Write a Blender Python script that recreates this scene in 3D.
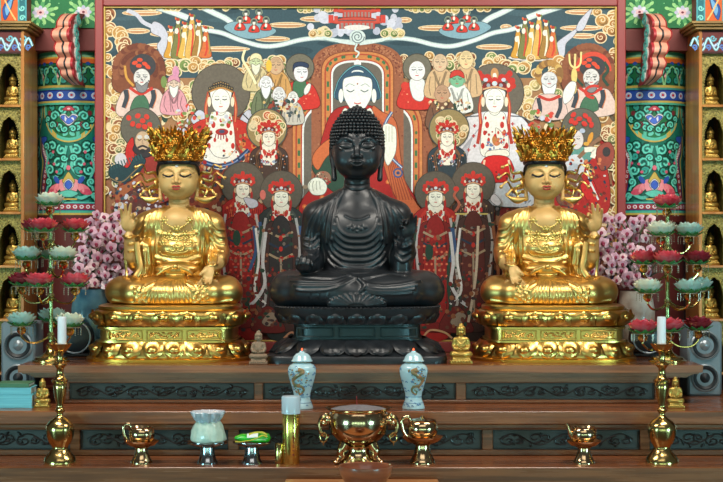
import bpy, bmesh, math, random
import numpy as np
from mathutils import Vector, Matrix

for _o in list(bpy.data.objects):
    bpy.data.objects.remove(_o)
SC = bpy.context.scene
COL = SC.collection
PI = math.pi
R = math.radians

# ------------------------------------------------------------------ camera
FPX, CZ, CY = 1600.0, 1.9, -8.0
cam_d = bpy.data.cameras.new('camera')
cam_d.sensor_width = 36.0
cam_d.lens = 36.0 * FPX / 723.0
cam_d.clip_start = 0.1
cam_d.clip_end = 60
cam = bpy.data.objects.new('camera', cam_d)
COL.objects.link(cam)
cam.location = (0, CY, CZ)
cam.rotation_euler = (PI / 2, 0, 0)
SC.camera = cam

# ------------------------------------------------------------------ world, lights, exposure
SC.view_settings.view_transform = 'Standard'
SC.view_settings.look = 'None'
SC.view_settings.gamma = 1
SC.view_settings.exposure = 0.16
SC.view_settings.use_curve_mapping = False
wd = bpy.data.worlds.new('world')
SC.world = wd
wd.use_nodes = True
wd.node_tree.nodes['Background'].inputs[0].default_value = (0.60, 0.64, 0.58, 1)
wd.node_tree.nodes['Background'].inputs[1].default_value = 0.09


def area(name, loc, target, sx, sy, power, color, spread=180):
    l = bpy.data.lights.new(name, 'AREA')
    l.shape = 'RECTANGLE'
    l.size, l.size_y = sx, sy
    l.energy = power
    l.color = color
    l.spread = R(spread)
    o = bpy.data.objects.new(name, l)
    COL.objects.link(o)
    o.location = loc
    o.rotation_euler = (Vector(target) - Vector(loc)).to_track_quat('-Z', 'Y').to_euler()
    return o


# ceiling lamps over the altar, added fill and side lights, and the lattice doors behind the camera with the garden outside
area('altar_lamp', (-1.7, -1.6, 4.05), (-0.95, 0.35, 1.8), 1.7, 0.7, 43, (1.0, 0.93, 0.82), 130)
area('altar_lamp', (1.7, -1.6, 4.05), (0.95, 0.35, 1.8), 1.7, 0.7, 43, (1.0, 0.93, 0.82), 130)
area('hall_fill', (0, -5.2, 4.7), (0, 0.2, 1.9), 4.5, 1.6, 16, (1.0, 0.97, 0.90), 120)  # added soft fill from above for broad highlights on the gilding
for _x in (-4.4, -2.2, 0, 2.2, 4.4):
    for _z in (0.70, 1.50):
        area('lattice_door', (_x, -12.8, _z), (_x, 0, _z), 1.5, 0.58, 13, (0.55, 1.0, 0.82))
for _s in (-1, 1):
    area('side_teal_fill', (_s * 5.6, -5.6, 1.0), (_s * 1.2, -0.6, 0.95), 1.8, 1.2, 12, (0.40, 0.92, 1.0), 45)  # added low lights standing in for teal floor daylight on the steps


# ------------------------------------------------------------------ helpers
def W(x, y, d):
    """Point of the place at distance d (m) from the lens plane seen at photo pixel x, y."""
    return Vector(((x - 361.5) * d / FPX, d + CY, CZ + (241.0 - y) * d / FPX))


def lin(c):
    return tuple(((v / 255.0) / 12.92 if v / 255.0 <= 0.04045 else ((v / 255.0 + 0.055) / 1.055) ** 2.4) for v in c[:3])


def mat(name, rgb, rough=0.5, metal=0.0, noise=0.0, nscale=20.0, rgb2=None, bump=0.0, bscale=60.0,
        coat=0.0, trans=0.0, emit=0.0, stretch=None, rvar=0.0, sss=0.0, alpha=1.0, spec=0.5):
    m = bpy.data.materials.new(name)
    m.use_nodes = True
    nt = m.node_tree
    b = nt.nodes['Principled BSDF']
    c1 = lin(rgb)
    b.inputs['Base Color'].default_value = (*c1, 1)
    b.inputs['Roughness'].default_value = rough
    b.inputs['Metallic'].default_value = metal
    b.inputs['Coat Weight'].default_value = coat
    b.inputs['Coat Roughness'].default_value = 0.12
    b.inputs['Transmission Weight'].default_value = trans
    b.inputs['Specular IOR Level'].default_value = spec
    b.inputs['Alpha'].default_value = alpha
    if sss:
        b.inputs['Subsurface Weight'].default_value = sss
        b.inputs['Subsurface Radius'].default_value = (0.02, 0.02, 0.02)
    if emit:
        b.inputs['Emission Color'].default_value = (*c1, 1)
        b.inputs['Emission Strength'].default_value = emit
    tc = nt.nodes.new('ShaderNodeTexCoord')
    mp = nt.nodes.new('ShaderNodeMapping')
    nt.links.new(tc.outputs['Object'], mp.inputs[0])
    if stretch:
        mp.inputs['Scale'].default_value = stretch
    if noise or rgb2 or rvar:
        n = nt.nodes.new('ShaderNodeTexNoise')
        n.inputs['Scale'].default_value = nscale
        n.inputs['Detail'].default_value = 4
        nt.links.new(mp.outputs[0], n.inputs['Vector'])
        if noise or rgb2:
            c2 = lin(rgb2) if rgb2 else tuple(v * (1 - noise) for v in c1)
            cr = nt.nodes.new('ShaderNodeValToRGB')
            cr.color_ramp.elements[0].position = 0.35
            cr.color_ramp.elements[1].position = 0.65
            cr.color_ramp.elements[0].color = (*c2, 1)
            cr.color_ramp.elements[1].color = (*c1, 1)
            nt.links.new(n.outputs[0], cr.inputs[0])
            nt.links.new(cr.outputs[0], b.inputs['Base Color'])
        if rvar:
            mr = nt.nodes.new('ShaderNodeMapRange')
            mr.inputs['To Min'].default_value = max(0, rough - rvar)
            mr.inputs['To Max'].default_value = rough + rvar
            nt.links.new(n.outputs[0], mr.inputs[0])
            nt.links.new(mr.outputs[0], b.inputs['Roughness'])
    if bump:
        n2 = nt.nodes.new('ShaderNodeTexNoise')
        n2.inputs['Scale'].default_value = bscale
        nt.links.new(mp.outputs[0], n2.inputs['Vector'])
        bp = nt.nodes.new('ShaderNodeBump')
        bp.inputs['Strength'].default_value = bump
        bp.inputs['Distance'].default_value = 0.004
        nt.links.new(n2.outputs[0], bp.inputs['Height'])
        nt.links.new(bp.outputs[0], b.inputs['Normal'])
    return m


def paint_mat(name, rough=0.55, mottling=0.12, spec=0.3):
    """Pigment laid on in flat colours: the colour is read from the mesh."""
    m = bpy.data.materials.new(name)
    m.use_nodes = True
    nt = m.node_tree
    b = nt.nodes['Principled BSDF']
    b.inputs['Roughness'].default_value = rough
    b.inputs['Specular IOR Level'].default_value = spec
    a = nt.nodes.new('ShaderNodeAttribute')
    a.attribute_name = 'pigment'
    tc = nt.nodes.new('ShaderNodeTexCoord')
    n = nt.nodes.new('ShaderNodeTexNoise')
    n.inputs['Scale'].default_value = 90
    n.inputs['Detail'].default_value = 3
    nt.links.new(tc.outputs['Object'], n.inputs['Vector'])
    mr = nt.nodes.new('ShaderNodeMapRange')
    mr.inputs['From Min'].default_value = 0.3
    mr.inputs['From Max'].default_value = 0.7
    mr.inputs['To Min'].default_value = 1 - mottling
    mr.inputs['To Max'].default_value = 1 + mottling * .5
    nt.links.new(n.outputs[0], mr.inputs[0])
    mx = nt.nodes.new('ShaderNodeVectorMath')
    mx.operation = 'SCALE'
    nt.links.new(a.outputs['Color'], mx.inputs[0])
    nt.links.new(mr.outputs[0], mx.inputs['Scale'])
    nt.links.new(mx.outputs[0], b.inputs['Base Color'])
    return m


def catmull(pts, n=6, closed=False):
    P = [np.array(p, float) for p in pts]
    if len(P) < 3 and not closed:
        return [tuple(P[0] + (P[-1] - P[0]) * t / n) for t in range(n + 1)]
    out = []
    m = len(P)
    rng = range(m) if closed else range(m - 1)
    for i in rng:
        p1, p2 = P[i], P[(i + 1) % m]
        p0 = P[(i - 1) % m] if closed or i > 0 else 2 * p1 - p2
        p3 = P[(i + 2) % m] if closed or i + 2 < m else 2 * p2 - p1
        for k in range(n):
            t = k / n
            out.append(tuple(0.5 * ((2 * p1) + (-p0 + p2) * t + (2 * p0 - 5 * p1 + 4 * p2 - p3) * t * t + (-p0 + 3 * p1 - 3 * p2 + p3) * t ** 3)))
    if not closed:
        out.append(tuple(P[-1]))
    return out


class MB:
    """Collects shapes and links them as one mesh object."""

    def __init__(s):
        s.v, s.f, s.m, s.sm = [], [], [], []

    def _add(s, verts, faces, mi=0, smooth=True):
        o = len(s.v)
        s.v += [tuple(p) for p in verts]
        for f in faces:
            s.f.append(tuple(i + o for i in f))
            s.m.append(mi)
            s.sm.append(smooth)
        return s

    def box(s, lo, hi, bev=0.004, mi=0):
        c = [(a + b) / 2 for a, b in zip(lo, hi)]
        h = [abs(b - a) / 2 for a, b in zip(lo, hi)]
        bev = min(bev, min(h) * .6)
        vs, idx = [], {}
        for sx in (-1, 1):
            for sy in (-1, 1):
                for sz in (-1, 1):
                    for ax in range(3):
                        sg = (sx, sy, sz)
                        p = [c[i] + sg[i] * (h[i] - (0 if i == ax else bev)) for i in range(3)]
                        idx[(sg, ax)] = len(vs)
                        vs.append(p)
        fs = []
        for ax in range(3):
            a, b = [i for i in range(3) if i != ax]
            for sg in (-1, 1):
                q = []
                for (u, w) in ((-1, -1), (1, -1), (1, 1), (-1, 1)):
                    k = [0, 0, 0]
                    k[ax], k[a], k[b] = sg, u, w
                    q.append(idx[(tuple(k), ax)])
                fs.append(q)
            for u in (-1, 1):
                for w in (-1, 1):
                    k1 = [0, 0, 0]; k2 = [0, 0, 0]
                    k1[a] = k2[a] = u; k1[b] = k2[b] = w
                    k1[ax], k2[ax] = -1, 1
                    fs.append([idx[(tuple(k1), a)], idx[(tuple(k2), a)], idx[(tuple(k2), b)], idx[(tuple(k1), b)]])
        for sx in (-1, 1):
            for sy in (-1, 1):
                for sz in (-1, 1):
                    fs.append([idx[((sx, sy, sz), k)] for k in range(3)])
        cc = Vector(c)
        out = []
        for f in fs:
            p = [Vector(vs[i]) for i in f]
            n = (p[1] - p[0]).cross(p[2] - p[0])
            mid = sum(p, Vector()) / len(p)
            out.append(f if n.dot(mid - cc) > 0 else f[::-1])
        return s._add(vs, out, mi, False)

    def lathe(s, prof, c=(0, 0, 0), seg=32, mi=0, sx=1, sy=1, wob=None, cap=True):
        vs, fs = [], []
        n = len(prof)
        for (r, z) in prof:
            for k in range(seg):
                a = 2 * PI * k / seg
                rr = r * (wob(a, r, z) if wob else 1)
                vs.append((c[0] + rr * sx * math.cos(a), c[1] + rr * sy * math.sin(a), c[2] + z))
        for i in range(n - 1):
            for k in range(seg):
                k2 = (k + 1) % seg
                fs.append((i * seg + k, i * seg + k2, (i + 1) * seg + k2, (i + 1) * seg + k))
        if cap:
            fs.append(tuple(range(seg))[::-1])
            fs.append(tuple((n - 1) * seg + k for k in range(seg)))
        return s._add(vs, fs, mi)

    def tube(s, pts, r, seg=8, mi=0, closed=False, flat=1.0):
        P = [Vector(p) for p in pts]
        n = len(P)
        rs = r if isinstance(r, (list, tuple)) else [r] * n
        vs, fs = [], []
        up = None
        for i in range(n):
            if closed:
                t = P[(i + 1) % n] - P[i - 1]
            else:
                t = P[min(i + 1, n - 1)] - P[max(i - 1, 0)]
            if t.length < 1e-9:
                t = Vector((0, 0, 1))
            t.normalize()
            if up is None:
                up = Vector((0, 1, 0)) if abs(t.y) < .9 else Vector((1, 0, 0))
            a = (up - t * up.dot(t))
            if a.length < 1e-6:
                a = t.orthogonal()
            a.normalize()
            up = a
            b = t.cross(a)
            for k in range(seg):
                g = 2 * PI * k / seg
                vs.append(P[i] + (a * math.cos(g) * flat + b * math.sin(g)) * rs[i])
        m = n if closed else n - 1
        for i in range(m):
            j = (i + 1) % n
            for k in range(seg):
                k2 = (k + 1) % seg
                fs.append((i * seg + k, i * seg + k2, j * seg + k2, j * seg + k))
        if not closed:
            fs.append(tuple(range(seg))[::-1])
            fs.append(tuple((n - 1) * seg + k for k in range(seg)))
        return s._add(vs, fs, mi)

    def ball(s, c, r, seg=10, rings=6, mi=0, M=None):
        rx, ry, rz = r if isinstance(r, (list, tuple)) else (r, r, r)
        vs = []
        for i in range(rings + 1):
            a = PI * i / rings
            for k in range(seg):
                g = 2 * PI * k / seg
                p = Vector((rx * math.sin(a) * math.cos(g), ry * math.sin(a) * math.sin(g), -rz * math.cos(a)))
                if M is not None:
                    p = M @ p
                vs.append((c[0] + p.x, c[1] + p.y, c[2] + p.z))
        fs = []
        for i in range(rings):
            for k in range(seg):
                k2 = (k + 1) % seg
                fs.append((i * seg + k, i * seg + k2, (i + 1) * seg + k2, (i + 1) * seg + k))
        return s._add(vs, fs, mi)

    def grid(s, fn, nu, nv, mi=0):
        vs = [fn(i / nu, j / nv) for i in range(nu + 1) for j in range(nv + 1)]
        fs = [(i * (nv + 1) + j, (i + 1) * (nv + 1) + j, (i + 1) * (nv + 1) + j + 1, i * (nv + 1) + j + 1) for i in range(nu) for j in range(nv)]
        return s._add(vs, fs, mi)

    def prism(s, pts, y0, y1, mi=0):
        """pts in the x-z plane, extruded along y."""
        n = len(pts)
        vs = [(p[0], y0, p[1]) for p in pts] + [(p[0], y1, p[1]) for p in pts]
        fs = [tuple(range(n)), tuple(range(n, 2 * n))[::-1]]
        fs += [(i, n + i, n + (i + 1) % n, (i + 1) % n) for i in range(n)]
        return s._add(vs, fs, mi, False)

    def prismx(s, pts, x0, x1, mi=0):
        """pts in the y-z plane, extruded along x."""
        n = len(pts)
        vs = [(x0, p[0], p[1]) for p in pts] + [(x1, p[0], p[1]) for p in pts]
        fs = [tuple(range(n)), tuple(range(n, 2 * n))[::-1]]
        fs += [(i, n + i, n + (i + 1) % n, (i + 1) % n) for i in range(n)]
        return s._add(vs, fs, mi, False)

    def build(s, name, mats, parent=None, loc=(0, 0, 0), sharp=42, off=None, rot=None):
        me = bpy.data.meshes.new(name)
        v = s.v
        if off is not None:
            v = [(p[0] - off[0], p[1] - off[1], p[2] - off[2]) for p in v]
        me.from_pydata(v, [], s.f)
        mats = mats if isinstance(mats, (list, tuple)) else [mats]
        for m in mats:
            me.materials.append(m)
        me.polygons.foreach_set('material_index', s.m)
        me.polygons.foreach_set('use_smooth', s.sm)
        me.set_sharp_from_angle(angle=R(sharp))
        me.update()
        o = bpy.data.objects.new(name, me)
        COL.objects.link(o)
        o.location = loc
        if rot:
            o.rotation_euler = rot
        if parent:
            o.parent = parent
        return o


def thing(name, label, cat, loc=(0, 0, 0), rotz=0, group=None, scale=1):
    o = bpy.data.objects.new(name, None)
    COL.objects.link(o)
    o.empty_display_size = 0.1
    o.location = loc
    o.rotation_euler = (0, 0, rotz)
    o.scale = (scale, scale, scale)
    return tag(o, label, cat, group)


def tag(o, label, cat, group=None):
    o['label'] = label
    o['category'] = cat
    if group:
        o['group'] = group
    return o


def struct(o):
    o['kind'] = 'structure'
    return o


def copy_tree(o, parent=None):
    c = o.copy()
    COL.objects.link(c)
    if parent:
        c.parent = parent
    for ch in list(o.children):
        copy_tree(ch, c)
    return c


# ------------------------------------------------------------------ flat pigment painter
class Painter:
    """Draws flat coloured shapes (in photo pixels) that become one mesh of thin pigment layers."""

    def __init__(s):
        s.shapes = []

    def poly(s, pts, col):
        if len(pts) >= 3:
            s.shapes.append(([tuple(map(float, p)) for p in pts], col))

    def blob(s, pts, col, n=5, edge=None):
        q = catmull(pts, n, True)
        s.poly(q, col)
        if edge is None:
            edge = tuple(int(v * .5) for v in col)
        if edge:
            s.line(q + [q[0]], .55, edge, smooth=False)

    def ell(s, cx, cy, rx, ry=None, col=(0, 0, 0), rot=0, n=None):
        ry = rx if ry is None else ry
        n = n or max(8, min(40, int(4 + 2.2 * max(rx, ry))))
        c, sn = math.cos(R(rot)), math.sin(R(rot))
        s.poly([(cx + rx * math.cos(2 * PI * k / n) * c - ry * math.sin(2 * PI * k / n) * sn,
                 cy + rx * math.cos(2 * PI * k / n) * sn + ry * math.sin(2 * PI * k / n) * c) for k in range(n)], col)

    def rect(s, x0, y0, x1, y1, col):
        s.poly([(x0, y0), (x1, y0), (x1, y1), (x0, y1)], col)

    def ring(s, cx, cy, rx, ry, w, col, a0=0, a1=360):
        n = max(10, int(abs(a1 - a0) / 14))
        s.line([(cx + rx * math.cos(R(a0 + (a1 - a0) * k / n)), cy + ry * math.sin(R(a0 + (a1 - a0) * k / n))) for k in range(n + 1)], w, col, smooth=False)

    def line(s, pts, w, col, smooth=True, w1=None, n=5):
        p = catmull(pts, n) if smooth and len(pts) > 2 else pts
        p = [np.array(q, float) for q in p]
        m = len(p)
        L, Rr = [], []
        for i in range(m):
            t = p[min(i + 1, m - 1)] - p[max(i - 1, 0)]
            l = np.hypot(*t) or 1
            nrm = np.array((-t[1], t[0])) / l
            ww = (w + ((w1 if w1 is not None else w) - w) * i / max(1, m - 1)) / 2
            L.append(p[i] + nrm * ww)
            Rr.append(p[i] - nrm * ww)
        # one quad per step keeps self-overlapping strokes clean; they share one layer
        for i in range(m - 1):
            s.shapes.append(([tuple(L[i]), tuple(L[i + 1]), tuple(Rr[i + 1]), tuple(Rr[i])], col, i > 0))

    def spiral(s, cx, cy, r, turns, w, col, a0=0, dirn=1):
        n = int(turns * 10)
        s.line([(cx + r * (1 - k / n * .85) * math.cos(R(a0) + dirn * 2 * PI * turns * k / n), cy + r * (1 - k / n * .85) * math.sin(R(a0) + dirn * 2 * PI * turns * k / n)) for k in range(n + 1)], w, col, smooth=False)

    def scallop(s, pts, r, col, out=None, jitter=0.25, rnd=random):
        """A line of round lobes (cloud edge)."""
        for (x, y) in pts:
            rr = r * (1 + rnd.uniform(-jitter, jitter))
            if out:
                s.ell(x, y, rr + 1.0, rr + 1.0, out)
            s.ell(x, y, rr, rr, col)

    def mesh(s, name, to3d, material, parent=None, off=None, layer=0.00003, cuts=None, clip=None):
        cell = 12.0
        grid = {}
        layers = []
        last = 0
        for sh in s.shapes:
            pts, col = sh[0], sh[1]
            if clip:
                pts = [(min(max(x, clip[0]), clip[2]), min(max(y, clip[1]), clip[3])) for x, y in pts]
            xs = [p[0] for p in pts]; ys = [p[1] for p in pts]
            cells = [(i, j) for i in range(int(min(xs) // cell), int(max(xs) // cell) + 1) for j in range(int(min(ys) // cell), int(max(ys) // cell) + 1)]
            if len(sh) > 2 and sh[2]:
                L = max(last, 0)
                base = max([grid.get(c, (0, None))[0] for c in cells if grid.get(c, (0, None))[1] != s._sid] + [0])
                L = max(L, base + 1 if base >= L else L)
            else:
                s._sid = object()
                L = 1 + max([grid.get(c, (0, None))[0] for c in cells] + [0])
            for c in cells:
                grid[c] = (L, s._sid)
            last = L
            layers.append((pts, col, L))
        bm = bmesh.new()
        cl = bm.loops.layers.float_color.new('pigment')
        ll = bm.faces.layers.int.new('lay')
        for pts, col, L in layers:
            vs = [bm.verts.new((x, y, L)) for x, y in pts]
            try:
                f = bm.faces.new(vs)
            except ValueError:
                continue
            c = lin(col)
            for lp in f.loops:
                lp[cl] = (*c, 1)
        if cuts:
            for u in cuts:
                g = bm.verts[:] + bm.edges[:] + bm.faces[:]
                bmesh.ops.bisect_plane(bm, geom=g, plane_co=(u, 0, 0), plane_no=(1, 0, 0))
        for v in bm.verts:
            p = to3d(v.co.x, v.co.y, v.co.z * layer)
            v.co = (p[0] - off[0], p[1] - off[1], p[2] - off[2]) if off is not None else p
        me = bpy.data.meshes.new(name)
        bm.to_mesh(me)
        bm.free()
        me.materials.append(material)
        o = bpy.data.objects.new(name, me)
        COL.objects.link(o)
        if parent:
            o.parent = parent
        return o


# ------------------------------------------------------------------ solid sculptor (distance field -> skin)
class Sculpt:
    def __init__(s, lo, hi, h):
        s.lo = np.array(lo, float)
        s.h = h
        n = np.ceil((np.array(hi, float) - s.lo) / h).astype(int) + 1
        s.n = n
        s.D = np.full(n, 40.0, np.float32)
        s.M = np.zeros(n, np.int8)
        s.ax = [(s.lo[i] + h * np.arange(n[i])).astype(np.float32) for i in range(3)]

    def _sub(s, lo, hi):
        sl, g = [], []
        for i in range(3):
            a = int(max(0, math.floor((lo[i] - s.lo[i]) / s.h)))
            b = int(min(s.n[i], math.ceil((hi[i] - s.lo[i]) / s.h) + 1))
            if b <= a:
                return None, None
            sl.append(slice(a, b))
            sh = [1, 1, 1]
            sh[i] = -1
            g.append(s.ax[i][a:b].reshape(sh))
        return tuple(sl), g

    def _merge(s, sl, d, k, m, sub):
        a = s.D[sl]
        if sub:
            if m is not None:
                s.M[sl] = np.where(-d > a - 0.4, m, s.M[sl])
            b = -d
            hh = np.maximum(k - np.abs(a - b), 0) / k
            s.D[sl] = np.maximum(a, b) + hh * hh * k * .25
        else:
            if m is not None:
                s.M[sl] = np.where(d < a, m, s.M[sl])
            hh = np.maximum(k - np.abs(a - d), 0) / k
            s.D[sl] = np.minimum(a, d) - hh * hh * k * .25

    def ell(s, c, r, k=3, m=None, sub=False, rot=None):
        mr = max(r) if rot is not None else None
        e = [(mr or r[i]) + k + 3 for i in range(3)]
        sl, g = s._sub([c[i] - e[i] for i in range(3)], [c[i] + e[i] for i in range(3)])
        if sl is None:
            return
        p = [g[i] - c[i] for i in range(3)]
        if rot is not None:
            p = [rot[j][0] * p[0] + rot[j][1] * p[1] + rot[j][2] * p[2] for j in range(3)]
        k0 = np.sqrt((p[0] / r[0]) ** 2 + (p[1] / r[1]) ** 2 + (p[2] / r[2]) ** 2)
        k1 = np.sqrt((p[0] / r[0] ** 2) ** 2 + (p[1] / r[1] ** 2) ** 2 + (p[2] / r[2] ** 2) ** 2) + 1e-9
        s._merge(sl, (k0 * (k0 - 1) / k1).astype(np.float32), k, m, sub)

    def chain(s, pts, rad, k=3, m=None, sub=False):
        rad = rad if isinstance(rad, (list, tuple)) else [rad] * len(pts)
        P = np.array(pts, float)
        e = max(rad) + k + 3
        sl, g = s._sub(P.min(0) - e, P.max(0) + e)
        if sl is None:
            return
        best = None
        for i in range(len(P) - 1):
            a, b = P[i], P[i + 1]
            ba = b - a
            L = float(ba @ ba) or 1e-6
            q = [g[j] - a[j] for j in range(3)]
            t = np.clip((q[0] * ba[0] + q[1] * ba[1] + q[2] * ba[2]) / L, 0, 1)
            d = np.sqrt((q[0] - ba[0] * t) ** 2 + (q[1] - ba[1] * t) ** 2 + (q[2] - ba[2] * t) ** 2) - (rad[i] + (rad[i + 1] - rad[i]) * t)
            best = d if best is None else np.minimum(best, d)
        s._merge(sl, best.astype(np.float32), k, m, sub)

    def box(s, c, hs, rr=2, k=3, m=None, sub=False):
        e = [hs[i] + k + 4 for i in range(3)]
        sl, g = s._sub([c[i] - e[i] for i in range(3)], [c[i] + e[i] for i in range(3)])
        if sl is None:
            return
        q = [np.abs(g[i] - c[i]) - (hs[i] - rr) for i in range(3)]
        o = np.sqrt(np.maximum(q[0], 0) ** 2 + np.maximum(q[1], 0) ** 2 + np.maximum(q[2], 0) ** 2)
        d = o + np.minimum(np.maximum(np.maximum(q[0], q[1]), q[2]), 0) - rr
        s._merge(sl, d.astype(np.float32), k, m, sub)

    def floor(s, z):
        s.D = np.maximum(s.D, (z - s.ax[2]).reshape(1, 1, -1))

    def fronty(s, xz):
        out = []
        for x, z in xz:
            i = int(round((x - s.lo[0]) / s.h)); k = int(round((z - s.lo[2]) / s.h))
            i = min(max(i, 0), s.n[0] - 1); k = min(max(k, 0), s.n[2] - 1)
            col = s.D[i, :, k]
            w = np.nonzero(col < 0)[0]
            if len(w) == 0:
                out.append(float(s.ax[1][int(np.argmin(col))]))
            else:
                j = w[0]
                if j == 0:
                    out.append(float(s.ax[1][0]))
                else:
                    a, b = float(col[j - 1]), float(col[j])
                    out.append(float(s.ax[1][j - 1] + s.h * a / (a - b)))
        return out

    def ridge(s, xz, r=1.0, k=1.5, m=None, sub=False, n=6, sink=0.0, smooth=True, r1=None):
        p = catmull(xz, n) if smooth and len(xz) > 2 else xz
        ys = np.array(s.fronty(p))
        if len(ys) > 4:
            ys = np.convolve(np.pad(ys, 1, mode='edge'), [.25, .5, .25], mode='valid')
        rr = r if r1 is None else [r + (r1 - r) * i / (len(p) - 1) for i in range(len(p))]
        s.chain([(a[0], y + sink, a[1]) for a, y in zip(p, ys)], rr, k, m, sub)

    def skin(s):
        D = s.D
        ins = D < 0
        nx, ny, nz = D.shape
        cnt = np.zeros((nx - 1, ny - 1, nz - 1), np.int8)
        for a in (0, 1):
            for b in (0, 1):
                for c in (0, 1):
                    cnt += ins[a:nx - 1 + a, b:ny - 1 + b, c:nz - 1 + c]
        act = np.argwhere((cnt > 0) & (cnt < 8))
        idx = np.full(cnt.shape, -1, np.int64)
        idx[act[:, 0], act[:, 1], act[:, 2]] = np.arange(len(act))
        acc = np.zeros((len(act), 3)); num = np.zeros(len(act))
        cr = [(0, 0, 0), (1, 0, 0), (0, 1, 0), (1, 1, 0), (0, 0, 1), (1, 0, 1), (0, 1, 1), (1, 1, 1)]
        vals = [D[act[:, 0] + a, act[:, 1] + b, act[:, 2] + c].astype(float) for a, b, c in cr]
        for i in range(8):
            for j in range(i + 1, 8):
                df = [cr[j][q] - cr[i][q] for q in range(3)]
                if sum(abs(q) for q in df) != 1:
                    continue
                a, b = vals[i], vals[j]
                x = (a < 0) != (b < 0)
                t = np.where(x, a / np.where(x, a - b, 1), 0)
                for q in range(3):
                    acc[:, q] += np.where(x, cr[i][q] + df[q] * t, 0)
                num += x
        v = s.lo + s.h * (act + acc / num[:, None])
        mi = s.M[act[:, 0], act[:, 1], act[:, 2]]
        Q = []
        for ax in range(3):
            b, c = (ax + 1) % 3, (ax + 2) % 3
            sl0 = [slice(None)] * 3; sl1 = [slice(None)] * 3
            sl0[ax] = slice(0, -1); sl1[ax] = slice(1, None)
            for t in (b, c):
                sl0[t] = slice(1, -1); sl1[t] = slice(1, -1)
            A, B = ins[tuple(sl0)], ins[tuple(sl1)]
            e = np.argwhere(A != B)
            flip = A[e[:, 0], e[:, 1], e[:, 2]]
            base = e.copy()
            base[:, b] += 1; base[:, c] += 1
            q = []
            for (ob, oc) in ((-1, -1), (0, -1), (0, 0), (-1, 0)):
                t = base.copy()
                t[:, b] += ob; t[:, c] += oc
                q.append(idx[t[:, 0], t[:, 1], t[:, 2]])
            q = np.stack(q, 1)
            q[~flip] = q[~flip][:, ::-1]
            Q.append(q)
        Q = np.concatenate(Q)
        Q = Q[(Q >= 0).all(1)]
        return v, Q, mi


def relax(v, Q, it=1, lam=0.5):
    for _ in range(it):
        acc = np.zeros_like(v); num = np.zeros(len(v))
        for a in range(4):
            for b in ((a + 1) % 4, (a + 3) % 4):
                np.add.at(acc, Q[:, a], v[Q[:, b]])
                np.add.at(num, Q[:, a], 1)
        v = v + lam * (acc / np.maximum(num, 1)[:, None] - v)
    return v


def skin_obj(name, v, Q, mi, mats, parent=None, scale=0.005, mirror=False):
    v = v * scale
    if mirror:
        v = v * np.array((-1, 1, 1))
        Q = Q[:, ::-1]
    me = bpy.data.meshes.new(name)
    me.vertices.add(len(v))
    me.vertices.foreach_set('co', np.ascontiguousarray(v, np.float32).ravel())
    me.loops.add(len(Q) * 4)
    me.loops.foreach_set('vertex_index', np.ascontiguousarray(Q, np.int32).ravel())
    me.polygons.add(len(Q))
    me.polygons.foreach_set('loop_start', np.arange(0, len(Q) * 4, 4, dtype=np.int32))
    me.polygons.foreach_set('loop_total', np.full(len(Q), 4, np.int32))
    for m in mats:
        me.materials.append(m)
    me.polygons.foreach_set('material_index', mi[Q[:, 0]].astype(np.int32))
    me.polygons.foreach_set('use_smooth', np.ones(len(Q), bool))
    me.update()
    me.validate()
    o = bpy.data.objects.new(name, me)
    COL.objects.link(o)
    if parent:
        o.parent = parent
    return o

# ------------------------------------------------------------------ materials
M_WOOD = mat('oiled_wood', (146, 86, 50), .27, rgb2=(104, 58, 34), nscale=3.2, stretch=(.7, 9, 16), coat=.35, rvar=.08, bump=.06)
M_WOOD_D = mat('dark_wood', (96, 66, 52), .4, rgb2=(70, 46, 38), nscale=4, stretch=(.7, 9, 16), coat=.2)
M_PANEL = mat('panel_board', (64, 66, 66), .36, rgb2=(46, 50, 50), nscale=5, stretch=(.7, 6, 10))
M_CARVE = mat('carved_scroll', (30, 24, 23), .35)
M_CABWOOD = mat('honey_wood', (196, 136, 70), .34, rgb2=(160, 100, 46), nscale=3, stretch=(8, 8, .6), coat=.3)
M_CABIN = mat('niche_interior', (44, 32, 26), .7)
M_FRET = mat('gilded_fretwork', (168, 152, 78), .45, .25, rgb2=(92, 84, 34), nscale=110, bump=.9, bscale=160)
M_CORN = mat('cornice_gilt', (150, 118, 60), .45, rgb2=(120, 92, 44), nscale=6)
M_WALL = mat('back_wall_red', (70, 34, 32), .8)
M_BEAM = mat('beam_red', (120, 48, 44), .6, noise=.15, nscale=8)
M_FLOOR = mat('floor_boards', (110, 78, 56), .4, rgb2=(90, 60, 42), nscale=3, stretch=(1, 9, 1))
M_PLAST = mat('hall_plaster', (120, 100, 84), .9)
M_PIG = paint_mat('wall_pigment')
M_FRAME = mat('lacquer_frame', (146, 56, 56), .45, noise=.1, nscale=6)
M_FRAME_IN = mat('frame_gilt', (206, 172, 84), .45)
M_GOLD = mat('polished_gold', (212, 174, 102), .37, 1.0, rvar=.06, nscale=14)
M_GOLDS = mat('matte_gold_skin', (192, 154, 94), .5, .15)
M_GOLDC = mat('crown_gold', (206, 150, 62), .34, 1.0)
M_GOLDP = mat('pedestal_gold', (212, 172, 94), .30, 1.0, rvar=.06, nscale=9)
M_BRASS = mat('brass', (206, 176, 112), .19, 1.0)
M_BRONZE = mat('bronze', (208, 178, 138), .15, 1.0)
M_STEEL = mat('pewter', (170, 172, 176), .16, 1.0)
M_BLACK = mat('black_lacquer', (30, 34, 39), .40, .2, noise=.3, nscale=24, coat=.08, rvar=.07)
M_BLACKF = mat('black_satin', (24, 25, 28), .35)

# ------------------------------------------------------------------ shell
def plane_box(name, lo, hi, m):
    return struct(MB().box(lo, hi, .001).build(name, m))


plane_box('floor', (-7, -14, -0.1), (7, 1.2, 0), M_FLOOR)
plane_box('wall_back', (-7, 1.06, 0), (7, 1.2, 5), M_WALL)


def at_px(x, d):
    return (x - 361.5) * d / FPX


def z_px(y, d):
    return CZ + (241 - y) * d / FPX


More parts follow.
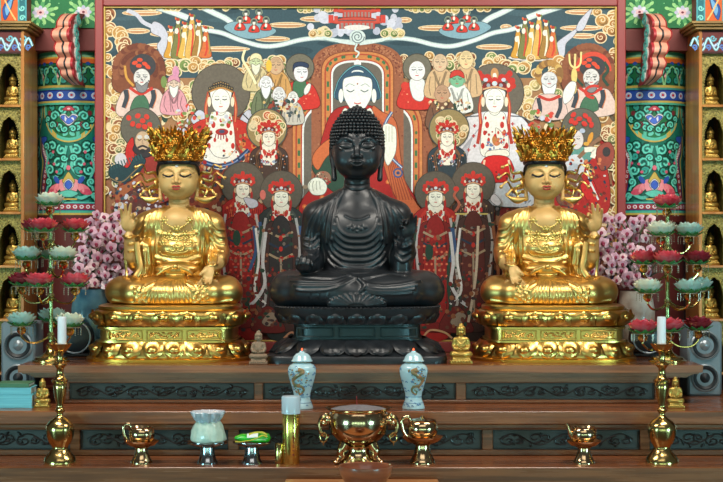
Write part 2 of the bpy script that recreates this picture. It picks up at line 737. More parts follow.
# dark red beam and the green flowered board above it, both sides
for sgn, nm in ((-1, 'left'), (1, 'right')):
    xa, xb = sorted((sgn * at_px(602, 8.58), sgn * at_px(840, 8.58)))
    b = MB().box((xa, .585, z_px(51, 8.585)), (xb, 1.05, z_px(28, 8.585)), .004).build('trim_beam_' + nm, M_BEAM)
    struct(b)
    bo = MB().box((xa, .575, z_px(27.9, 8.575)), (xb, 1.05, z_px(-25, 8.575)), .002)
    board = struct(bo.build('trim_board_' + nm, M_BEAM))
    p = Painter()
    G, LG, WH, PK = (24, 112, 64), (128, 190, 120), (214, 214, 226), (226, 190, 196)
    p.rect(-160, -25, 40, 28, G)
    rnd = random.Random(5)
    for (cx, cy, s) in ((-39, 12.5, 1), (4, 12, 1), (-82, 10, 1)):
        for k in range(12):
            a = 2 * PI * k / 12 + .2
            L = (13 if k % 2 else 10) * s
            ex, ey = cx + 1.25 * L * math.cos(a), cy + L * math.sin(a)
            p.ell((cx + ex) / 2 + .3 * (ex - cx) / 2, (cy + ey) / 2 + .3 * (ey - cy) / 2, L * .38, 2.0, LG if k % 3 else (80, 160, 96), math.degrees(math.atan2(ey - cy, ex - cx)))
            p.ell(ex, ey, 2.6, 1.7, (150, 206, 132), math.degrees(a))
        for k in range(8):
            a = 2 * PI * k / 8
            p.ell(cx + 5 * math.cos(a), cy + 3.6 * math.sin(a), 3.3, 2.2, WH if k % 2 else (190, 192, 220), math.degrees(a))
        for k in range(6):
            a = 2 * PI * k / 6 + .4
            p.ell(cx + 2.4 * math.cos(a), cy + 1.8 * math.sin(a), 1.8, 1.4, PK)
        p.ell(cx, cy, 1.5, 1.2, (120, 30, 60))
    for _ in range(26):
        x, y = rnd.uniform(-60, 24), rnd.uniform(-4, 26)
        p.ell(x, y, .7, .7, (120, 196, 130))
    p.mesh('flower_painting', lambda x, y, L, s=sgn: (s * (at_px(361.5 + 282 - x, 8.575)), .5745 - L, z_px(y, 8.575)), M_PIG, board)

# ------------------------------------------------------------------ painted pillars
PR, PXC, PD = 0.198, 1.574, 8.80


def pillar_paint():
    p = Painter()
    T, TD, GR, GD = (96, 196, 178), (44, 146, 134), (30, 116, 74), (16, 84, 62)
    BL, BD, RD, PKc, WH, OR, GO = (42, 84, 176), (26, 50, 122), (150, 52, 52), (222, 120, 134), (224, 226, 232), (222, 110, 50), (196, 172, 84)

    def curl(x, y, r, a0, dr, c=T, w=2.3, turns=1.25):
        w *= 1.15
        p.spiral(x, y, r + .9, turns, w + 1.6, (8, 66, 52), a0, dr)
        p.spiral(x, y, r, turns, w, (52, 150, 138), a0, dr)
        p.spiral(x, y, r + .25, turns, w * .5, tuple(min(255, int(v * 1.12)) for v in c), a0, dr)

    U = 57
    p.rect(-U, 48, U, 222, GD)
    # medallion zone
    p.rect(-U, 105, U, 216, (22, 112, 96))
    for c in (-62, 0, 62):
        p.ell(c, 106, 30, 36.5, GO, n=44); p.ell(c, 106, 28.6, 35, (86, 190, 168), n=44); p.ell(c, 106, 25.5, 32, GR, n=44)
        for sx in (-1, 1):
            curl(c + sx * 7, 110, 4.6, 90, sx, T, 2.4)
            curl(c + sx * 15, 116, 5, 180 if sx > 0 else 0, sx, T, 2.4)
            curl(c + sx * 9, 127, 4.8, 0, -sx, T, 2.2)
            curl(c + sx * 18.5, 107, 3, 90, sx, TD, 2)
            p.ell(c + sx * 14, 124.5, 3.6, 3.2, (122, 44, 54)); p.ell(c + sx * 21, 113, 2.4, 2.6, (122, 44, 54))
            p.ell(c + sx * 3.4, 134, 3, 2, T, sx * 30)
        for sx in (-1, 1):
            curl(c + sx * 17.5, 125, 3.6, 30, sx, T, 2.0)
            curl(c + sx * 4, 121 + 8, 3, 200, sx, T, 1.8)
            curl(c + sx * 23, 119, 2.8, 120, -sx, T, 1.8)
        p.blob([(c - 9, 116), (c - 4, 114), (c, 117), (c + 4, 114), (c + 9, 116), (c + 6, 121), (c, 126), (c - 6, 121)], WH)
        p.blob([(c - 8, 117), (c - 3.6, 115.5), (c, 118.4), (c + 3.6, 115.5), (c + 8, 117), (c + 5, 121), (c, 124.4), (c - 5, 121)], (70, 110, 210))
        p.blob([(c - 6, 110), (c - 3, 107), (c, 106), (c + 3, 107), (c + 6, 110), (c + 2, 111), (c - 2, 111)], (196, 66, 84))
        p.ell(c, 109, 1.6, 1, (240, 190, 200))
    p.rect(-U, 103, U, 104.6, (74, 176, 150))
    p.rect(-U, 101, U, 103, GO)
    p.rect(-U, 50, U, 53, (190, 190, 120)); p.rect(-U, 52, U, 56, (70, 170, 130)); p.rect(-U, 55, U, 58, (150, 210, 160)); p.rect(-U, 57, U, 60, (232, 180, 70)); p.rect(-U, 58.5, U, 63, OR)
    for k in range(-6, 7):
        p.ell(k * 9.5, 63.5, 2.6, 1.9, BL)
    p.rect(-U, 64, U, 87, GR)
    for k in range(-3, 4):
        x = k * 19
        for (dx, dr) in ((-5.2, 1), (5.2, -1)):
            curl(x + dx, 71, 4.2, 90, dr)
            curl(x + dx * .9, 80, 3.4, -90, -dr, TD)
        p.line([(x - 9, 86), (x - 7, 76), (x, 66.5), (x + 7, 76), (x + 9, 86)], 1.3, (150, 214, 150))
        p.rect(x + 7.5, 72, x + 11.5, 80, PKc); p.rect(x + 7.5, 75, x + 11.5, 77, (240, 190, 190))
    p.rect(-U, 85.5, U, 88, GO); p.rect(-U, 88, U, 90, (60, 150, 140))
    p.rect(-U, 90, U, 101, BL); p.rect(-U, 90, U, 91.4, BD); p.rect(-U, 99.8, U, 101, BD)
    for k in range(-5, 6):
        x = k * 11 + 3
        p.ell(x, 95.5, 3.4, 3.3, WH); p.ell(x, 95.5, 2.5, 2.4, (176, 190, 226)); p.ell(x, 95.5, 1.4, 1.3, (190, 40, 54))
    p.rect(-U, 101, U, 103, GO); p.rect(-U, 103, U, 105, (74, 176, 150))
    # spandrels and the dotted bands between
    for sx in (-1, 1):
        p.line([(sx * 31, 136), (sx * 30, 150), (sx * 25, 160), (sx * 28, 176), (sx * 33, 200)], 8, BD); p.line([(sx * 31, 136), (sx * 30, 150), (sx * 25, 160), (sx * 28, 176), (sx * 33, 200)], 5.8, (150, 52, 60))
        for q in catmull([(sx * 31, 138), (sx * 30, 150), (sx * 25, 160), (sx * 28, 176), (sx * 33, 200)], 4):
            p.ell(q[0], q[1], 1.5, 1.7, WH); p.ell(q[0], q[1], .7, .8, (180, 60, 80))
        p.line([(sx * 36, 136), (sx * 35, 152), (sx * 31, 162), (sx * 34, 178), (sx * 38, 200)], 1.6, GO)
        p.blob([(sx * 24, 138), (sx * 29, 136), (sx * 34, 138), (sx * 29, 145)], BL)
        for (dx, yy, r, a, d) in ((44, 150, 6, 90, 1), (45, 165, 5, -90, -1), (46, 182, 6, 90, 1), (52, 138, 5, 0, 1)):
            curl(sx * dx, yy, r, a, d * sx)
        # main scrolls
        curl(sx * 7, 150, 5, 250, sx, T, 2.6)
        curl(sx * 17, 146, 5.5, 120, -sx, T, 2.6)
        curl(sx * 11, 163, 6.5, 90, sx, T, 2.8)
        curl(sx * 20, 170, 5, 200, -sx, T, 2.4)
        curl(sx * 19, 156, 3.4, 0, sx, TD, 2)
        p.line([(sx * 2, 146), (sx * 4, 156), (sx * 3, 166), (sx * 8, 174), (sx * 16, 178)], 2.6, T)
        p.line([(sx * 26, 148), (sx * 23, 158), (sx * 25, 168), (sx * 21, 180), (sx * 25, 192)], 2.4, T)
        curl(sx * 4.5, 158, 3.2, 0, -sx, T, 2.0)
        curl(sx * 25, 146, 3.6, 60, sx, T, 2.0)
        curl(sx * 22, 182, 4.2, 90, sx, T, 2.2)
        curl(sx * 9, 171, 3.6, 200, sx, TD, 2.0)
        curl(sx * 25, 196, 3.4, 20, -sx, T, 2.0)
        for (x, y) in ((15, 164), (16, 152), (12, 172), (22, 163)):
            p.ell(sx * x, y, 1.6, 1.6, (206, 92, 116))
        p.line([(sx * 3, 194), (sx * 12, 198), (sx * 22, 194), (sx * 27, 200)], 3.2, T)
        p.line([(sx * 2, 200), (sx * 10, 202.5), (sx * 20, 201)], 2.2, TD)
    # lotus
    for (x, y, r, l, c) in ((-15, 188, 60, 7, PKc), (15, 188, -60, 7, PKc), (-10, 186, 35, 8, (232, 140, 150)), (10, 186, -35, 8, (232, 140, 150)), (-17, 192, 80, 6, (206, 80, 104)), (17, 192, -80, 6, (206, 80, 104))):
        p.ell(x, y, 3, l, c, r)
    for sx in (-1, 1):
        p.ell(sx * 12, 180, 2.4, 4.5, BL, sx * 35)
        p.ell(sx * 5.4, 189, 3, 6.5, (230, 150, 160), sx * 24)
    p.blob([(-6, 182), (-3, 176), (0, 172), (3, 176), (6, 182), (0, 184)], GO)
    p.ell(0, 168, 2.1, 2.6, (220, 110, 130))
    p.blob([(0, 179), (5, 185), (0, 191), (-5, 185)], WH); p.blob([(0, 180.4), (3.8, 185), (0, 189.6), (-3.8, 185)], (60, 96, 196))
    p.blob([(-9, 193), (0, 190), (9, 193), (4, 197), (-4, 197)], T)
    p.rect(-8, 198.5, 8, 200, GO)
    p.rect(-U, 203, U, 210.5, BD); p.rect(-U, 204, U, 209.6, (160, 50, 64))
    for k in range(-9, 10):
        p.ell(k * 6.2, 206.8, 2.2, 2, WH); p.ell(k * 6.2, 206.8, 1.1, 1, (196, 70, 96))
    p.rect(-U, 202, U, 203.4, T)
    p.rect(-U, 210.5, U, 213, (74, 176, 150)); p.rect(-U, 213, U, 215, GO); p.rect(-U, 215, U, 222, (90, 36, 36))
    return p


M_PIG2 = paint_mat('pillar_pigment', .35, .1, .5)
M_PEACH = mat('peach_paint', (226, 160, 134), .5, noise=.12, nscale=30)
M_INK = mat('black_paint', (34, 36, 40), .5)
M_CRIM = mat('crimson_paint', (168, 44, 52), .5)
M_TEALP = mat('teal_paint', (96, 186, 176), .5)
M_WHITEP = mat('white_paint', (222, 212, 206), .55)
for sgn in (-1, 1):
    side = 'left' if sgn < 0 else 'right'
    c0 = Vector((sgn * PXC, PD + CY, 1.1))
    pil = thing('painted_pillar', 'round pillar painted in teal scrolls and blue bands at the %s edge of the mural' % side, 'pillar', c0)
    MB().lathe([(PR, 0), (PR, z_px(218, 8.6) - 1.1), (PR, 3.35 - 1.1)], seg=64).build('shaft', mat('shaft_red', (92, 40, 38), .5), pil)
    pp = pillar_paint()

    def cyl(u, y, L, s=sgn):
        a = u / 36.8
        r = PR + .0006 + L
        return (s * PXC + s * r * math.sin(a) * -1, PD + CY - r * math.cos(a), z_px(y, 8.62))
    pp.mesh('shaft_painting', cyl, M_PIG2, pil, c0, cuts=[-54 + 6 * k for k in range(19)], layer=.00008)

    # carved beak bracket that leans out over the pillar
    key = [(10, 66, 77, .06), (14, 60, 74, .20), (22, 57, 71, .27), (27, 56, 71, .275), (29, 55, 71, .262), (33, 52.4, 70.5, .30), (38, 52, 70.5, .31), (42, 53.5, 71, .29), (44, 55, 72, .272), (49, 54.5, 72, .297), (54, 56, 72.5, .30), (57, 57.5, 73, .28), (59, 58, 73, .265), (64, 56.5, 73, .285), (68, 57.5, 73, .28), (71, 59, 73.4, .262), (76, 60, 74, .255), (80, 63, 75, .22), (83.5, 67, 76, .12)]
    rows = catmull(key, 4)
    d0 = 8.60
    mb = MB()
    fr = [0, .06, .44, .56, .84, 1.0]
    ms = [4, 0, 1, 0, 2]
    for i in range(len(rows) - 1):
        for j in range(5):
            q = []
            for (row, t) in ((rows[i], fr[j]), (rows[i], fr[j + 1]), (rows[i + 1], fr[j + 1]), (rows[i + 1], fr[j])):
                dd = d0 - row[3]
                xx = (row[1] + (row[2] - row[1]) * t - 361.5) * 8.33 / FPX
                q.append((-sgn * -1 * -xx if False else (xx if sgn < 0 else -xx), dd + CY + (.012 if 0 < t < .1 else 0), z_px(row[0], 8.4)))
            mb._add(q, [(0, 1, 2, 3)], ms[j])
        for t, mi in ((0, 0), (1, 3)):
            q = []
            for (row, dep) in ((rows[i], None), (rows[i + 1], None), (rows[i + 1], 0), (rows[i], 0)):
                xx = (row[1] + (row[2] - row[1]) * t - 361.5) * 8.33 / FPX
                q.append((xx if sgn < 0 else -xx, (d0 - row[3] if dep is None else d0 + .06) + CY, z_px(row[0], 8.4)))
            mb._add(q, [(0, 1, 2, 3)], mi)
    br = mb.build('beak_bracket', [M_PEACH, M_INK, M_CRIM, M_CRIM, M_CRIM], pil, sharp=60, off=c0)
    mb = MB()
    for (yy, rr) in ((18, 5.5), (31, 6.2), (43, 5.6), (55, 6.4), (67, 5.6), (76, 4.4)):
        row = min(rows, key=lambda r_: abs(r_[0] - yy))
        xx = (row[2] - 361.5) * 8.33 / FPX
        xx = xx if sgn < 0 else -xx
        pts = []
        for k in range(15):
            a = 2 * PI * 1.25 * k / 14 + 1.2
            r_ = rr * .0060 * (1 - k / 14 * .75)
            pts.append((xx - sgn * .002, d0 + CY - row[3] * .52 + 1.9 * r_ * math.cos(a), z_px(yy, 8.4) + r_ * math.sin(a)))
        mb.tube([(x + sgn * .004, y, z) for x, y, z in pts], .0130, 6, 1)
        mb.tube([(x - sgn * .003, y, z) for x, y, z in pts], .0095, 6)
    mb.build('scroll_relief', [M_TEALP, M_WHITEP], pil, off=c0)

# ------------------------------------------------------------------ altar: three stepped tiers
Z1, Z2, Z3 = 1.309, 1.122, 0.910


def scrollwork(x0, x1, y, zc, h, seed, r=.0042):
    """Carved arabesque running along a panel, centred on zc."""
    mb = MB()
    rnd = random.Random(seed)
    L = x1 - x0
    n = max(2, int(round(L / .115)))
    st = L / n
    pts = [(x0 + L * k / (n * 8), y, zc + h * .34 * math.sin(2 * PI * k / 16)) for k in range(n * 8 + 1)]
    mb.tube(pts, r * .8, 6, flat=.8)
    for i in range(n):
        cx = x0 + st * (i + .5)
        up = 1 if i % 2 == 0 else -1
        for (dx, s, q) in ((-.02, 1, .85), (.028, -1, .6)):
            sp = []
            for k in range(13):
                a = s * 2 * PI * 1.3 * k / 12 + PI / 2 * up
                rr = h * .40 * q * (1 - .8 * k / 12)
                sp.append((cx + dx + rr * 1.5 * math.cos(a), y - .002, zc - up * h * .1 + rr * math.sin(a)))
            mb.tube(sp, [r * (1.25 - .05 * k) for k in range(13)], 6, flat=.8)
        for k in range(4):
            a = rnd.uniform(0, 6.28)
            mb.ball((cx + rnd.uniform(-.05, .05), y, zc + rnd.uniform(-.38, .38) * h), (.013, .005, .0055), 8, 5, M=Matrix.Rotation(a, 3, 'Y'))
    return mb


def panel_run(parent, off, xs, y, ztop, zbot, rail_t, rail_b, seed, xa, xb):
    """Frame-and-panel front: rails, stiles, recessed boards with carving."""
    fr = MB()
    fr.box((xa, y, ztop - rail_t), (xb, y + .05, ztop), .003)
    fr.box((xa, y, zbot), (xb, y + .05, zbot + rail_b), .003)
    ed = [xa] + [v for q in xs for v in q] + [xb]
    for a, b in zip(ed[0::2], ed[1::2]):
        if b - a > .002:
            fr.box((a, y + .0004, zbot + rail_b - .001), (b, y + .05, ztop - rail_t + .001), .003)
    fr.build('front_frame', M_WOOD, parent, off=off)
    for i, (a, b) in enumerate(xs):
        pn = MB().box((a - .004, y + .018, zbot + rail_b - .004), (b + .004, y + .05, ztop - rail_t + .004), .001)
        g = .006
        zt, zb = ztop - rail_t, zbot + rail_b
        for (u0, w0, u1, w1) in ((a, zt - g, b, zt), (a, zb, b, zb + g), (a, zb, a + g, zt), (b - g, zb, b, zt)):
            pn.box((u0, y + .009, w0), (u1, y + .03, w1), .002)
        po = pn.build('carved_panel', M_PANEL, parent, off=off)
        h = ztop - rail_t - zbot - rail_b
        scrollwork(a + .03, b - .03, y + .015, (zt + zb) / 2, h * .8, seed + i).build('scroll_carving', M_CARVE, po, off=off)


def X(x, d):
    return at_px(x, d)


# top tier
o1 = Vector((0, 0, Z2))
t1 = thing('altar_shelf', 'topmost wooden altar shelf carrying the three large seated statues', 'altar', o1)
x0, x1 = -1.632, 1.622
th1, th2 = .034, .060
out = [(x0, Z1), (x1, Z1), (x1, Z1 - th1), (x1 - .01, Z1 - .04), (x1 - .05, Z1 - .047), (x1 - .075, Z1 - th2), (x0 + .075, Z1 - th2), (x0 + .05, Z1 - .047), (x0 + .01, Z1 - .04), (x0, Z1 - th1)]
mb = MB()
mb.prism([(x0, Z1), (x1, Z1), (x1, Z1 - th1), (x0, Z1 - th1)], -.40, .60)
mb.prism([(x0 + .012, Z1 - th1 + .001), (x1 - .012, Z1 - th1 + .001), (x1 - .02, Z1 - .042), (x0 + .02, Z1 - .042)], -.388, .60)
mb.prism([(x0 + .03, Z1 - .0415), (x1 - .03, Z1 - .0415), (x1 - .075, Z1 - th2), (x0 + .075, Z1 - th2)], -.368, .60)
mb.build('top_board', M_WOOD, t1, off=o1)
dP = 7.66
panel_run(t1, o1, [(X(69, dP), X(254, dP)), (X(263, dP), X(456, dP)), (X(466, dP), X(655, dP))], -.335, Z1 - th2 + .0005, Z2 + .001, .030, .016, 11, X(60, dP), X(660, dP))
MB().box((X(62, dP), -.285, Z2 + .001), (X(658, dP), .58, Z1 - th2 - .001), .002).build('carcass', M_WOOD_D, t1, off=o1)

# middle tier
o2 = Vector((0, 0, Z3))
t2 = thing('altar_step', 'middle altar step of carved panels holding the porcelain lamp jars', 'altar', o2)
mb = MB()
mb.box((-2.6, -.68, Z2 - .062), (2.6, .98, Z2), .005)
mb.box((-2.6, -.655, Z2 - .085), (2.6, .9, Z2 - .061), .006)
mb.build('top_board', M_WOOD, t2, off=o2)
dP = 7.38
panel_run(t2, o2, [(-2.3, X(70, dP)), (X(80, dP), X(228, dP)), (X(239, dP), X(482, dP)), (X(493, dP), X(640, dP)), (X(650, dP), 2.3)], -.62, Z2 - .0845, Z3 + .001, .008, .026, 31, -2.6, 2.6)
MB().box((-2.58, -.565, Z3 + .001), (2.58, .9, Z2 - .086), .002).build('carcass', M_WOOD_D, t2, off=o2)

# lowest tier
o3 = Vector((0, 0, 0))
t3 = thing('altar_step', 'lowest altar step in front with the candlesticks and incense burner', 'altar', o3)
mb = MB()
mb.box((-2.6, -.991, Z3 - .085), (2.6, .9, Z3), .006)
mb.build('top_board', M_WOOD, t3, off=o3)
MB().box((-2.58, -.95, 0), (2.58, .9, Z3 - .086), .004).build('carcass', M_WOOD, t3, off=o3)

# small table in front
o4 = Vector((0, -1.4, 0))
ZT = 0.868
tb = thing('offering_table', 'small pale wooden table in front of the lowest step, under the brown bowl', 'table', o4)
MB().box((X(285, 6.92), -1.62, ZT - .035), (X(438.5, 6.92), -1.06, ZT), .005).build('tabletop', mat('pale_wood', (196, 136, 86), .35, rgb2=(170, 110, 66), nscale=3, stretch=(.7, 9, 9), coat=.3), tb, off=o4)
for sx in (X(291, 6.92), X(432, 6.92)):
    for sy in (-1.58, -1.10):
        MB().box((sx - .02, sy - .02, 0), (sx + .02, sy + .02, ZT - .036), .003).build('leg', M_CABWOOD, tb, off=o4)

# ------------------------------------------------------------------ niche cabinets
CD = 8.30
ROW0, PITCH = 53.5, 53.6
for sgn in (-1, 1):
    side = 'left' if sgn < 0 else 'right'
    oc = Vector((sgn * 1.9, CD + CY + .16, Z2))
    cb = thing('niche_cabinet', 'wooden cabinet of arched niches with small gilt figures, %s end of the altar' % side, 'cabinet', oc)

    def bx(mb, xa, xb, ya, yb, za, zb, bev=.003):
        xa, xb = sorted((sgn * xa, sgn * xb))
        mb.box((xa, ya, za), (xb, yb, zb), bev)
        return mb
    ztop = z_px(30, CD)
    yF = CD + CY
    bx(MB(), 1.750, 1.768, yF, yF + .34, Z2 + .001, ztop).build('side_board', M_CABWOOD, cb, off=oc)
    bx(MB(), 2.042, 2.060, yF, yF + .34, Z2 + .001, ztop).build('side_board', M_CABWOOD, cb, off=oc)
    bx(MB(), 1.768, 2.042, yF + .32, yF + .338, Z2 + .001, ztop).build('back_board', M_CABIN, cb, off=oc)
    bx(MB(), 1.899, 1.911, yF + .004, yF + .32, Z2 + .001, z_px(ROW0, CD)).build('divider', M_CABWOOD, cb, off=oc)
    mb = MB()
    bx(mb, 1.705, 2.10, yF - .045, yF + .36, z_px(24.5, CD), z_px(22, CD), .002)
    bx(mb, 1.715, 2.09, yF - .035, yF + .355, z_px(27, CD), z_px(24.4, CD), .003)
    bx(mb, 1.728, 2.08, yF - .022, yF + .35, z_px(30, CD), z_px(26.9, CD), .003)
    mb.build('cornice', M_CORN, cb, off=oc)
    fz = bx(MB(), 1.768, 2.042, yF + .003, yF + .32, z_px(ROW0, CD), ztop, .001).build('frieze', M_WOOD_D, cb, off=oc)
    p = Painter()
    p.rect(0, 30.5, 54, 53, (98, 40, 40))
    p.rect(0, 30.5, 54, 31.8, (60, 24, 26)); p.rect(0, 51.6, 54, 53, (60, 24, 26))
    for k in range(-1, 4):
        x = 2 + k * 14
        p.line([(x, 46), (x + 4, 38), (x + 8, 44), (x + 12, 50), (x + 15, 46)], 2.4, (90, 168, 186)); p.line([(x, 46), (x + 4, 38), (x + 8, 44), (x + 12, 50), (x + 15, 46)], 1.0, (196, 224, 230))
        p.spiral(x + 9, 38, 3.4, 1.3, 1.5, (104, 178, 196)); p.spiral(x + 4, 47, 3, 1.3, 1.5, (80, 120, 190), 90, -1)
        for a in range(3):
            p.ell(x + 10 + a * 1.7, 46 - a, .9, 1.6, (180, 200, 230))
    p.mesh('frieze_painting', lambda x, y, L, s=sgn: (s * (1.768 + x / 54 * .274), yF + .0025 - L, z_px(y, CD)), M_PIG, fz, oc)
    for r in range(7):
        yt = ROW0 + PITCH * r
        zt = z_px(yt, CD)
        zb = max(z_px(yt + PITCH, CD), Z2 + .014)
        if r < 6 and zb > Z2 + .02:
            bx(MB(), 1.7685, 2.0415, yF + .002, yF + .3195, zb, zb + .013, .002).build('shelf', M_CABWOOD, cb, off=oc)
        if zt - zb < .2:
            continue
        for (ca, cb_) in ((1.769, 1.898), (1.912, 2.0415)):
            xm, hw = (ca + cb_) / 2, (cb_ - ca) / 2
            z0, z1 = zb + .0135, zt - .0005
            # cusped arch opening
            arch = []
            n = 28
            ow, oh = hw * .80, (z1 - z0) * .80
            for k in range(n + 1):
                a = PI * k / n
                q = 1 + .055 * abs(math.sin(a * 5))
                arch.append((xm + ow * q * math.cos(a) * .97, z0 + oh * .42 + (oh * .58) * q * math.sin(a)))
            outer = [(cb_, z0), (cb_, z1), (ca, z1), (ca, z0)]
            poly = [(xm + ow * .97, z0)] + arch + [(xm - ow * .97, z0), (ca, z0), (ca, z1), (cb_, z1), (cb_, z0)]
            poly = [(sgn * x, z) for x, z in poly]
            mb = MB()
            mb.prism(poly, yF + .025, yF + .037)
            bx(mb, ca, ca + .003, yF + .037, yF + .2, z0, z1, .001)
            bx(mb, cb_ - .003, cb_, yF + .037, yF + .2, z0, z1, .001)
            for k in range(0, n + 1):
                x, z = arch[k]
                mb.ball((sgn * x, yF + .022, z), .0045, 6, 4)
            for k in range(26):
                rr = random.Random(k * 7 + r)
                x, z = rr.uniform(ca + .006, cb_ - .006), rr.uniform(z0 + oh * .5, z1 - .006)
                if (abs(x - xm) / (ow * 1.06)) ** 2 + (max(0, z - z0 - oh * .42) / (oh * .62)) ** 2 > 1.05:
                    mb.ball((sgn * x, yF + .024, z), (.006, .004, .005), 6, 4)
            mb.build('niche_arch', M_FRET, cb, off=oc)
    # painted end of the upper beam above the cabinet
    bb = bx(MB(), 1.770, 2.4, yF + .16, yF + .5, z_px(21, 8.46), z_px(-25, 8.46), .002).build('trim_upper_beam_' + side, M_BEAM)
    struct(bb)
    p = Painter()
    p.rect(0, -25, 120, 22, (214, 100, 44))
    for k in range(5):
        x = k * 26
        p.rect(x, -25, x + 9, 22, (70, 160, 170)); p.rect(x + 1.6, -25, x + 7.4, 22, (34, 110, 120))
        for yy in (-12, -2, 8, 18):
            p.spiral(x + 4.5, yy, 3, 1.2, 1.5, (130, 214, 208), 90 * yy)
        p.blob([(x + 12, -8), (x + 17, -2), (x + 24, 8), (x + 22, 20), (x + 16, 10)], (36, 84, 170)); p.blob([(x + 13, -6), (x + 17, 0), (x + 22, 8), (x + 20, 16), (x + 16, 8)], (110, 170, 220))
        p.line([(x + 11, 20), (x + 16, 12), (x + 24, -4)], 1.6, (240, 190, 120))
    p.mesh('beam_painting', lambda x, y, L, s=sgn: (s * (1.7705 + x * .00525), yF + .1595 - L, z_px(y, 8.46)), M_PIG, bb)

# ------------------------------------------------------------------ the large altar painting
DM = 8.52


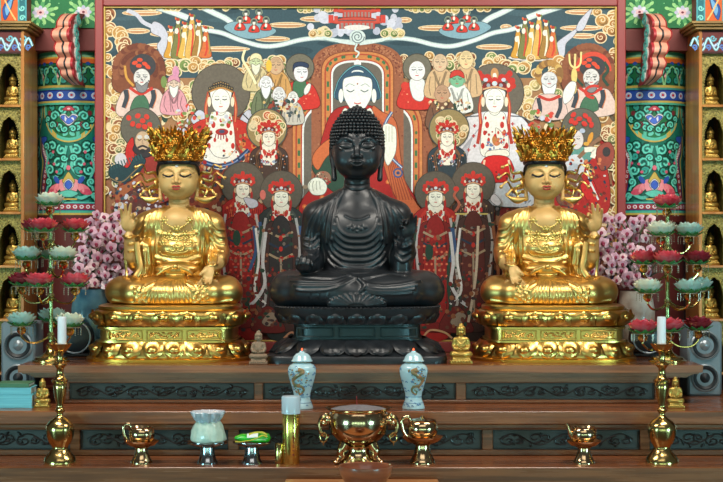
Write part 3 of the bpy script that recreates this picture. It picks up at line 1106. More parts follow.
def mural():
    p = Painter()
    rnd = random.Random(21)
    SKY, SKY2 = (58, 82, 92), (48, 70, 80)
    CREAM, OCH, BRN, BRN2, GRN = (226, 206, 168), (190, 140, 78), (146, 88, 56), (118, 64, 44), (118, 138, 78)
    RED, RED2, DRED, ORG = (192, 52, 44), (168, 40, 38), (120, 40, 38), (204, 116, 66)
    WHT, FACE, HALO, HALO2 = (224, 224, 222), (232, 228, 214), (104, 95, 84), (70, 64, 58)
    INK, NAVY, BLU, DGR = (44, 44, 46), (44, 58, 78), (60, 88, 132), (46, 72, 60)
    LIL, TAN, PINK = (196, 196, 210), (204, 170, 134), (218, 176, 168)

    def cloud(cx, cy, r, col, edge=CREAM, a0=None):
        a0 = rnd.uniform(0, 360) if a0 is None else a0
        p.ell(cx, cy, r + 1.1, r * .92 + 1.1, edge)
        p.ell(cx, cy, r, r * .92, col)
        dk = tuple(int(v * .72) for v in col)
        p.ell(cx + r * .15, cy + r * .25, r * .7, r * .6, dk)
        p.ell(cx, cy, r * .55, r * .5, col)
        if r > 2.6:
            p.spiral(cx, cy - .1 * r, r * .62, 1.1, max(.8, r * .17), edge, a0, rnd.choice((-1, 1)))

    def bank(x0, y0, x1, y1, n, r0, r1, cols, edge=CREAM):
        pts = [(rnd.uniform(x0, x1), rnd.uniform(y0, y1)) for _ in range(int(n * 1.4))]
        for (x, y) in sorted(pts, key=lambda q: q[1]):
            cloud(x, y, rnd.uniform(r0, r1) * .82, rnd.choice(cols), edge)

    def streak(x0, x1, y, h=2.2):
        p.ell((x0 + x1) / 2, y, abs(x1 - x0) / 2, h + .8, CREAM)
        p.ell((x0 + x1) / 2, y, abs(x1 - x0) / 2 - 1, h, (206, 160, 116))
        p.line([(x0 + 4, y - .6), (x1 - 4, y - .6)], .8, (236, 216, 190)); p.line([(x0 + 6, y + 1), (x1 - 6, y + 1)], .8, (176, 104, 70))

    def speck(x0, y0, x1, y1, n, cols, r=1.2):
        for _ in range(n):
            p.ell(rnd.uniform(x0, x1), rnd.uniform(y0, y1), r * rnd.uniform(.5, 1.3), r * rnd.uniform(.5, 1.3), rnd.choice(cols), n=7)

    def face(cx, cy, w, h, skin=FACE, eye=INK, dx=0, mouth=(196, 70, 60)):
        p.ell(cx, cy, w + .45, h + .45, (128, 96, 84))
        p.ell(cx, cy, w, h, skin)
        sh = tuple(int(v * .62) for v in skin)
        for s in (-1, 1):
            ex = cx + dx + s * w * .42
            p.line([(ex - w * .25, cy - h * .14), (ex, cy - h * .08), (ex + w * .25, cy - h * .14)], max(.7, w * .11), eye)
            p.line([(ex - w * .28, cy - h * .32), (ex, cy - h * .40), (ex + w * .28, cy - h * .32)], max(.4, w * .055), sh)
        p.line([(cx + dx, cy - h * .1), (cx + dx - w * .08, cy + h * .22), (cx + dx + w * .1, cy + h * .26)], max(.4, w * .05), sh)
        p.line([(cx + dx - w * .2, cy + h * .47), (cx + dx, cy + h * .5), (cx + dx + w * .2, cy + h * .47)], max(.6, w * .11), mouth, n=2)

    def halo(cx, cy, r, col=HALO):
        p.ell(cx, cy, r, r, HALO2, n=44)
        p.ell(cx, cy, r - .8, r - .8, col, n=44)

    def crown(cx, cy, w, hgt, col=RED):
        p.blob([(cx - w, cy), (cx - w * .9, cy - hgt * .4), (cx, cy - hgt * .65), (cx + w * .9, cy - hgt * .4), (cx + w, cy), (cx, cy - hgt * .14)], DRED)
        for s in (-1, 1):
            for (a, b, r) in ((1.15, .1, .27), (1.35, .55, .3), (1.0, .85, .26), (.55, .78, .3), (1.5, .25, .2)):
                p.ell(cx + s * w * a, cy - hgt * b, w * r, w * r * 1.15, col, s * 24)
        p.ell(cx, cy - hgt * 1.0, w * .3, w * .42, col)
        p.ell(cx, cy - hgt * .62, w * .34, w * .3, col)
        p.ell(cx, cy - hgt * .42, w * .22, w * .2, (196, 206, 214))
        for s in (-1, 1):
            p.ell(cx + s * w * .5, cy - hgt * .3, w * .16, w * .16, (150, 160, 170)); p.ell(cx + s * w * 1.1, cy - hgt * .3, w * .14, w * .2, (220, 200, 180))
        p.line([(cx - w, cy - hgt * .02), (cx, cy - hgt * .2), (cx + w, cy - hgt * .02)], w * .13, (210, 160, 120))

    def bodhi(cx, cy, w, h, hr, hcol, robe, rob2, hy=None, low=None, dx=0, ded=0, star=None):
        hy = cy - h * .15 if hy is None else hy
        halo(cx + ded, hy, hr, hcol)
        b = low or cy + h * 7
        sw = w * 3.1
        p.blob([(cx - w * 1.0, cy + h * .9), (cx - sw * .9, cy + h * 1.7), (cx - sw, cy + h * 3.4), (cx - sw * .8, b), (cx + sw * .8, b), (cx + sw, cy + h * 3.4), (cx + sw * .9, cy + h * 1.7), (cx + w * 1.0, cy + h * .9)], robe)
        for s in (-1, 1):
            p.line([(cx + s * w * .9, cy + h * 1.1), (cx + s * sw * .62, cy + h * 2.2), (cx + s * sw * .55, cy + h * 4)], w * .5, rob2)
            if star:
                for _ in range(18):
                    x, y = cx + s * rnd.uniform(w, sw * .93), rnd.uniform(cy + h * 1.7, min(b, cy + h * 5))
                    p.ell(x, y, .8, .8, rnd.choice(star), n=6)
            else:
                for _ in range(8):
                    x, y = cx + s * rnd.uniform(w * 1.3, sw * .85), rnd.uniform(cy + h * 1.8, cy + h * 4.2)
                    p.ell(x, y, w * .2, w * .2, (214, 110, 70), n=8)
        p.blob([(cx - w * .75, cy + h * .6), (cx - w * 1.3, cy + h * 1.35), (cx - w * 1.0, cy + h * 2.8), (cx - w * .8, cy + h * 3.3), (cx + w * .8, cy + h * 3.3), (cx + w * 1.0, cy + h * 2.8), (cx + w * 1.3, cy + h * 1.35), (cx + w * .75, cy + h * .6)], FACE)
        for s in (-1, 1):
            p.line([(cx + s * w * 1.1, cy - h * .2), (cx + s * w * 1.35, cy + h * .6), (cx + s * w * 1.15, cy + h * 1.5)], w * .32, RED2)
            p.ell(cx + s * w * 1.12, cy + h * .05, w * .22, h * .32, TAN)
            p.ell(cx + s * w * .7, cy + h * 1.75, w * .26, h * .42, RED, s * 15); p.ell(cx + s * w * 1.2, cy + h * 2.3, w * .28, h * .3, RED)
            p.ell(cx + s * w * .3, cy + h * 2.2, w * .14, h * .3, RED2); p.ell(cx + s * w * .9, cy + h * 2.9, w * .4, h * .2, (150, 162, 186))
        for _ in range(26):
            x, y = cx + rnd.uniform(-1.2, 1.2) * w, cy + rnd.uniform(1.5, 3.4) * h
            p.ell(x, y, w * rnd.uniform(.06, .16), w * rnd.uniform(.08, .26), rnd.choice((RED, RED2, DRED, (150, 160, 186), (190, 120, 80), (70, 60, 60))), rnd.uniform(-40, 40), n=7)
        for t in (-1, 1):
            for q in range(5):
                p.line([(cx + t * sw * (.45 + q * .1), cy + h * (1.9 + q * .12)), (cx + t * sw * (.55 + q * .09), cy + h * 4), (cx + t * sw * (.5 + q * .09), cy + h * 6)], .7, tuple(int(v * .62) for v in robe))
        p.line([(cx - w * .8, cy + h * 1.4), (cx, cy + h * 1.9), (cx + w * .8, cy + h * 1.4)], w * .13, (186, 96, 60))
        p.ell(cx, cy + h * 2.0, w * .3, h * .22, RED)
        p.ell(cx, cy - h * .35, w * 1.08, h * .85, (40, 46, 56))
        face(cx, cy, w, h, FACE, dx=dx)
        crown(cx, cy - h * .58, w * 1.12, h * 1.3)

    def skirts(cx, y0, y1, w, base, inner, sash):
        """Hanging robes of a standing figure."""
        p.blob([(cx - w * .8, y0), (cx - w, (y0 + y1) / 2), (cx - w * 1.1, y1), (cx + w * 1.1, y1), (cx + w, (y0 + y1) / 2), (cx + w * .8, y0)], base)
        p.blob([(cx - w * .45, y0), (cx - w * .55, y1 - 14), (cx, y1 - 4), (cx + w * .55, y1 - 14), (cx + w * .45, y0)], inner)
        for k in range(3):
            yy = y0 + 6 + k * 11
            p.line([(cx - w * .6, yy), (cx, yy + 5), (cx + w * .6, yy)], 2.2, (170, 150, 122) if k != 1 else NAVY)
            p.ell(cx, yy + 6, 2, 2.6, RED)
        for s in (-1, 1):
            p.line([(cx + s * w * .75, y0 - 8), (cx + s * w * .95, y0 + 20), (cx + s * w * .75, y1 - 30), (cx + s * w * 1.15, y1 - 6)], 2.6, sash)
            p.line([(cx + s * w * .95, y0), (cx + s * w * 1.25, (y0 + y1) / 2), (cx + s * w * 1.1, y1 - 14)], 3.2, rnd.choice((DGR, BLU, BRN)))
        p.line([(cx, y0 + 30), (cx + 1, y1 - 6)], 2, (160, 144, 122))
        speck(cx - w, y0, cx + w, y1, 90, [(90, 44, 40), (60, 54, 54), (150, 100, 76), DGR, (120, 110, 104), RED2], 1.7)

    def elder(cx, cy, w, h, skin, robe, beard=None, cap=None, ears=True):
        p.blob([(cx - w * .9, cy + h * .7), (cx - w * 2, cy + h * 2), (cx - w * 2, cy + h * 4), (cx + w * 2, cy + h * 4), (cx + w * 2, cy + h * 2), (cx + w * .9, cy + h * .7)], robe)
        p.line([(cx - w * .9, cy + h * 1), (cx, cy + h * 2.6), (cx + w * .9, cy + h)], w * .35, tuple(int(v * .7) for v in robe))
        for q in range(5):
            x = cx + (q - 2) * w * .7
            p.line([(x, cy + h * 1.6), (x + rnd.uniform(-2, 2), cy + h * 2.8), (x + rnd.uniform(-2, 2), cy + h * 3.8)], .7, tuple(int(v * .6) for v in robe))
        for s in (-1, 1):
            p.ell(cx + s * w, cy + h * .1, w * .22, h * .3, skin)
        face(cx, cy, w, h, skin, (70, 56, 50))
        for q in range(3):
            p.line([(cx - w * .5, cy - h * (.5 + q * .13)), (cx, cy - h * (.55 + q * .13)), (cx + w * .5, cy - h * (.5 + q * .13))], .4, tuple(int(v * .75) for v in skin))
        if beard:
            p.blob([(cx - w * .7, cy + h * .25), (cx - w * .6, cy + h * 1.2), (cx, cy + h * 1.9), (cx + w * .6, cy + h * 1.2), (cx + w * .7, cy + h * .25), (cx, cy + h * .5)], beard)
        if cap:
            p.blob([(cx - w, cy - h * .2), (cx - w * .8, cy - h * .95), (cx, cy - h * 1.25), (cx + w * .8, cy - h * .95), (cx + w, cy - h * .2), (cx, cy - h * .55)], cap)

    # ---- ground
    p.rect(100, 4, 621, 344, (150, 100, 72))
    p.rect(100, 4, 621, 80, SKY)
    for _ in range(40):
        x = rnd.uniform(110, 600)
        p.ell(x, rnd.uniform(10, 70), rnd.uniform(10, 24), rnd.uniform(2, 5), rnd.choice((SKY2, (66, 92, 102), SKY)))
    p.rect(100, 78, 621, 150, (160, 116, 80))
    p.rect(100, 225, 621, 344, (88, 44, 40))

    pal_u = [BRN, OCH, DRED, (150, 66, 50), DGR, CREAM, (96, 84, 66), (170, 120, 80), GRN, RED2]
    pal_l = [(64, 48, 46), DRED, (96, 50, 42), (52, 56, 54), (130, 78, 56), RED2, (84, 70, 60), (150, 106, 76), NAVY]
    for _ in range(1500):
        y = rnd.uniform(104, 338)
        pal = pal_u if y < 160 else pal_l
        p.ell(rnd.uniform(104, 617), y, rnd.uniform(1.4, 3.2), rnd.uniform(2.5, 7.5), rnd.choice(pal), rnd.uniform(-40, 40), n=9)
    # ---- sky: streaks of cloud, ribbons of light
    for a in ((122, 162, 13), (125, 150, 31), (150, 180, 34), (145, 170, 46), (200, 250, 49), (268, 306, 25), (255, 290, 39), (300, 330, 19), (398, 412, 20), (418, 452, 28), (476, 512, 47), (560, 602, 28), (565, 600, 12), (570, 596, 36), (500, 512, 27), (180, 214, 28)):
        streak(a[0], a[1], a[2])
    LT = (206, 218, 216)

    def ribbon(pts, w):
        p.line(pts, w + 1.2, (120, 140, 146)); p.line(pts, w, LT); p.line(pts, w * .3, (228, 234, 230))
    for s in (-1, 1):
        def m(pts, s=s):
            return [(357.5 + s * (357.5 - x), y) for x, y in pts]
        ribbon(m([(352, 42), (338, 41), (320, 38), (300, 40), (280, 45), (262, 46), (240, 40), (222, 33), (206, 30), (192, 26)]), 4)
        ribbon(m([(240, 32), (228, 20), (214, 13), (200, 6)]), 5)
        ribbon(m([(188, 18), (172, 12), (150, 5)]), 5.5)
        p.blob(m([(224, 28), (232, 22), (244, 22), (262, 24), (276, 30), (270, 36), (254, 39), (240, 37)]), (128, 164, 178))
        # band of five tiny seated red figures
        c = 255 if s < 0 else 463
        for (dx, dy) in ((-8, -7), (5, -8), (-14, 0), (0, 2), (12, 0)):
            x, y = c + dx - 1, 22 + dy
            p.ell(x, y - 2, 3.6, 3.8, (146, 156, 130)); p.ell(x, y - 2, 3.0, 3.2, (92, 104, 100))
            p.blob([(x - 5, y + 8), (x - 4, y + 3), (x, y + 1), (x + 4, y + 3), (x + 5, y + 8)], (204, 60, 50))
            p.ell(x - 1, y + 6, 2, 1.2, DGR); p.ell(x, y + 3.4, 1.3, 2.2, FACE); p.ell(x, y - 1, 1.5, 2, FACE); p.ell(x, y - 3, 1.5, 1, INK)
        # heavenly maidens on a pale cloud
        c = 187 if s < 0 else 534
        p.blob([(c - 26, 58), (c - 14, 54), (c, 57), (c + 16, 54), (c + 26, 58), (c + 14, 61), (c - 10, 61)], (214, 208, 204))
        if s > 0:
            p.blob([(c + 20, 58), (c + 22, 44), (c + 34, 34), (c + 44, 28), (c + 40, 36), (c + 32, 44), (c + 30, 56)], LIL)
            p.blob([(c + 42, 30), (c + 46, 20), (c + 58, 8), (c + 54, 20), (c + 49, 30)], LIL)
        else:
            p.blob([(c - 34, 22), (c - 26, 24), (c - 20, 32), (c - 17, 44), (c - 12, 56), (c - 24, 57), (c - 30, 46), (c - 26, 38), (c - 36, 32)], LIL)
            p.line([(c - 60, 10), (c - 50, 15), (c - 44, 22), (c - 34, 27)], 4, LIL)
        for i, dx in enumerate((-16, -9, -2, 5, 12, 19)):
            yy = (30, 22, 26, 18, 24, 30)[i]
            col = ((206, 150, 60), (120, 120, 70), (214, 170, 80), (214, 170, 90), (160, 120, 60), (206, 110, 60))[i]
            p.blob([(c + dx - 2, yy + 2), (c + dx - 4, yy + 16), (c + dx - 7, 57), (c + dx + 5, 57), (c + dx + 4, yy + 16), (c + dx + 2, yy + 2)], col)
            p.line([(c + dx, yy + 6), (c + dx + 1, yy + 18), (c + dx - 1, 56)], 1.8, (206, 66, 50) if i % 2 else (238, 226, 200))
            p.line([(c + dx + 2, yy + 5), (c + dx + 4, yy + 20), (c + dx + 3, 54)], 1.2, (150, 140, 80))
            p.ell(c + dx, yy, 2, 2.4, FACE); p.ell(c + dx, yy - 2.4, 2.2, 1.6, (170, 60, 40)); p.ell(c + dx + 2.4, yy - 2, 1, 1.6, (110, 130, 70)); p.ell(c + dx - 1.4, yy + 9, 2, 3, (228, 220, 206))
            p.ell(c + dx - 2.2, yy - 3.5, .9, 1.4, (222, 110, 60))
    # side cloud columns and the cloud belt under the sky
    for (x0, x1) in ((103, 128), (596, 619)):
        bank(x0, 12, x1, 82, 22, 4.5, 8, [OCH, (170, 116, 60), BRN, OCH])
    bank(128, 6, 290, 8, 16, 2.5, 4, [OCH, GRN, (206, 180, 110)])
    bank(300, 6, 335, 10, 8, 2.5, 4, [OCH, GRN, (206, 180, 110)])
    bank(400, 6, 490, 10, 22, 2.5, 4.6, [OCH, GRN, (206, 180, 110)])
    bank(130, 60, 330, 74, 46, 4, 7.5, [OCH, BRN, GRN, OCH])
    bank(390, 56, 600, 74, 48, 4, 7.5, [OCH, BRN, GRN, OCH])
    bank(206, 74, 320, 110, 30, 4, 7, [OCH, GRN, BRN, (214, 190, 130)])
    bank(394, 74, 470, 110, 24, 4, 7, [OCH, GRN, BRN, (214, 190, 130)])
    bank(104, 84, 210, 118, 40, 3.5, 6.5, [OCH, GRN, (204, 180, 120), OCH])
    bank(510, 84, 618, 118, 40, 3.5, 6.5, [OCH, GRN, (204, 180, 120), OCH])
    for (x0, x1) in ((104, 150), (572, 619)):
        bank(x0, 120, x1, 232, 56, 3.6, 7.2, [(160, 112, 76), OCH, BRN, (124, 126, 84)])

    # ---- palace in the clouds
    for _ in range(46):
        p.ell(357.5 + rnd.uniform(-52, 52) * rnd.uniform(.4, 1), rnd.uniform(8, 34), rnd.uniform(3, 6), rnd.uniform(3, 5), rnd.choice((LIL, (206, 206, 220), (180, 182, 200))))
    for (y, w) in ((10, 20), (21, 25)):
        p.blob([(357 - w, y + 1), (357 - w * .6, y - 3), (357, y - 4), (357 + w * .6, y - 3), (357 + w, y + 1), (357 + w * .7, y + 3), (357 - w * .7, y + 3)], (198, 76, 62))
        p.rect(357 - w * .7, y + 2, 357 + w * .7, y + 8, (150, 130, 124))
        for k in range(-4, 5):
            p.rect(357 + k * w * .17 - .8, y + 2, 357 + k * w * .17 + .8, y + 8, (190, 70, 60))
        p.line([(357 - w * .8, y - .5), (357 + w * .8, y - .5)], 1, (96, 84, 84))
        for s in (-1, 1):
            p.rect(357 + s * (w + 1) - 2.5, y - 6, 357 + s * (w + 1) + 2.5, y + 2, (206, 70, 60)); p.rect(357 + s * (w - 4) - 1.8, y - 5, 357 + s * (w - 4) + 1.8, y + 1, (206, 80, 66))
    p.rect(346, 6.5, 366, 9, (84, 90, 104))
    p.ell(357, 27.5, 13, 2.6, (226, 220, 216))
    for s in (-1, 1):
        bank(357.5 + s * 34 - 14, 30, 357.5 + s * 34 + 10, 34, 8, 3, 4.6, [GRN, (206, 180, 110), OCH])

    # ---- great double mandorla of the enthroned figure
    def arch(cx, hw, top, low, sq=.62):
        pts = []
        for k in range(25):
            a = PI + PI * k / 24
            x, y = math.cos(a), math.sin(a)
            e = 2 / 2.7
            pts.append((cx + hw * abs(x) ** e * (1 if x > 0 else -1), top + hw * sq + hw * sq * abs(y) ** e * -1))
        return [(cx - hw, low)] + pts + [(cx + hw, low)]

    def mand(cx, hw, top, low):
        p.poly(arch(cx, hw, top, low), (152, 92, 66))
        for _ in range(int(hw * 5)):
            k = rnd.randrange(26)
            q = arch(cx, hw - rnd.uniform(1, 9), top + rnd.uniform(1, 8), low)
            x, y = q[rnd.randrange(len(q))]
            if y == low:
                y = rnd.uniform(top + hw * .6, low)
            p.ell(x + rnd.uniform(-1, 1), y, .9, .9, rnd.choice(((120, 62, 48), (176, 116, 84))), n=6)
        p.poly(arch(cx, hw - 9.5, top + 8, low), (122, 62, 44))
        p.poly(arch(cx, hw - 10.3, top + 8.8, low), (200, 128, 76))
        p.poly(arch(cx, hw - 13, top + 11, low), (172, 70, 50))
        q = arch(cx, hw - 14.5, top + 12.3, low)
        p.poly(q, (198, 126, 72))
        qq = catmull(q, 2)
        for i in range(0, len(qq)):
            if i % 5 < 2:
                p.ell(qq[i][0] * .97 + cx * .03, qq[i][1] + 1, 1.4, 1.8, (70, 110, 70), n=7)
        for s in (-1, 1):
            y = top + hw * .62 + 10
            while y < low - 4:
                p.rect(cx + s * (hw - 16.5) - 1.3, y, cx + s * (hw - 16.5) + 1.3, y + 5.5, (70, 108, 70)); y += 12
        p.poly(arch(cx, hw - 18.6, top + 16.5, low), (176, 60, 48))
        p.poly(arch(cx, hw - 19.6, top + 17.5, low), WHT)
        p.poly(arch(cx, hw - 21.4, top + 19.5, low), (106, 97, 88))
    mand(357.5, 75, 82, 306)
    mand(357.5, 46, 43, 200)

    # spiral of light rising from the crown
    for s in (-1, 1):
        p.line([(357.5 + s * 2, 44), (357.5 + s * 16, 42), (357.5 + s * 34, 38)], 3, LT)
    p.ell(357.5, 37, 8, 7, LT); p.spiral(357.5, 37, 7, 2.2, 1.1, (110, 124, 130)); p.line([(357, 44), (355, 50), (359, 53), (356, 58)], 1.6, LT)
    # enthroned figure
    p.blob([(345, 106), (331, 114), (322, 138), (317, 162), (312, 186), (299, 206), (302, 240), (306, 300), (408, 300), (413, 240), (425, 214), (409, 188), (400, 170), (396, 150), (390, 120), (371, 106)], RED2)
    for _ in range(70):
        x, y = rnd.uniform(296, 420), rnd.uniform(112, 230)
        if abs(x - 357) < 14 + (y - 100) * .36:
            p.ell(x, y, 2.6, 2.4, (214, 104, 56)); p.ell(x, y, 1.2, 1.1, (226, 150, 90))
    p.blob([(372, 108), (382, 112), (396, 122), (401, 160), (408, 190), (424, 214), (410, 216), (392, 190), (380, 150)], (196, 100, 62))
    for k in range(7):
        p.line([(374 + k * 2.2, 114 + k * 2), (385 + k * 1.4, 150), (394 + k * 3, 200)], .9, (150, 66, 44))
    p.line([(392, 112), (386, 122), (380, 140), (390, 156), (402, 168)], 3.0, (60, 84, 130)); p.line([(392, 112), (386, 122), (380, 140), (390, 156), (402, 168)], 1, (190, 200, 210))
    p.ell(398, 173, 5, 5, (60, 84, 130)); p.ell(398, 173, 3.4, 3.4, (196, 120, 80)); p.ell(398, 173, 1.8, 1.8, (50, 70, 120))
    p.blob([(383, 152), (382.6, 128), (386, 124), (389, 124), (393, 126), (396, 130), (396, 150), (391, 162), (387, 165)], FACE)
    for k in range(3):
        p.line([(386 + k * 3, 126), (386 + k * 3, 142)], .6, (176, 170, 150))
    p.blob([(312, 168), (322, 158), (340, 150), (350, 170), (345, 196), (326, 186)], (50, 74, 60))
    p.blob([(312, 160), (318, 148), (332, 138), (340, 144), (326, 158), (318, 170)], (200, 104, 62))
    p.ell(323, 178, 8, 7, (150, 106, 86)); speck(316, 172, 331, 184, 30, [(226, 206, 180), RED2, DGR], .9)
    p.blob([(308, 184), (314, 178), (322, 179), (327, 186), (324, 194), (314, 195), (309, 190)], FACE)
    p.ell(305, 187, 3, 2, (150, 130, 110))
    p.ell(357.5, 64, 3.6, 4.2, WHT)
    p.blob([(337, 100), (336, 86), (341, 76), (349, 68), (357.5, 65), (366, 68), (374, 76), (379, 86), (378, 100)], (96, 150, 160))
    p.blob([(338, 100), (337.5, 86), (342, 77), (350, 69.5), (357.5, 66.5), (365, 69.5), (373, 77), (377.5, 86), (377, 100)], (54, 82, 104))
    p.ell(357.5, 72.5, 6, 2.4, WHT); p.ell(357.5, 73.6, 6, 1.8, (54, 82, 104))
    p.blob([(343, 92), (343.5, 80), (350, 77), (357.5, 76), (365, 77), (371.5, 80), (372, 92), (369, 102), (362, 111), (353, 111), (346, 102)], (234, 232, 226))
    for s in (-1, 1):
        p.line([(357.5 + s * 3, 90), (357.5 + s * 7, 92), (357.5 + s * 11, 90)], 1, (70, 84, 90)); p.line([(357.5 + s * 3, 86), (357.5 + s * 8, 84), (357.5 + s * 12, 87)], .6, (130, 140, 140))
        p.ell(357.5 + s * 16.5, 96, 2.4, 7, (234, 230, 222))
    p.ell(357.5, 84, .9, .9, (150, 90, 80)); p.line([(354, 103), (357.5, 104), (361, 103)], 1.2, (206, 90, 80))
    p.blob([(345, 108), (357, 120), (370, 108), (374, 126), (357, 150), (341, 126)], FACE)

    # ---- the two large attendants
    for s in (-1, 1):
        cx = 221 if s < 0 else 494.5
        halo(cx, 93, 29.5)
        if s < 0:
            p.blob([(cx - 14, 116), (cx - 34, 128), (cx - 42, 150), (cx - 50, 190), (cx - 46, 226), (cx + 44, 226), (cx + 46, 190), (cx + 42, 150), (cx + 34, 128), (cx + 14, 116)], (150, 70, 48))
            for (dx, sx) in ((-24, -1), (25, 1)):
                p.blob([(cx + dx - 6, 120), (cx + dx + 2, 110), (cx + dx + 9, 116), (cx + dx + 2, 126)], LIL); p.line([(cx + dx - 3, 114), (cx + dx + 5, 122)], 1.2, INK)
            p.blob([(cx + 14, 120), (cx + 32, 128), (cx + 40, 142), (cx + 34, 156), (cx + 18, 150)], RED); p.blob([(cx - 14, 120), (cx - 32, 128), (cx - 40, 142), (cx - 34, 156), (cx - 18, 150)], RED)
            for (dx, y) in ((28, 136), (22, 144), (33, 146), (-28, 136), (-22, 146)):
                p.ell(cx + dx, y, 3, 3, (206, 120, 64)); p.ell(cx + dx, y, 1.4, 1.4, RED2)
            speck(cx - 46, 168, cx + 46, 224, 150, [(110, 50, 44), (60, 56, 56), NAVY, (150, 90, 60), RED2, (84, 60, 50), (196, 170, 140)], 2.6)
            speck(cx - 38, 126, cx + 38, 166, 120, [(96, 64, 44), ORG, (150, 110, 70), DRED, (196, 160, 110)], 1.8)
        else:
            p.blob([(cx - 12, 112), (cx - 30, 120), (cx - 44, 146), (cx - 42, 176), (cx - 30, 200), (cx + 36, 206), (cx + 44, 176), (cx + 44, 146), (cx + 30, 120), (cx + 12, 112)], (216, 214, 220))
            for k in range(9):
                for t in (-1, 1):
                    p.line([(cx + t * (12 + k * .8), 124 + k), (cx + t * (22 + k * 1.6), 138 + k * 2), (cx + t * (26 + k * .6), 150 + k * 3)], .7, (160, 160, 170))
            for (dx, y) in ((-20, 126), (-21, 136), (-20, 146), (18, 124), (20, 132), (20, 142), (-26, 150), (-30, 158), (24, 150)):
                p.rect(cx + dx - 1.8, y - .6, cx + dx + 1.8, y + .6, (176, 56, 60)); p.rect(cx + dx - .6, y - 1.8, cx + dx + .6, y + 1.8, (176, 56, 60))
            for t in (-1, 1):
                p.line([(cx + t * 16, 116), (cx + t * 30, 118), (cx + t * 40, 130), (cx + t * 42, 146)], 1.2, (76, 80, 86))
        p.blob([(cx - 8, 112), (cx - 12, 122), (cx - 14, 140), (cx - 12, 156), (cx + 12, 156), (cx + 14, 140), (cx + 12, 122), (cx + 8, 112)], (232, 230, 222))
        for t in (-1, 1):
            p.line([(cx + t * 12, 92), (cx + t * 15, 108), (cx + t * 14, 124), (cx + t * 17, 144)], 3.2, (178, 60, 48)); p.line([(cx + t * 12, 92), (cx + t * 15, 108), (cx + t * 14, 124)], 1, (216, 140, 90))
            for (a, y, r) in ((7.5, 125, 2.6), (10, 133, 2), (6, 140, 1.8), (12, 146, 2.4), (9, 118, 1.4)):
                p.ell(cx + t * a, y, r * .8, r * 1.3, RED)
        if s < 0:
            p.ell(cx + 1, 132, 6.5, 3.4, (168, 48, 46)); p.ell(cx + 1, 131.6, 3, 1.8, (70, 80, 110))
            for k in range(-2, 3):
                p.line([(cx + k * 2.4, 134), (cx + k * 2.8, 140 - abs(k))], 1, (150, 50, 60))
            p.blob([(cx - 15, 146), (cx - 6, 156), (cx + 6, 158), (cx + 15, 150), (cx + 18, 158), (cx, 170), (cx - 20, 160)], (232, 228, 220))
            p.line([(cx - 26, 158), (cx - 12, 164), (cx, 166), (cx + 14, 162), (cx + 28, 150)], 5, (44, 64, 104)); p.line([(cx - 26, 158), (cx - 12, 164), (cx, 166), (cx + 14, 162), (cx + 28, 150)], 1.2, (120, 140, 180))
        else:
            p.ell(cx + 2, 140, 4.6, 6, (188, 126, 66)); p.blob([(cx + 1, 128), (cx + 8, 134), (cx + 9, 144), (cx + 3, 140)], FACE)
            speck(cx - 9, 130, cx + 14, 152, 40, [RED, (168, 50, 48), (206, 120, 80), (110, 130, 170)], 1.5)
            p.blob([(cx - 8, 152), (cx, 150), (cx + 12, 150), (cx + 14, 156), (cx, 158), (cx - 9, 157)], FACE)
            p.blob([(cx - 10, 158), (cx + 14, 158), (cx + 18, 180), (cx - 14, 180)], (206, 40, 40)); p.line([(cx - 10, 160), (cx - 14, 182)], 2, (226, 200, 170)); p.line([(cx + 14, 160), (cx + 18, 182)], 2, (226, 200, 170))
        p.ell(cx, 92, 12.6, 9, (40, 40, 46))
        p.blob([(cx - 10.5, 92), (cx - 10, 98), (cx - 8, 107), (cx - 3, 114.5), (cx + 3, 114.5), (cx + 8, 107), (cx + 10, 98), (cx + 10.5, 92), (cx + 5, 89), (cx, 88.4), (cx - 5, 89)], (236, 233, 222))
        face(cx, 101, 9, 12, (236, 233, 222))
        for t in (-1, 1):
            p.ell(cx + t * 11.6, 102, 1.8, 5, (230, 214, 190))
        if s < 0:
            for k in range(-5, 6):
                p.ell(cx + k * 2.2, 85.5 + abs(k) * .6, 1.9, 1.9, INK); p.ell(cx + k * 2.2, 85.5 + abs(k) * .6, 1.0, 1.0, (130, 108, 70))
            for k in range(-3, 4):
                p.ell(cx + k * 2.3, 82.4 + abs(k) * .7, 1.6, 1.7, INK); p.ell(cx + k * 2.3, 82.4 + abs(k) * .7, .8, .8, (150, 120, 80))
            p.line([(cx - 12, 92), (cx, 88), (cx + 12, 92)], 1.8, (184, 130, 70))
        else:
            crown(cx, 90, 12.5, 15)
            p.ell(cx, 74, 4, 6, (196, 140, 90)); p.ell(cx, 76, 2, 3, FACE); p.ell(cx, 79, 2.4, 2, RED)
            for t in (-1, 1):
                p.ell(cx + t * 9, 80, 2.4, 2, LIL); p.ell(cx + t * 15, 74, 3, 3.4, RED)

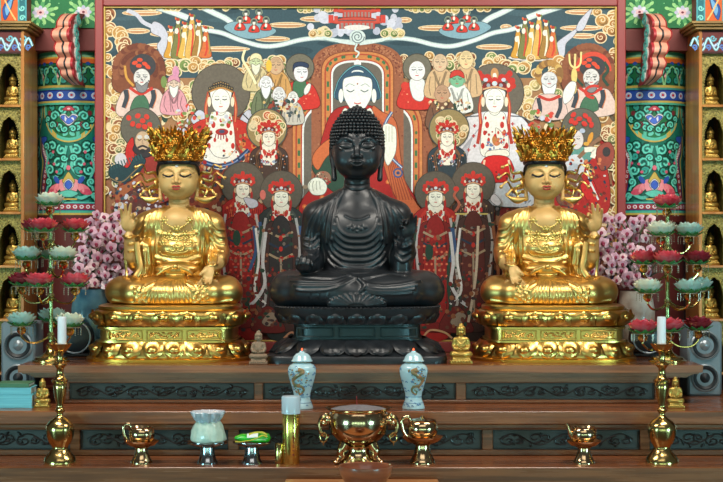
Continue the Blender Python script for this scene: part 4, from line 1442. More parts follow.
    # ---- arhats and elders in the upper middle
    for s in (-1, 1):
        cx = 300 if s < 0 else 417
        halo(cx, 68, 14.5, (112, 106, 92))
        p.blob([(cx - 7, 82), (cx - 16, 90), (cx - 18, 108), (cx + 18, 108), (cx + 16, 90), (cx + 7, 82)], (200, 52, 44))
        speck(cx - 15, 88, cx + 15, 104, 18, [(224, 140, 110), (214, 90, 70)], 1)
        if s < 0:
            p.blob([(cx - 6, 82), (cx + 6, 82), (cx + 3, 96), (cx - 6, 96)], (70, 110, 80))
            face(cx + 1, 73, 7, 9, (222, 220, 224), dx=1); p.blob([(cx - 7, 72), (cx - 6, 64), (cx + 1, 62), (cx + 8, 64), (cx + 8, 68), (cx + 1, 66.5), (cx - 5, 68)], (46, 60, 86))
            p.blob([(cx + 4, 90), (cx + 8, 84), (cx + 11, 85), (cx + 9, 92), (cx + 5, 95)], (226, 220, 214))
        else:
            p.blob([(cx - 7, 80), (cx + 7, 80), (cx + 6, 100), (cx - 4, 98)], WHT)
            face(cx, 71, 8, 9.6, (226, 224, 224)); p.ell(cx - 12, 86, 4, 4, (206, 60, 50))
    elder(256, 62, 6, 7, (196, 204, 160), (206, 186, 140), beard=(220, 216, 196), cap=(226, 214, 170))
    p.line([(245, 50), (243, 60), (250, 72), (256, 84)], 2.4, (232, 224, 180))
    elder(276, 66, 7, 8.5, (200, 164, 130), (200, 150, 90), cap=None); p.ell(269, 66, 3, 6, (222, 180, 70))
    elder(266, 84, 6.4, 8, (226, 224, 226), (110, 120, 90), beard=(228, 228, 230))
    elder(279, 95, 6.2, 8, (220, 218, 220), (150, 70, 54), beard=(214, 214, 216))
    elder(293, 98, 5, 6.4, (226, 224, 220), (196, 190, 180))
    elder(440, 63, 7, 8.6, (212, 182, 150), (206, 170, 130))
    elder(466, 60, 7, 9, (222, 196, 150), (206, 170, 130), cap=None)
    elder(457, 80, 7, 8, (120, 176, 140), (226, 226, 220), cap=(196, 60, 50)); p.line([(450, 86), (457, 89), (465, 86)], 2.4, WHT)
    elder(442, 94, 7.2, 8.6, (190, 150, 120), (120, 84, 66), beard=None)
    speck(430, 100, 470, 112, 40, [(214, 180, 120), BRN, DGR, CREAM], 1.6)
    speck(262, 100, 300, 118, 40, [(214, 180, 120), DGR, CREAM, (150, 66, 50), (70, 84, 90)], 1.8)

    # ---- guardians in the upper corners
    for s in (-1, 1):
        cx = 139 if s < 0 else 588
        p.blob([(cx - 22, 92), (cx - 26, 72), (cx - 18, 54), (cx - 6, 46), (cx + 4, 44), (cx + 18, 52), (cx + 26, 66), (cx + 26, 84), (cx + 20, 96)], (126, 72, 50))
        for k in range(26):
            a = PI * (0.9 + 1.2 * k / 25)
            p.ell(cx + 24 * math.cos(a), 70 + 24 * math.sin(a), 3.2, 3.0, rnd.choice(((140, 84, 58), (112, 60, 44))))
            p.ell(cx + 17 * math.cos(a), 70 + 17 * math.sin(a), 2.6, 2.6, rnd.choice(((106, 56, 42), (146, 92, 62))))
        p.ell(cx + 4, 66, 13, 12, (62, 62, 66))
        if s > 0:
            p.ring(cx + 5, 70, 16, 16, 4.5, (206, 74, 56), 175, 365)
            p.line([(cx + 16, 62), (cx + 20, 70), (cx + 15, 78), (cx + 20, 86)], 3, DGR)
        p.blob([(cx - 20, 116), (cx - 18, 94), (cx - 6, 88), (cx + 10, 88), (cx + 22, 92), (cx + 26, 114)], (218, 190, 180))
        p.blob([(cx - 8, 112), (cx - 4, 98), (cx + 6, 96), (cx + 10, 110)], (70, 110, 84))
        for dx in (-13, 14):
            p.line([(cx + dx, 90), (cx + dx + 1, 98), (cx + dx - 2, 108)], 5, (60, 66, 74)); p.line([(cx + dx + 2.5, 90), (cx + dx + 3.5, 98), (cx + dx, 108)], .8, ORG)
        p.line([(cx - 9, 88), (cx + 2, 94), (cx + 14, 88)], 3, (196, 60, 50))
        face(cx + 3, 78, 8, 9, (214, 210, 208), dx=0)
        p.blob([(cx - 3, 82), (cx + 3, 86), (cx + 9, 82), (cx + 8, 90), (cx + 3, 93), (cx - 2, 90)], (130, 128, 130))
        for (dx, y) in ((-4, 63), (1, 60), (6, 64), (0, 66), (9, 67)):
            p.ell(cx + dx, y, 3, 2, (214, 76, 50), dx * 4)
        p.line([(cx - 14, 66), (cx - 12, 78), (cx - 5, 86)], 2.4, (206, 150, 70) if s < 0 else DGR)
        speck(cx - 4, 72, cx + 10, 84, 16, [(150, 146, 150), (80, 80, 84)], .8)
    # pink-hatted and lion-maned heads
    elder(174, 84, 6, 7.4, (214, 188, 168), (214, 150, 160), beard=(224, 222, 216), cap=(206, 140, 160)); p.ell(176, 72, 3.4, 6, (206, 140, 170))
    p.ell(164, 82, 3, 6, GRN)
    for k in range(22):
        a = 2 * PI * k / 22
        p.ell(549 + 11 * math.cos(a), 74 + 11 * math.sin(a), 3.6, 3.6, rnd.choice(((176, 130, 70), (206, 170, 100), (140, 100, 60))))
    face(549, 80, 8, 8, (210, 208, 210)); p.blob([(542, 84), (549, 88), (556, 84), (554, 94), (549, 97), (544, 94)], (224, 222, 224))
    p.blob([(534, 118), (536, 98), (549, 94), (562, 98), (566, 118)], (216, 184, 176)); p.line([(538, 98), (540, 110), (536, 118)], 4, (60, 66, 74)); p.line([(560, 98), (560, 108), (556, 118)], 4, (60, 66, 74)); p.line([(538, 96), (549, 100), (560, 96)], 3, (190, 60, 50))
    p.line([(575, 54), (574, 82)], 2, (226, 206, 140)); p.line([(569, 54), (570, 64), (575, 68), (580, 64), (581, 52)], 1.8, (230, 210, 140)); p.ell(574, 76, 3, 8, (220, 196, 120)); p.ell(574, 88, 2.6, 6, (214, 186, 110))
    p.blob([(563, 92), (570, 82), (576, 84), (572, 98), (564, 104)], (228, 224, 220)); p.ring(594, 92, 9, 6, 2.6, (200, 60, 50), 90, 300)

    # ---- side attendants beside the pillars
    halo(141, 128, 20.5, (98, 94, 84))
    p.blob([(122, 200), (124, 160), (134, 146), (150, 150), (165, 158), (170, 200)], (150, 52, 44))
    p.blob([(126, 150), (130, 140), (134, 140), (134, 170), (126, 172)], (190, 44, 40)); p.ell(121, 160, 6, 7, (206, 200, 206))
    p.blob([(133, 150), (140, 140), (152, 142), (156, 152), (144, 158)], (54, 50, 54))
    face(143, 141, 7.4, 9.5, (196, 166, 136)); p.ell(140, 137, 2.6, 2, (206, 204, 200)); p.ell(147, 137, 2.6, 2, (206, 204, 200)); p.line([(138, 148), (143, 146), (148, 148)], 2, INK); p.ell(143, 151, 3, 2, INK)
    for (dx, dy) in ((-12, -14), (-8, -8), (-3, -16), (2, -11), (6, -15), (-2, -6), (4, -5), (9, -7)):
        p.ell(141 + dx, 132 + dy, 3, 2.6, (204, 62, 50), dx * 9)
    p.blob([(109, 170), (118, 164), (128, 168), (136, 156), (146, 160), (140, 172), (128, 182), (114, 182)], (40, 66, 72)); p.line([(110, 178), (122, 182), (134, 172), (142, 164)], 1.2, (130, 110, 80))
    for k in range(12):
        p.line([(112 + k * 2.8, 170 - k), (110 + k * 2.8, 164 - k * .9)], 1.1, (48, 84, 88))
    p.blob([(116, 190), (130, 182), (146, 172), (156, 178), (150, 190), (130, 200), (118, 210)], (168, 96, 62)); p.blob([(120, 204), (136, 188), (156, 190), (160, 222), (128, 226)], (92, 52, 50))
    p.ell(128, 200, 6, 5, (110, 60, 50)); p.ell(120, 206, 5, 4, LIL); speck(112, 186, 150, 230, 46, [LIL, (150, 60, 50), (196, 170, 140), (90, 66, 60), (70, 90, 100)], 2.2)
    halo(581, 128, 20, (98, 94, 84))
    p.blob([(556, 214), (562, 160), (574, 148), (592, 150), (606, 164), (606, 214)], (176, 44, 42))
    p.blob([(565, 152), (572, 146), (586, 148), (592, 158), (580, 164), (568, 160)], (96, 150, 140)); face(576, 140, 7, 9.5, (214, 206, 204), dx=-1)
    for (dx, dy) in ((-8, -8), (-6, -14), (0, -10), (6, -13), (10, -9), (5, -5), (-4, -6), (12, -4)):
        p.ell(579 + dx, 129 + dy, 3.2, 2.4, (202, 56, 48), dx * 8)
    p.ell(582, 131, 3, 2.4, (176, 186, 206)); p.ell(590, 138, 2.4, 6, (214, 150, 60), 20); p.ell(586, 144, 3, 2, (214, 160, 70))
    p.ell(573, 168, 11, 14, (206, 206, 212), 24); p.ell(572, 172, 6, 9, (176, 182, 192), 24); p.line([(578, 158), (590, 146), (600, 138)], 4, (140, 104, 80)); p.line([(584, 150), (594, 150), (592, 158)], 5, FACE)
    p.blob([(596, 150), (608, 142), (614, 152), (610, 166), (600, 170)], (150, 72, 60)); p.ell(606, 152, 4, 5, (60, 56, 58)); p.ell(590, 170, 3, 7, (220, 190, 110), -30); p.blob([(556, 200), (566, 172), (580, 176), (584, 190), (572, 206)], (120, 82, 66)); p.blob([(580, 186), (592, 180), (598, 200), (590, 204)], (200, 40, 40)); p.line([(586, 168), (590, 182), (598, 200)], 1.8, WHT)

    for (x0, y0, x1, y1, n, cols) in ((558, 158, 606, 212, 90, [RED2, DRED, (96, 70, 58), (206, 120, 80), (214, 206, 206), NAVY, (150, 96, 66)]), (110, 178, 168, 228, 90, [DRED, (96, 70, 58), (150, 96, 66), LIL, NAVY, (190, 150, 110)]), (484, 170, 540, 210, 60, [RED2, (150, 150, 160), DRED, (196, 190, 190), (110, 100, 100)]), (180, 150, 262, 172, 50, [RED2, ORG, NAVY, CREAM, (110, 60, 46)])):
        for _ in range(n):
            p.ell(rnd.uniform(x0, x1), rnd.uniform(y0, y1), rnd.uniform(.8, 2.0), rnd.uniform(.9, 2.4), rnd.choice(cols), rnd.uniform(-60, 60), n=8)
    for k in range(4):
        p.line([(310 + k * 3.4, 192 - k * .8), (309 + k * 3.6, 186 - k), (311 + k * 3, 181)], .6, (150, 140, 120))
    # ---- attendants of the second and third ranks
    for s in (-1, 1):
        cx = 269 if s < 0 else 447
        p.ell(cx - 2 * s * -1, 129, 20.5, 20.5, (74, 78, 76), n=40); p.ell(cx - 2 * s * -1, 129, 19.4, 19.4, (150, 132, 90), n=40)
        for _ in range(30):
            a, q = rnd.uniform(0, 6.28), rnd.uniform(3, 15.5)
            cloud(cx + 2 * s + q * math.cos(a), 129 + q * math.sin(a), rnd.uniform(2.6, 4), rnd.choice((GRN, OCH, (206, 196, 160), (196, 90, 60))))
        bodhi(cx, 138, 6.2, 8.2, .1, HALO, (74, 56, 50) if s < 0 else (50, 62, 70), (120, 84, 60), low=190, star=[ORG, (150, 130, 90), LIL])
    bodhi(243, 190, 6.6, 8.4, 22, (92, 84, 74), RED2, RED, hy=184, low=330, dx=.8)
    bodhi(281.5, 198, 7, 8.8, 21.5, (92, 84, 74), (48, 54, 54), (70, 74, 70), hy=192, low=330, star=[(150, 130, 90), (110, 120, 110), (160, 80, 60)])
    bodhi(473, 190, 6.6, 8.6, 22, (92, 84, 74), (66, 52, 48), (90, 64, 54), hy=184, low=330, dx=-.8, star=[(170, 150, 110), (120, 90, 80)])
    bodhi(435.5, 198, 7, 8.8, 21, (92, 84, 74), RED2, RED, hy=192, low=330)
    p.ell(263, 195, 3, 5, (206, 110, 100)); p.line([(455, 212), (459, 204), (454, 196), (457, 190)], 2.6, (170, 90, 70)); p.ell(456, 189, 3, 2.6, RED)
    p.line([(455, 214), (471, 214)], 1.6, (206, 190, 110)); p.line([(478, 214), (488, 214)], 1.6, (206, 190, 110))
    p.blob([(490, 200), (494, 194), (501, 202), (497, 206)], (214, 206, 210)); p.blob([(244, 198), (256, 200), (258, 206), (250, 208)], LIL)
    skirts(241, 222, 322, 20, (128, 36, 36), (150, 38, 38), (180, 176, 176))  # robe reds darkened to paint in the shade of the statues
    skirts(281, 226, 326, 20, (72, 50, 48), (54, 52, 54), (170, 168, 168))
    skirts(435, 226, 326, 20, (128, 36, 36), (150, 38, 38), (180, 176, 176))  # statues' shade painted into these reds too
    skirts(473, 222, 326, 20, (74, 50, 46), (92, 44, 40), (176, 172, 168))
    for k in range(6):
        for j in range(5):
            p.ell(231 + j * 5 + (k % 2) * 2.5, 246 + k * 6, 1.3, 1.3, (214, 80, 66), n=6); p.ell(424 + j * 5 + (k % 2) * 2.5, 246 + k * 6, 1.3, 1.3, (222, 120, 90), n=6)
    p.ell(237, 238, 4, 8, DGR); p.ell(429, 252, 4, 8, DGR); p.line([(254, 226), (256, 250), (250, 270)], 3, BLU); p.line([(452, 228), (454, 248), (450, 262)], 4, BLU)
    # long pale sashes, scroll feet
    for s, c in ((-1, 264), (1, 452)):
        p.line([(c - s * 2, 232), (c + s * 1, 262), (c - s * 1, 284), (c + s * 8, 300), (c + s * 16, 306)], 3.2, (206, 206, 210))
        p.line([(c + s * 8, 228), (c + s * 5, 260), (c + s * 9, 290), (c - s * 2, 304)], 2.4, WHT)
        p.blob([(c - 12, 330), (c - 6, 312), (c + 6, 306), (c + 16, 318), (c + 20, 332)], (112, 40, 38)); p.blob([(c - 2, 322), (c + 6, 312), (c + 14, 316), (c + 6, 326)], (160, 142, 124)); p.ell(c - s * 16, 305, 5, 2.4, (214, 190, 150), s * 30)
    p.line([(478, 226), (476, 270), (472, 300), (468, 322)], 2.6, (206, 190, 166)); p.line([(498, 226), (503, 256), (508, 280)], 2, WHT)
    speck(226, 270, 300, 330, 120, [DGR, DRED, (150, 96, 66), (110, 66, 54), (70, 56, 60)], 2.2)
    speck(418, 276, 506, 330, 120, [DGR, DRED, (150, 96, 66), (110, 66, 54), (70, 56, 60)], 2.2)
    p.line([(422, 338), (430, 330), (444, 332), (452, 338)], 2, (204, 160, 120)); p.line([(284, 338), (292, 332), (300, 338)], 2, (190, 140, 110))
    # small bits that fill the gaps between the crowns
    speck(206, 112, 236, 126, 24, [(196, 60, 50), LIL, (206, 190, 150), GRN], 2)
    speck(176, 106, 200, 140, 34, [(206, 70, 56), (206, 190, 150), GRN, LIL], 2)
    speck(524, 108, 552, 140, 34, [(206, 70, 56), (206, 190, 150), GRN, LIL], 2.2)
    return p


mw0, mz0 = W(100, 4, DM), W(621, 344, DM)
om = Vector((0, DM + CY, W(0, 352, DM).z))
mural_t = thing('altar_painting', 'huge multi-figure painting in red frame filling the wall behind the statues', 'painting', om)
mb = MB().box((mw0.x, DM + CY + .001, mz0.z), (mz0.x, DM + CY + .05, mw0.z), .002)
cv = mb.build('canvas', mat('canvas_linen', (170, 140, 104), .8), mural_t, off=om)
mp_ = mural()
mp_.mesh('figures_painting', lambda x, y, L: (at_px(x, DM), DM + CY - L, z_px(y, DM)), paint_mat('mural_pigment', .6, .14, .25), cv, om, clip=(103, 7.2, 618, 341))
mb = MB()
g = MB()
fx0, fx1, fz0, fz1 = at_px(95.5, DM), at_px(625, DM), z_px(-4, DM), z_px(352, DM)
ix0, ix1, iz0, iz1 = at_px(104, DM), at_px(616.5, DM), z_px(6.6, DM), z_px(341.5, DM)
yf0, yf1 = DM + CY - .03, DM + CY + .05
mb.box((fx0, yf0, fz1), (ix0, yf1, fz0), .005); mb.box((ix1, yf0, fz1), (fx1, yf1, fz0), .005)
mb.box((ix0 - .001, yf0 + .0005, iz0), (ix1 + .001, yf1, fz0), .005); mb.box((ix0 - .001, yf0 + .0005, fz1), (ix1 + .001, yf1, iz1), .005)
mb.build('frame', M_FRAME, mural_t, off=om)
w = .009
g.box((ix0, yf0 + .014, iz1), (ix0 + w, yf1 - .02, iz0), .002); g.box((ix1 - w, yf0 + .014, iz1), (ix1, yf1 - .02, iz0), .002)
g.box((ix0 + w, yf0 + .0145, iz0 - w), (ix1 - w, yf1 - .02, iz0), .002); g.box((ix0 + w, yf0 + .0145, iz1), (ix1 - w, yf1 - .02, iz1 + w), .002)
g.build('gilt_fillet', M_FRAME_IN, mural_t, off=om)

# ------------------------------------------------------------------ statues (sculpted in units of 5 mm)
def make_head(h=.55, k_lip=None, calm=True):
    S = Sculpt((-33, -36, 98), (33, 36, 202), h)
    S.ell((0, 2, 161), (25.2, 26, 25), 2)
    S.ell((0, -4, 148), (23.4, 20.8, 21.0), 8)
    S.ell((0, -7, 138.5), (18.5, 13.5, 11.0), 8)
    S.ell((0, -16, 132), (6.5, 4.4, 4.0), 5)
    for s in (-1, 1):
        S.ell((s * 12, -13.5, 145), (8.8, 7.4, 9), 6)
    S.chain([(0, 6, 98), (0, 4, 130)], [14.5, 12.6], 5)
    for z in (113, 118.5, 124):
        S.ridge([(-11, z + 1.6), (-6, z + .3), (0, z), (6, z + .3), (11, z + 1.6)], 1.1, .8, sub=True)
    # brow shelf, eye hollows, lids
    for s in (-1, 1):
        S.ell((s * 10.5, -26.8, 158.5), (8.0, 4.4, 3.8), 4, sub=True)
        S.ell((s * 10.8, -19.6, 156.8), (8.0, 4.4, 4.6), 1.2)
        S.ridge([(s * 4.2, 156.2), (s * 8, 154.4), (s * 12, 154.3), (s * 18, 157)], .95, .4, m=2, sub=True)
        S.ridge([(s * 3.6, 159.8), (s * 8, 161.0), (s * 13, 160.8), (s * 19, 158)], .7, .5, sub=True)
        S.ridge([(s * 2.6, 159.5), (s * 5, 163.4), (s * 10, 165.6), (s * 15, 165), (s * 20, 161)], 1.0, 2.2)
    S.chain([(0, -22.6, 161), (0, -25.2, 154), (0, -28.0, 148.4)], [1.5, 1.9, 2.7], 2.5)
    for s in (-1, 1):
        S.ell((s * 3.4, -25.4, 146.9), (2.3, 3.0, 2.0), 1.6)
        S.ell((s * 1.9, -27.8, 145.0), (.8, 1.4, .8), .6, sub=True)
    # lips
    S.ell((0, -22.6, 140), (8.5, 4, 5), 4)
    S.ridge([(-5.6, 140.8), (-2.8, 142.2), (-1.1, 142.2), (0, 141.7), (1.1, 142.2), (2.8, 142.2), (5.6, 140.8)], 1.25, 1.0)
    S.ridge([(-4.8, 141.2), (-2.2, 142), (0, 141.4), (2.2, 142), (4.8, 141.2)], .9, .3, m=1, sink=-.5)
    S.ridge([(-4.2, 138.9), (-2.2, 137.9), (0, 137.6), (2.2, 137.9), (4.2, 138.9)], 1.55, 1.0)
    S.ridge([(-3.8, 138.8), (0, 137.9), (3.8, 138.8)], 1.0, .3, m=1, sink=-.6)
    S.ridge([(-6, 140.7), (-2.6, 139.9), (0, 140.2), (2.6, 139.9), (6, 140.7)], .55, .4, sub=True)
    S.ridge([(0, 145), (0, 143)], .7, .6, sub=True, smooth=False)
    y = S.fronty([(0, 168)])[0]
    S.ell((0, y + .2, 168), (1.5, 1.5, 1.5), .4, m=3)
    # long-lobed ears
    for s in (-1, 1):
        S.chain([(s * 24, 3, 163), (s * 25.6, 4, 157), (s * 25.4, 3, 147), (s * 23.4, 1, 136), (s * 22.8, -1, 126)], [2.2, 2.8, 2.5, 2.3, 2.9], 1.5)
        S.ell((s * 27.6, 1.2, 152), (1.2, 2.2, 6), 1.2, sub=True)
    v, Q, mi = S.skin()
    v = relax(v, Q, 1, .4)
    return v, Q, mi


def hand(S, c, f, n, s, k=1.2, L=1.0, curls=(70, 22, 14, 18), m=None, tcurl=35, spread=.1, flip=1):
    """Palm centre c, finger direction f, palm normal n, thumb-side direction s (unit vectors)."""
    c, f, n, s = [np.array(q, float) for q in (c, f, n, s)]
    f /= np.linalg.norm(f)
    n = n - f * (n @ f); n /= np.linalg.norm(n)
    s = s - f * (s @ f) - n * (s @ n); s /= np.linalg.norm(s)
    S.ell(c, (8.6 * L, 6.8 * L, 3.3 * L), 2.5, m, rot=[f, s, n])
    S.ell(c - f * 3 * L + s * 4.4 * L + n * 1.2 * L, (5.4 * L, 3.2 * L, 3.0 * L), 2.5, m, rot=[f, s, n])
    for i in range(4):
        b = c + f * (6.2 - abs(i - 1.3) * .7) * L + s * (5.0 - 3.35 * i) * L
        d = f + s * spread * (1.5 - i)
        d /= np.linalg.norm(d)
        ln = (13.5, 15.5, 14.5, 11.5)[i] * L
        pts = [b - d * 3 * L, b]
        a = 0.0
        p = b
        for j in range(3):
            a += R(curls[i]) * (.85, 1.0, .7)[j]
            q = d * math.cos(a) + n * math.sin(a)
            p = p + q * ln * (.42, .33, .25)[j]
            pts.append(p)
        S.chain(pts, [2.1 * L, 2.15 * L, 1.95 * L, 1.75 * L, 1.35 * L], k, m)
    b = c - f * 2.5 * L + s * 6.2 * L + n * 1.0 * L
    pts = [b - s * 3 * L, b]
    p = b
    for j in range(2):
        a = R(tcurl) * (j + .6)
        q = (f * .80 + s * .60) * math.cos(a) + n * math.sin(a) * .8 - s * math.sin(a) * .5
        q /= np.linalg.norm(q)
        p = p + q * (6.6, 5.6)[j] * L
        pts.append(p)
    S.chain(pts, [2.6 * L, 2.6 * L, 2.3 * L, 1.7 * L], k, m)


# ---- the black central figure
def make_buddha():
    S = Sculpt((-92, -72, -1), (92, 52, 124), .75)
    # crossed legs
    S.ell((0, -14, 15), (80, 46, 20.5), 4)
    for s in (-1, 1):
        S.chain([(s * 24, 18, 17), (s * 52, 2, 17), (s * 67, -16, 15.5)], [18, 18.5, 17.2], 8)
        S.chain([(s * 67, -16, 15.5), (s * 50, -38, 15), (s * 16, -49, 15)], [16.5, 15.5, 12.5], 8)
        S.ell((s * 66, -16, 13), (19.5, 24, 15), 6)
    S.ell((0, -46, 11), (44, 15, 12), 8)
    S.ell((0, -30, 21), (40, 22, 11), 8)
    # torso
    S.ell((0, 6, 42), (36, 25, 26), 6)
    S.ell((0, 4, 72), (39, 26, 30), 10)
    S.chain([(-36, 6, 87), (36, 6, 87)], 16.5, 10)
    S.chain([(-14, 5, 101), (14, 5, 101)], 12, 8)
    for s in (-1, 1):
        S.chain([(s * 8, 5, 108), (s * 24, 6, 98), (s * 39, 6, 88)], [11, 13, 15], 6)
    S.chain([(0, 5, 96), (0, 5, 116)], [16, 11], 6)
    # arms
    for s in (-1, 1):
        S.chain([(s * 40, 6, 88), (s * 45, 7, 66), (s * 44, 2, 46)], [14.8, 12.4, 12.4], 3)
    S.chain([(-44, 2, 46), (-47, -18, 42), (-51, -37, 37)], [12, 10, 6.5], 2.5)
    S.chain([(44, 0, 46), (49, -16, 52), (51, -28, 62)], [12, 10, 6.2], 2.5)
    S.box((45, -10, 42), (8.5, 17, 12), 7, 4)
    S.box((-45, -6, 38), (8.5, 15, 10), 7, 4)
    # hollows between the trunk and the arms
    for s in (-1, 1):
        S.chain([(s * 32.5, -34, 80), (s * 33, -34, 62), (s * 35, -34, 44)], [1.5, 3.6, 4.2], 3, sub=True)
        S.chain([(s * 32.5, -22, 78), (s * 33, -24, 62), (s * 34.5, -24, 46)], [1.2, 2.6, 3.4], 3, sub=True)
    # robe: neckline, nested U folds, shoulder pleats
    for s in (-1, 1):
        S.ridge([(s * 13.5, 114), (s * 20, 100), (s * 24, 82), (s * 25, 66)], 2.1, 1.2)
        S.ridge([(s * 17.5, 112), (s * 25, 98), (s * 29, 80), (s * 30, 62)], 1.9, 1.1)
        S.ridge([(s * 22, 107), (s * 31, 96), (s * 36, 80), (s * 38, 60), (s * 39, 46)], 1.7, 1.1)
        S.ridge([(s * 28, 103), (s * 38, 92), (s * 44, 76), (s * 46, 58)], 1.6, 1.1)
        S.ridge([(s * 36, 99), (s * 46, 86), (s * 51, 70)], 1.5, 1.1)
        for q in range(4):
            S.ridge([(s * 38, 70 - q * 7), (s * 45, 64 - q * 7), (s * 53, 66 - q * 6)], 1.3, 1.0)
    for i in range(7):
        zb = 68 - i * 6.0
        hw = 21 + i * 1.4
        S.ridge([(-hw, zb + 18 - i * .8), (-hw * .86, zb + 8), (-hw * .5, zb + 1.4), (0, zb), (hw * .5, zb + 1.4), (hw * .86, zb + 8), (hw, zb + 18 - i * .8)], 1.35, 1.7, n=8)
    S.ridge([(-12, 88.5), (-6, 85.6), (0, 84.8), (6, 85.6), (12, 88.5)], .8, 1)
    for x, z, r in ((-8, 77, 2), (-4, 75.6, 2.2), (0, 77, 2.4), (4, 75.6, 2.2), (8, 77, 2), (-5, 79, 1.5), (5, 79, 1.5), (0, 73.4, 1.4)):
        y = S.fronty([(x, z)])[0]
        S.ell((x, y, z), (r, 1.1, r * .8), .6)
    # drapery lines over the lap
    for i in range(4):
        S.ridge([(-68 + i * 3, 29 - i * 4.2), (-48, 28.6 - i * 4.4), (-24, 27.5 - i * 3.4), (-6 + i, 31 - i * 1.5)], 1.1, 1.6, n=8)
    for i in range(4):
        S.ridge([(4 + i * 2, 24 - i * 3.4), (20, 20.5 - i * 2.8), (40, 21 - i * 3), (62 - i * 3, 25 - i * 4)], 1.1, 1.6, n=8)
    S.ridge([(-10, 31), (2, 27), (14, 28.6), (30, 31), (46, 30)], 1.6, 1.8)
    S.ridge([(2, 27), (8, 21), (4, 15)], 1.6, 1.8)
    # fan of cloth falling over the front
    S.ell((0, -58, 2), (29, 7.5, 11.5), 2)
    for i in range(-6, 7):
        a = i * 12.5
        x1, z1_ = 27.5 * math.sin(R(a)), 1 + 11.0 * math.cos(R(a))
        S.ridge([(x1 * .35, z1_ * .32), (x1, z1_)], .9, .9, smooth=False, r1=1.6)
    for i in (-3, -2.4, -1.8):
        S.ridge([(i * 15, 14), (i * 15 - 1, 10), (i * 15 + 1, 7)], .5, .8)
    # hands
    hand(S, (-52, -46, 36.5), (-.1, -.8, .1), (.1, .1, 1), (1, .1, .1), L=1.0, curls=(60, 58, 50, 44), tcurl=55)
    hand(S, (51.5, -33, 74), (.06, -.12, 1), (-.2, -1, -.1), (-1, .2, .1), L=.95, curls=(42, 50, 16, 10), tcurl=45)
    S.floor(0)
    v, Q, mi = S.skin()
    return relax(v, Q, 1, .35), Q, mi


HV, HQ, HM = make_head()
ob = Vector((-.0225, .03, 1.582))
bud = thing('buddha_statue', 'black seated Buddha statue in the centre, one palm raised, curled hair', 'statue', ob)
v, Q, mi = make_buddha()
skin_obj('body', v, Q, mi * 0, [M_BLACK], bud)
skin_obj('head', HV, HQ, HM * 0, [M_BLACK], bud)
# tight snail-shell curls
mb = MB()
hc = np.array((0, 3.2, 160.0))


def hair_r(d):
    e = np.array((25.9, 27.2, 25.6))
    return 1 / math.sqrt(((d / e) ** 2).sum())


mb.lathe([(0.1, 197.2 - 160), (7, 196 - 160), (12.5, 192.5 - 160), (17.8, 187 - 160), (21.4, 182 - 160), (24.2, 175.5 - 160), (25.2, 168 - 160), (25.6, 163 - 160)], (hc[0], hc[1] + .6, hc[2]), 36)
n_ring = 0
rnd = random.Random(3)
for ring in range(13):
    t = ring / 12
    zz = 198 - 3 - ring * 3.15 + (0 if ring < 3 else -.0)
    prof = [(195.4, 8), (192.6, 13), (189.6, 16.2), (186.4, 18.8), (183.2, 21), (179.8, 23), (176.4, 24.5), (173, 25.6), (169.8, 26.2), (166.7, 26.4), (163.5, 26.4), (160.4, 26.3), (157.2, 26.0)]
    z, rr = prof[ring]
    cnt = int(2 * PI * rr / 3.7)
    for k in range(cnt):
        a = 2 * PI * (k + .5 * (ring % 2)) / cnt
        x, y = rr * math.cos(a), rr * 1.05 * math.sin(a) + hc[1]
        front = y < -2
        line = 170.6 - 0.0125 * x * x - (0 if abs(x) < 16 else (abs(x) - 16) * .8)
        if front and z < line:
            continue
        if not front and y < 6 and z < 158:
            continue
        mb.ball((x, y, z), (1.95, 1.95, 1.85), 7, 5)
for k in range(16):
    a = 2 * PI * k / 16
    mb.ball((3.4 * math.cos(a), 3 + 3.4 * math.sin(a), 197.4), 1.8, 7, 5)
mb.ball((0, 3, 198.8), 2, 7, 5)
mb.v = [(a * .005, b * .005, c * .005) for a, b, c in mb.v]
mb.build('curled_hair', M_BLACK, bud, sharp=80)


# ---- plan shapes and petals for lotus thrones
def plan_pt(t, a, b, n=2.5):
    c, s = math.cos(t), math.sin(t)
    e = 2.0 / n
    return (a * abs(c) ** e * (1 if c >= 0 else -1), b * abs(s) ** e * (1 if s >= 0 else -1))


def plan_even(a, b, cnt, n=2.5, off=0.0):
    """cnt points evenly spaced along the outline with outward normals."""
    N = 720
    P = np.array([plan_pt(2 * PI * k / N, a, b, n) for k in range(N)])
    d = np.hypot(*(np.roll(P, -1, 0) - P).T)
    L = np.concatenate([[0], np.cumsum(d)])
    out = []
    for i in range(cnt):
        q = ((i + off) / cnt * L[-1]) % L[-1]
        j = int(np.searchsorted(L, q, 'right') - 1) % N
        t = (P[(j + 2) % N] - P[j - 2])
        t = t / np.hypot(*t)
        out.append((P[j][0], P[j][1], t[1], -t[0]))
    return out, L[-1]


def loft(mb, prof, a, b, n=2.5, seg=96, mi=0, b_off=None):
    """prof: (inset, z); the outline a x b shrinks by inset."""
    vs, fs = [], []
    for (ins, z) in prof:
        for k in range(seg):
            x, y = plan_pt(2 * PI * k / seg, a - ins, b - ins, n)
            vs.append((x, y, z))
    for i in range(len(prof) - 1):
        for k in range(seg):
            k2 = (k + 1) % seg
            fs.append((i * seg + k, i * seg + k2, (i + 1) * seg + k2, (i + 1) * seg + k))
    fs.append(tuple(range(seg))[::-1])
    fs.append(tuple((len(prof) - 1) * seg + k for k in range(seg)))
    return mb._add(vs, fs, mi)


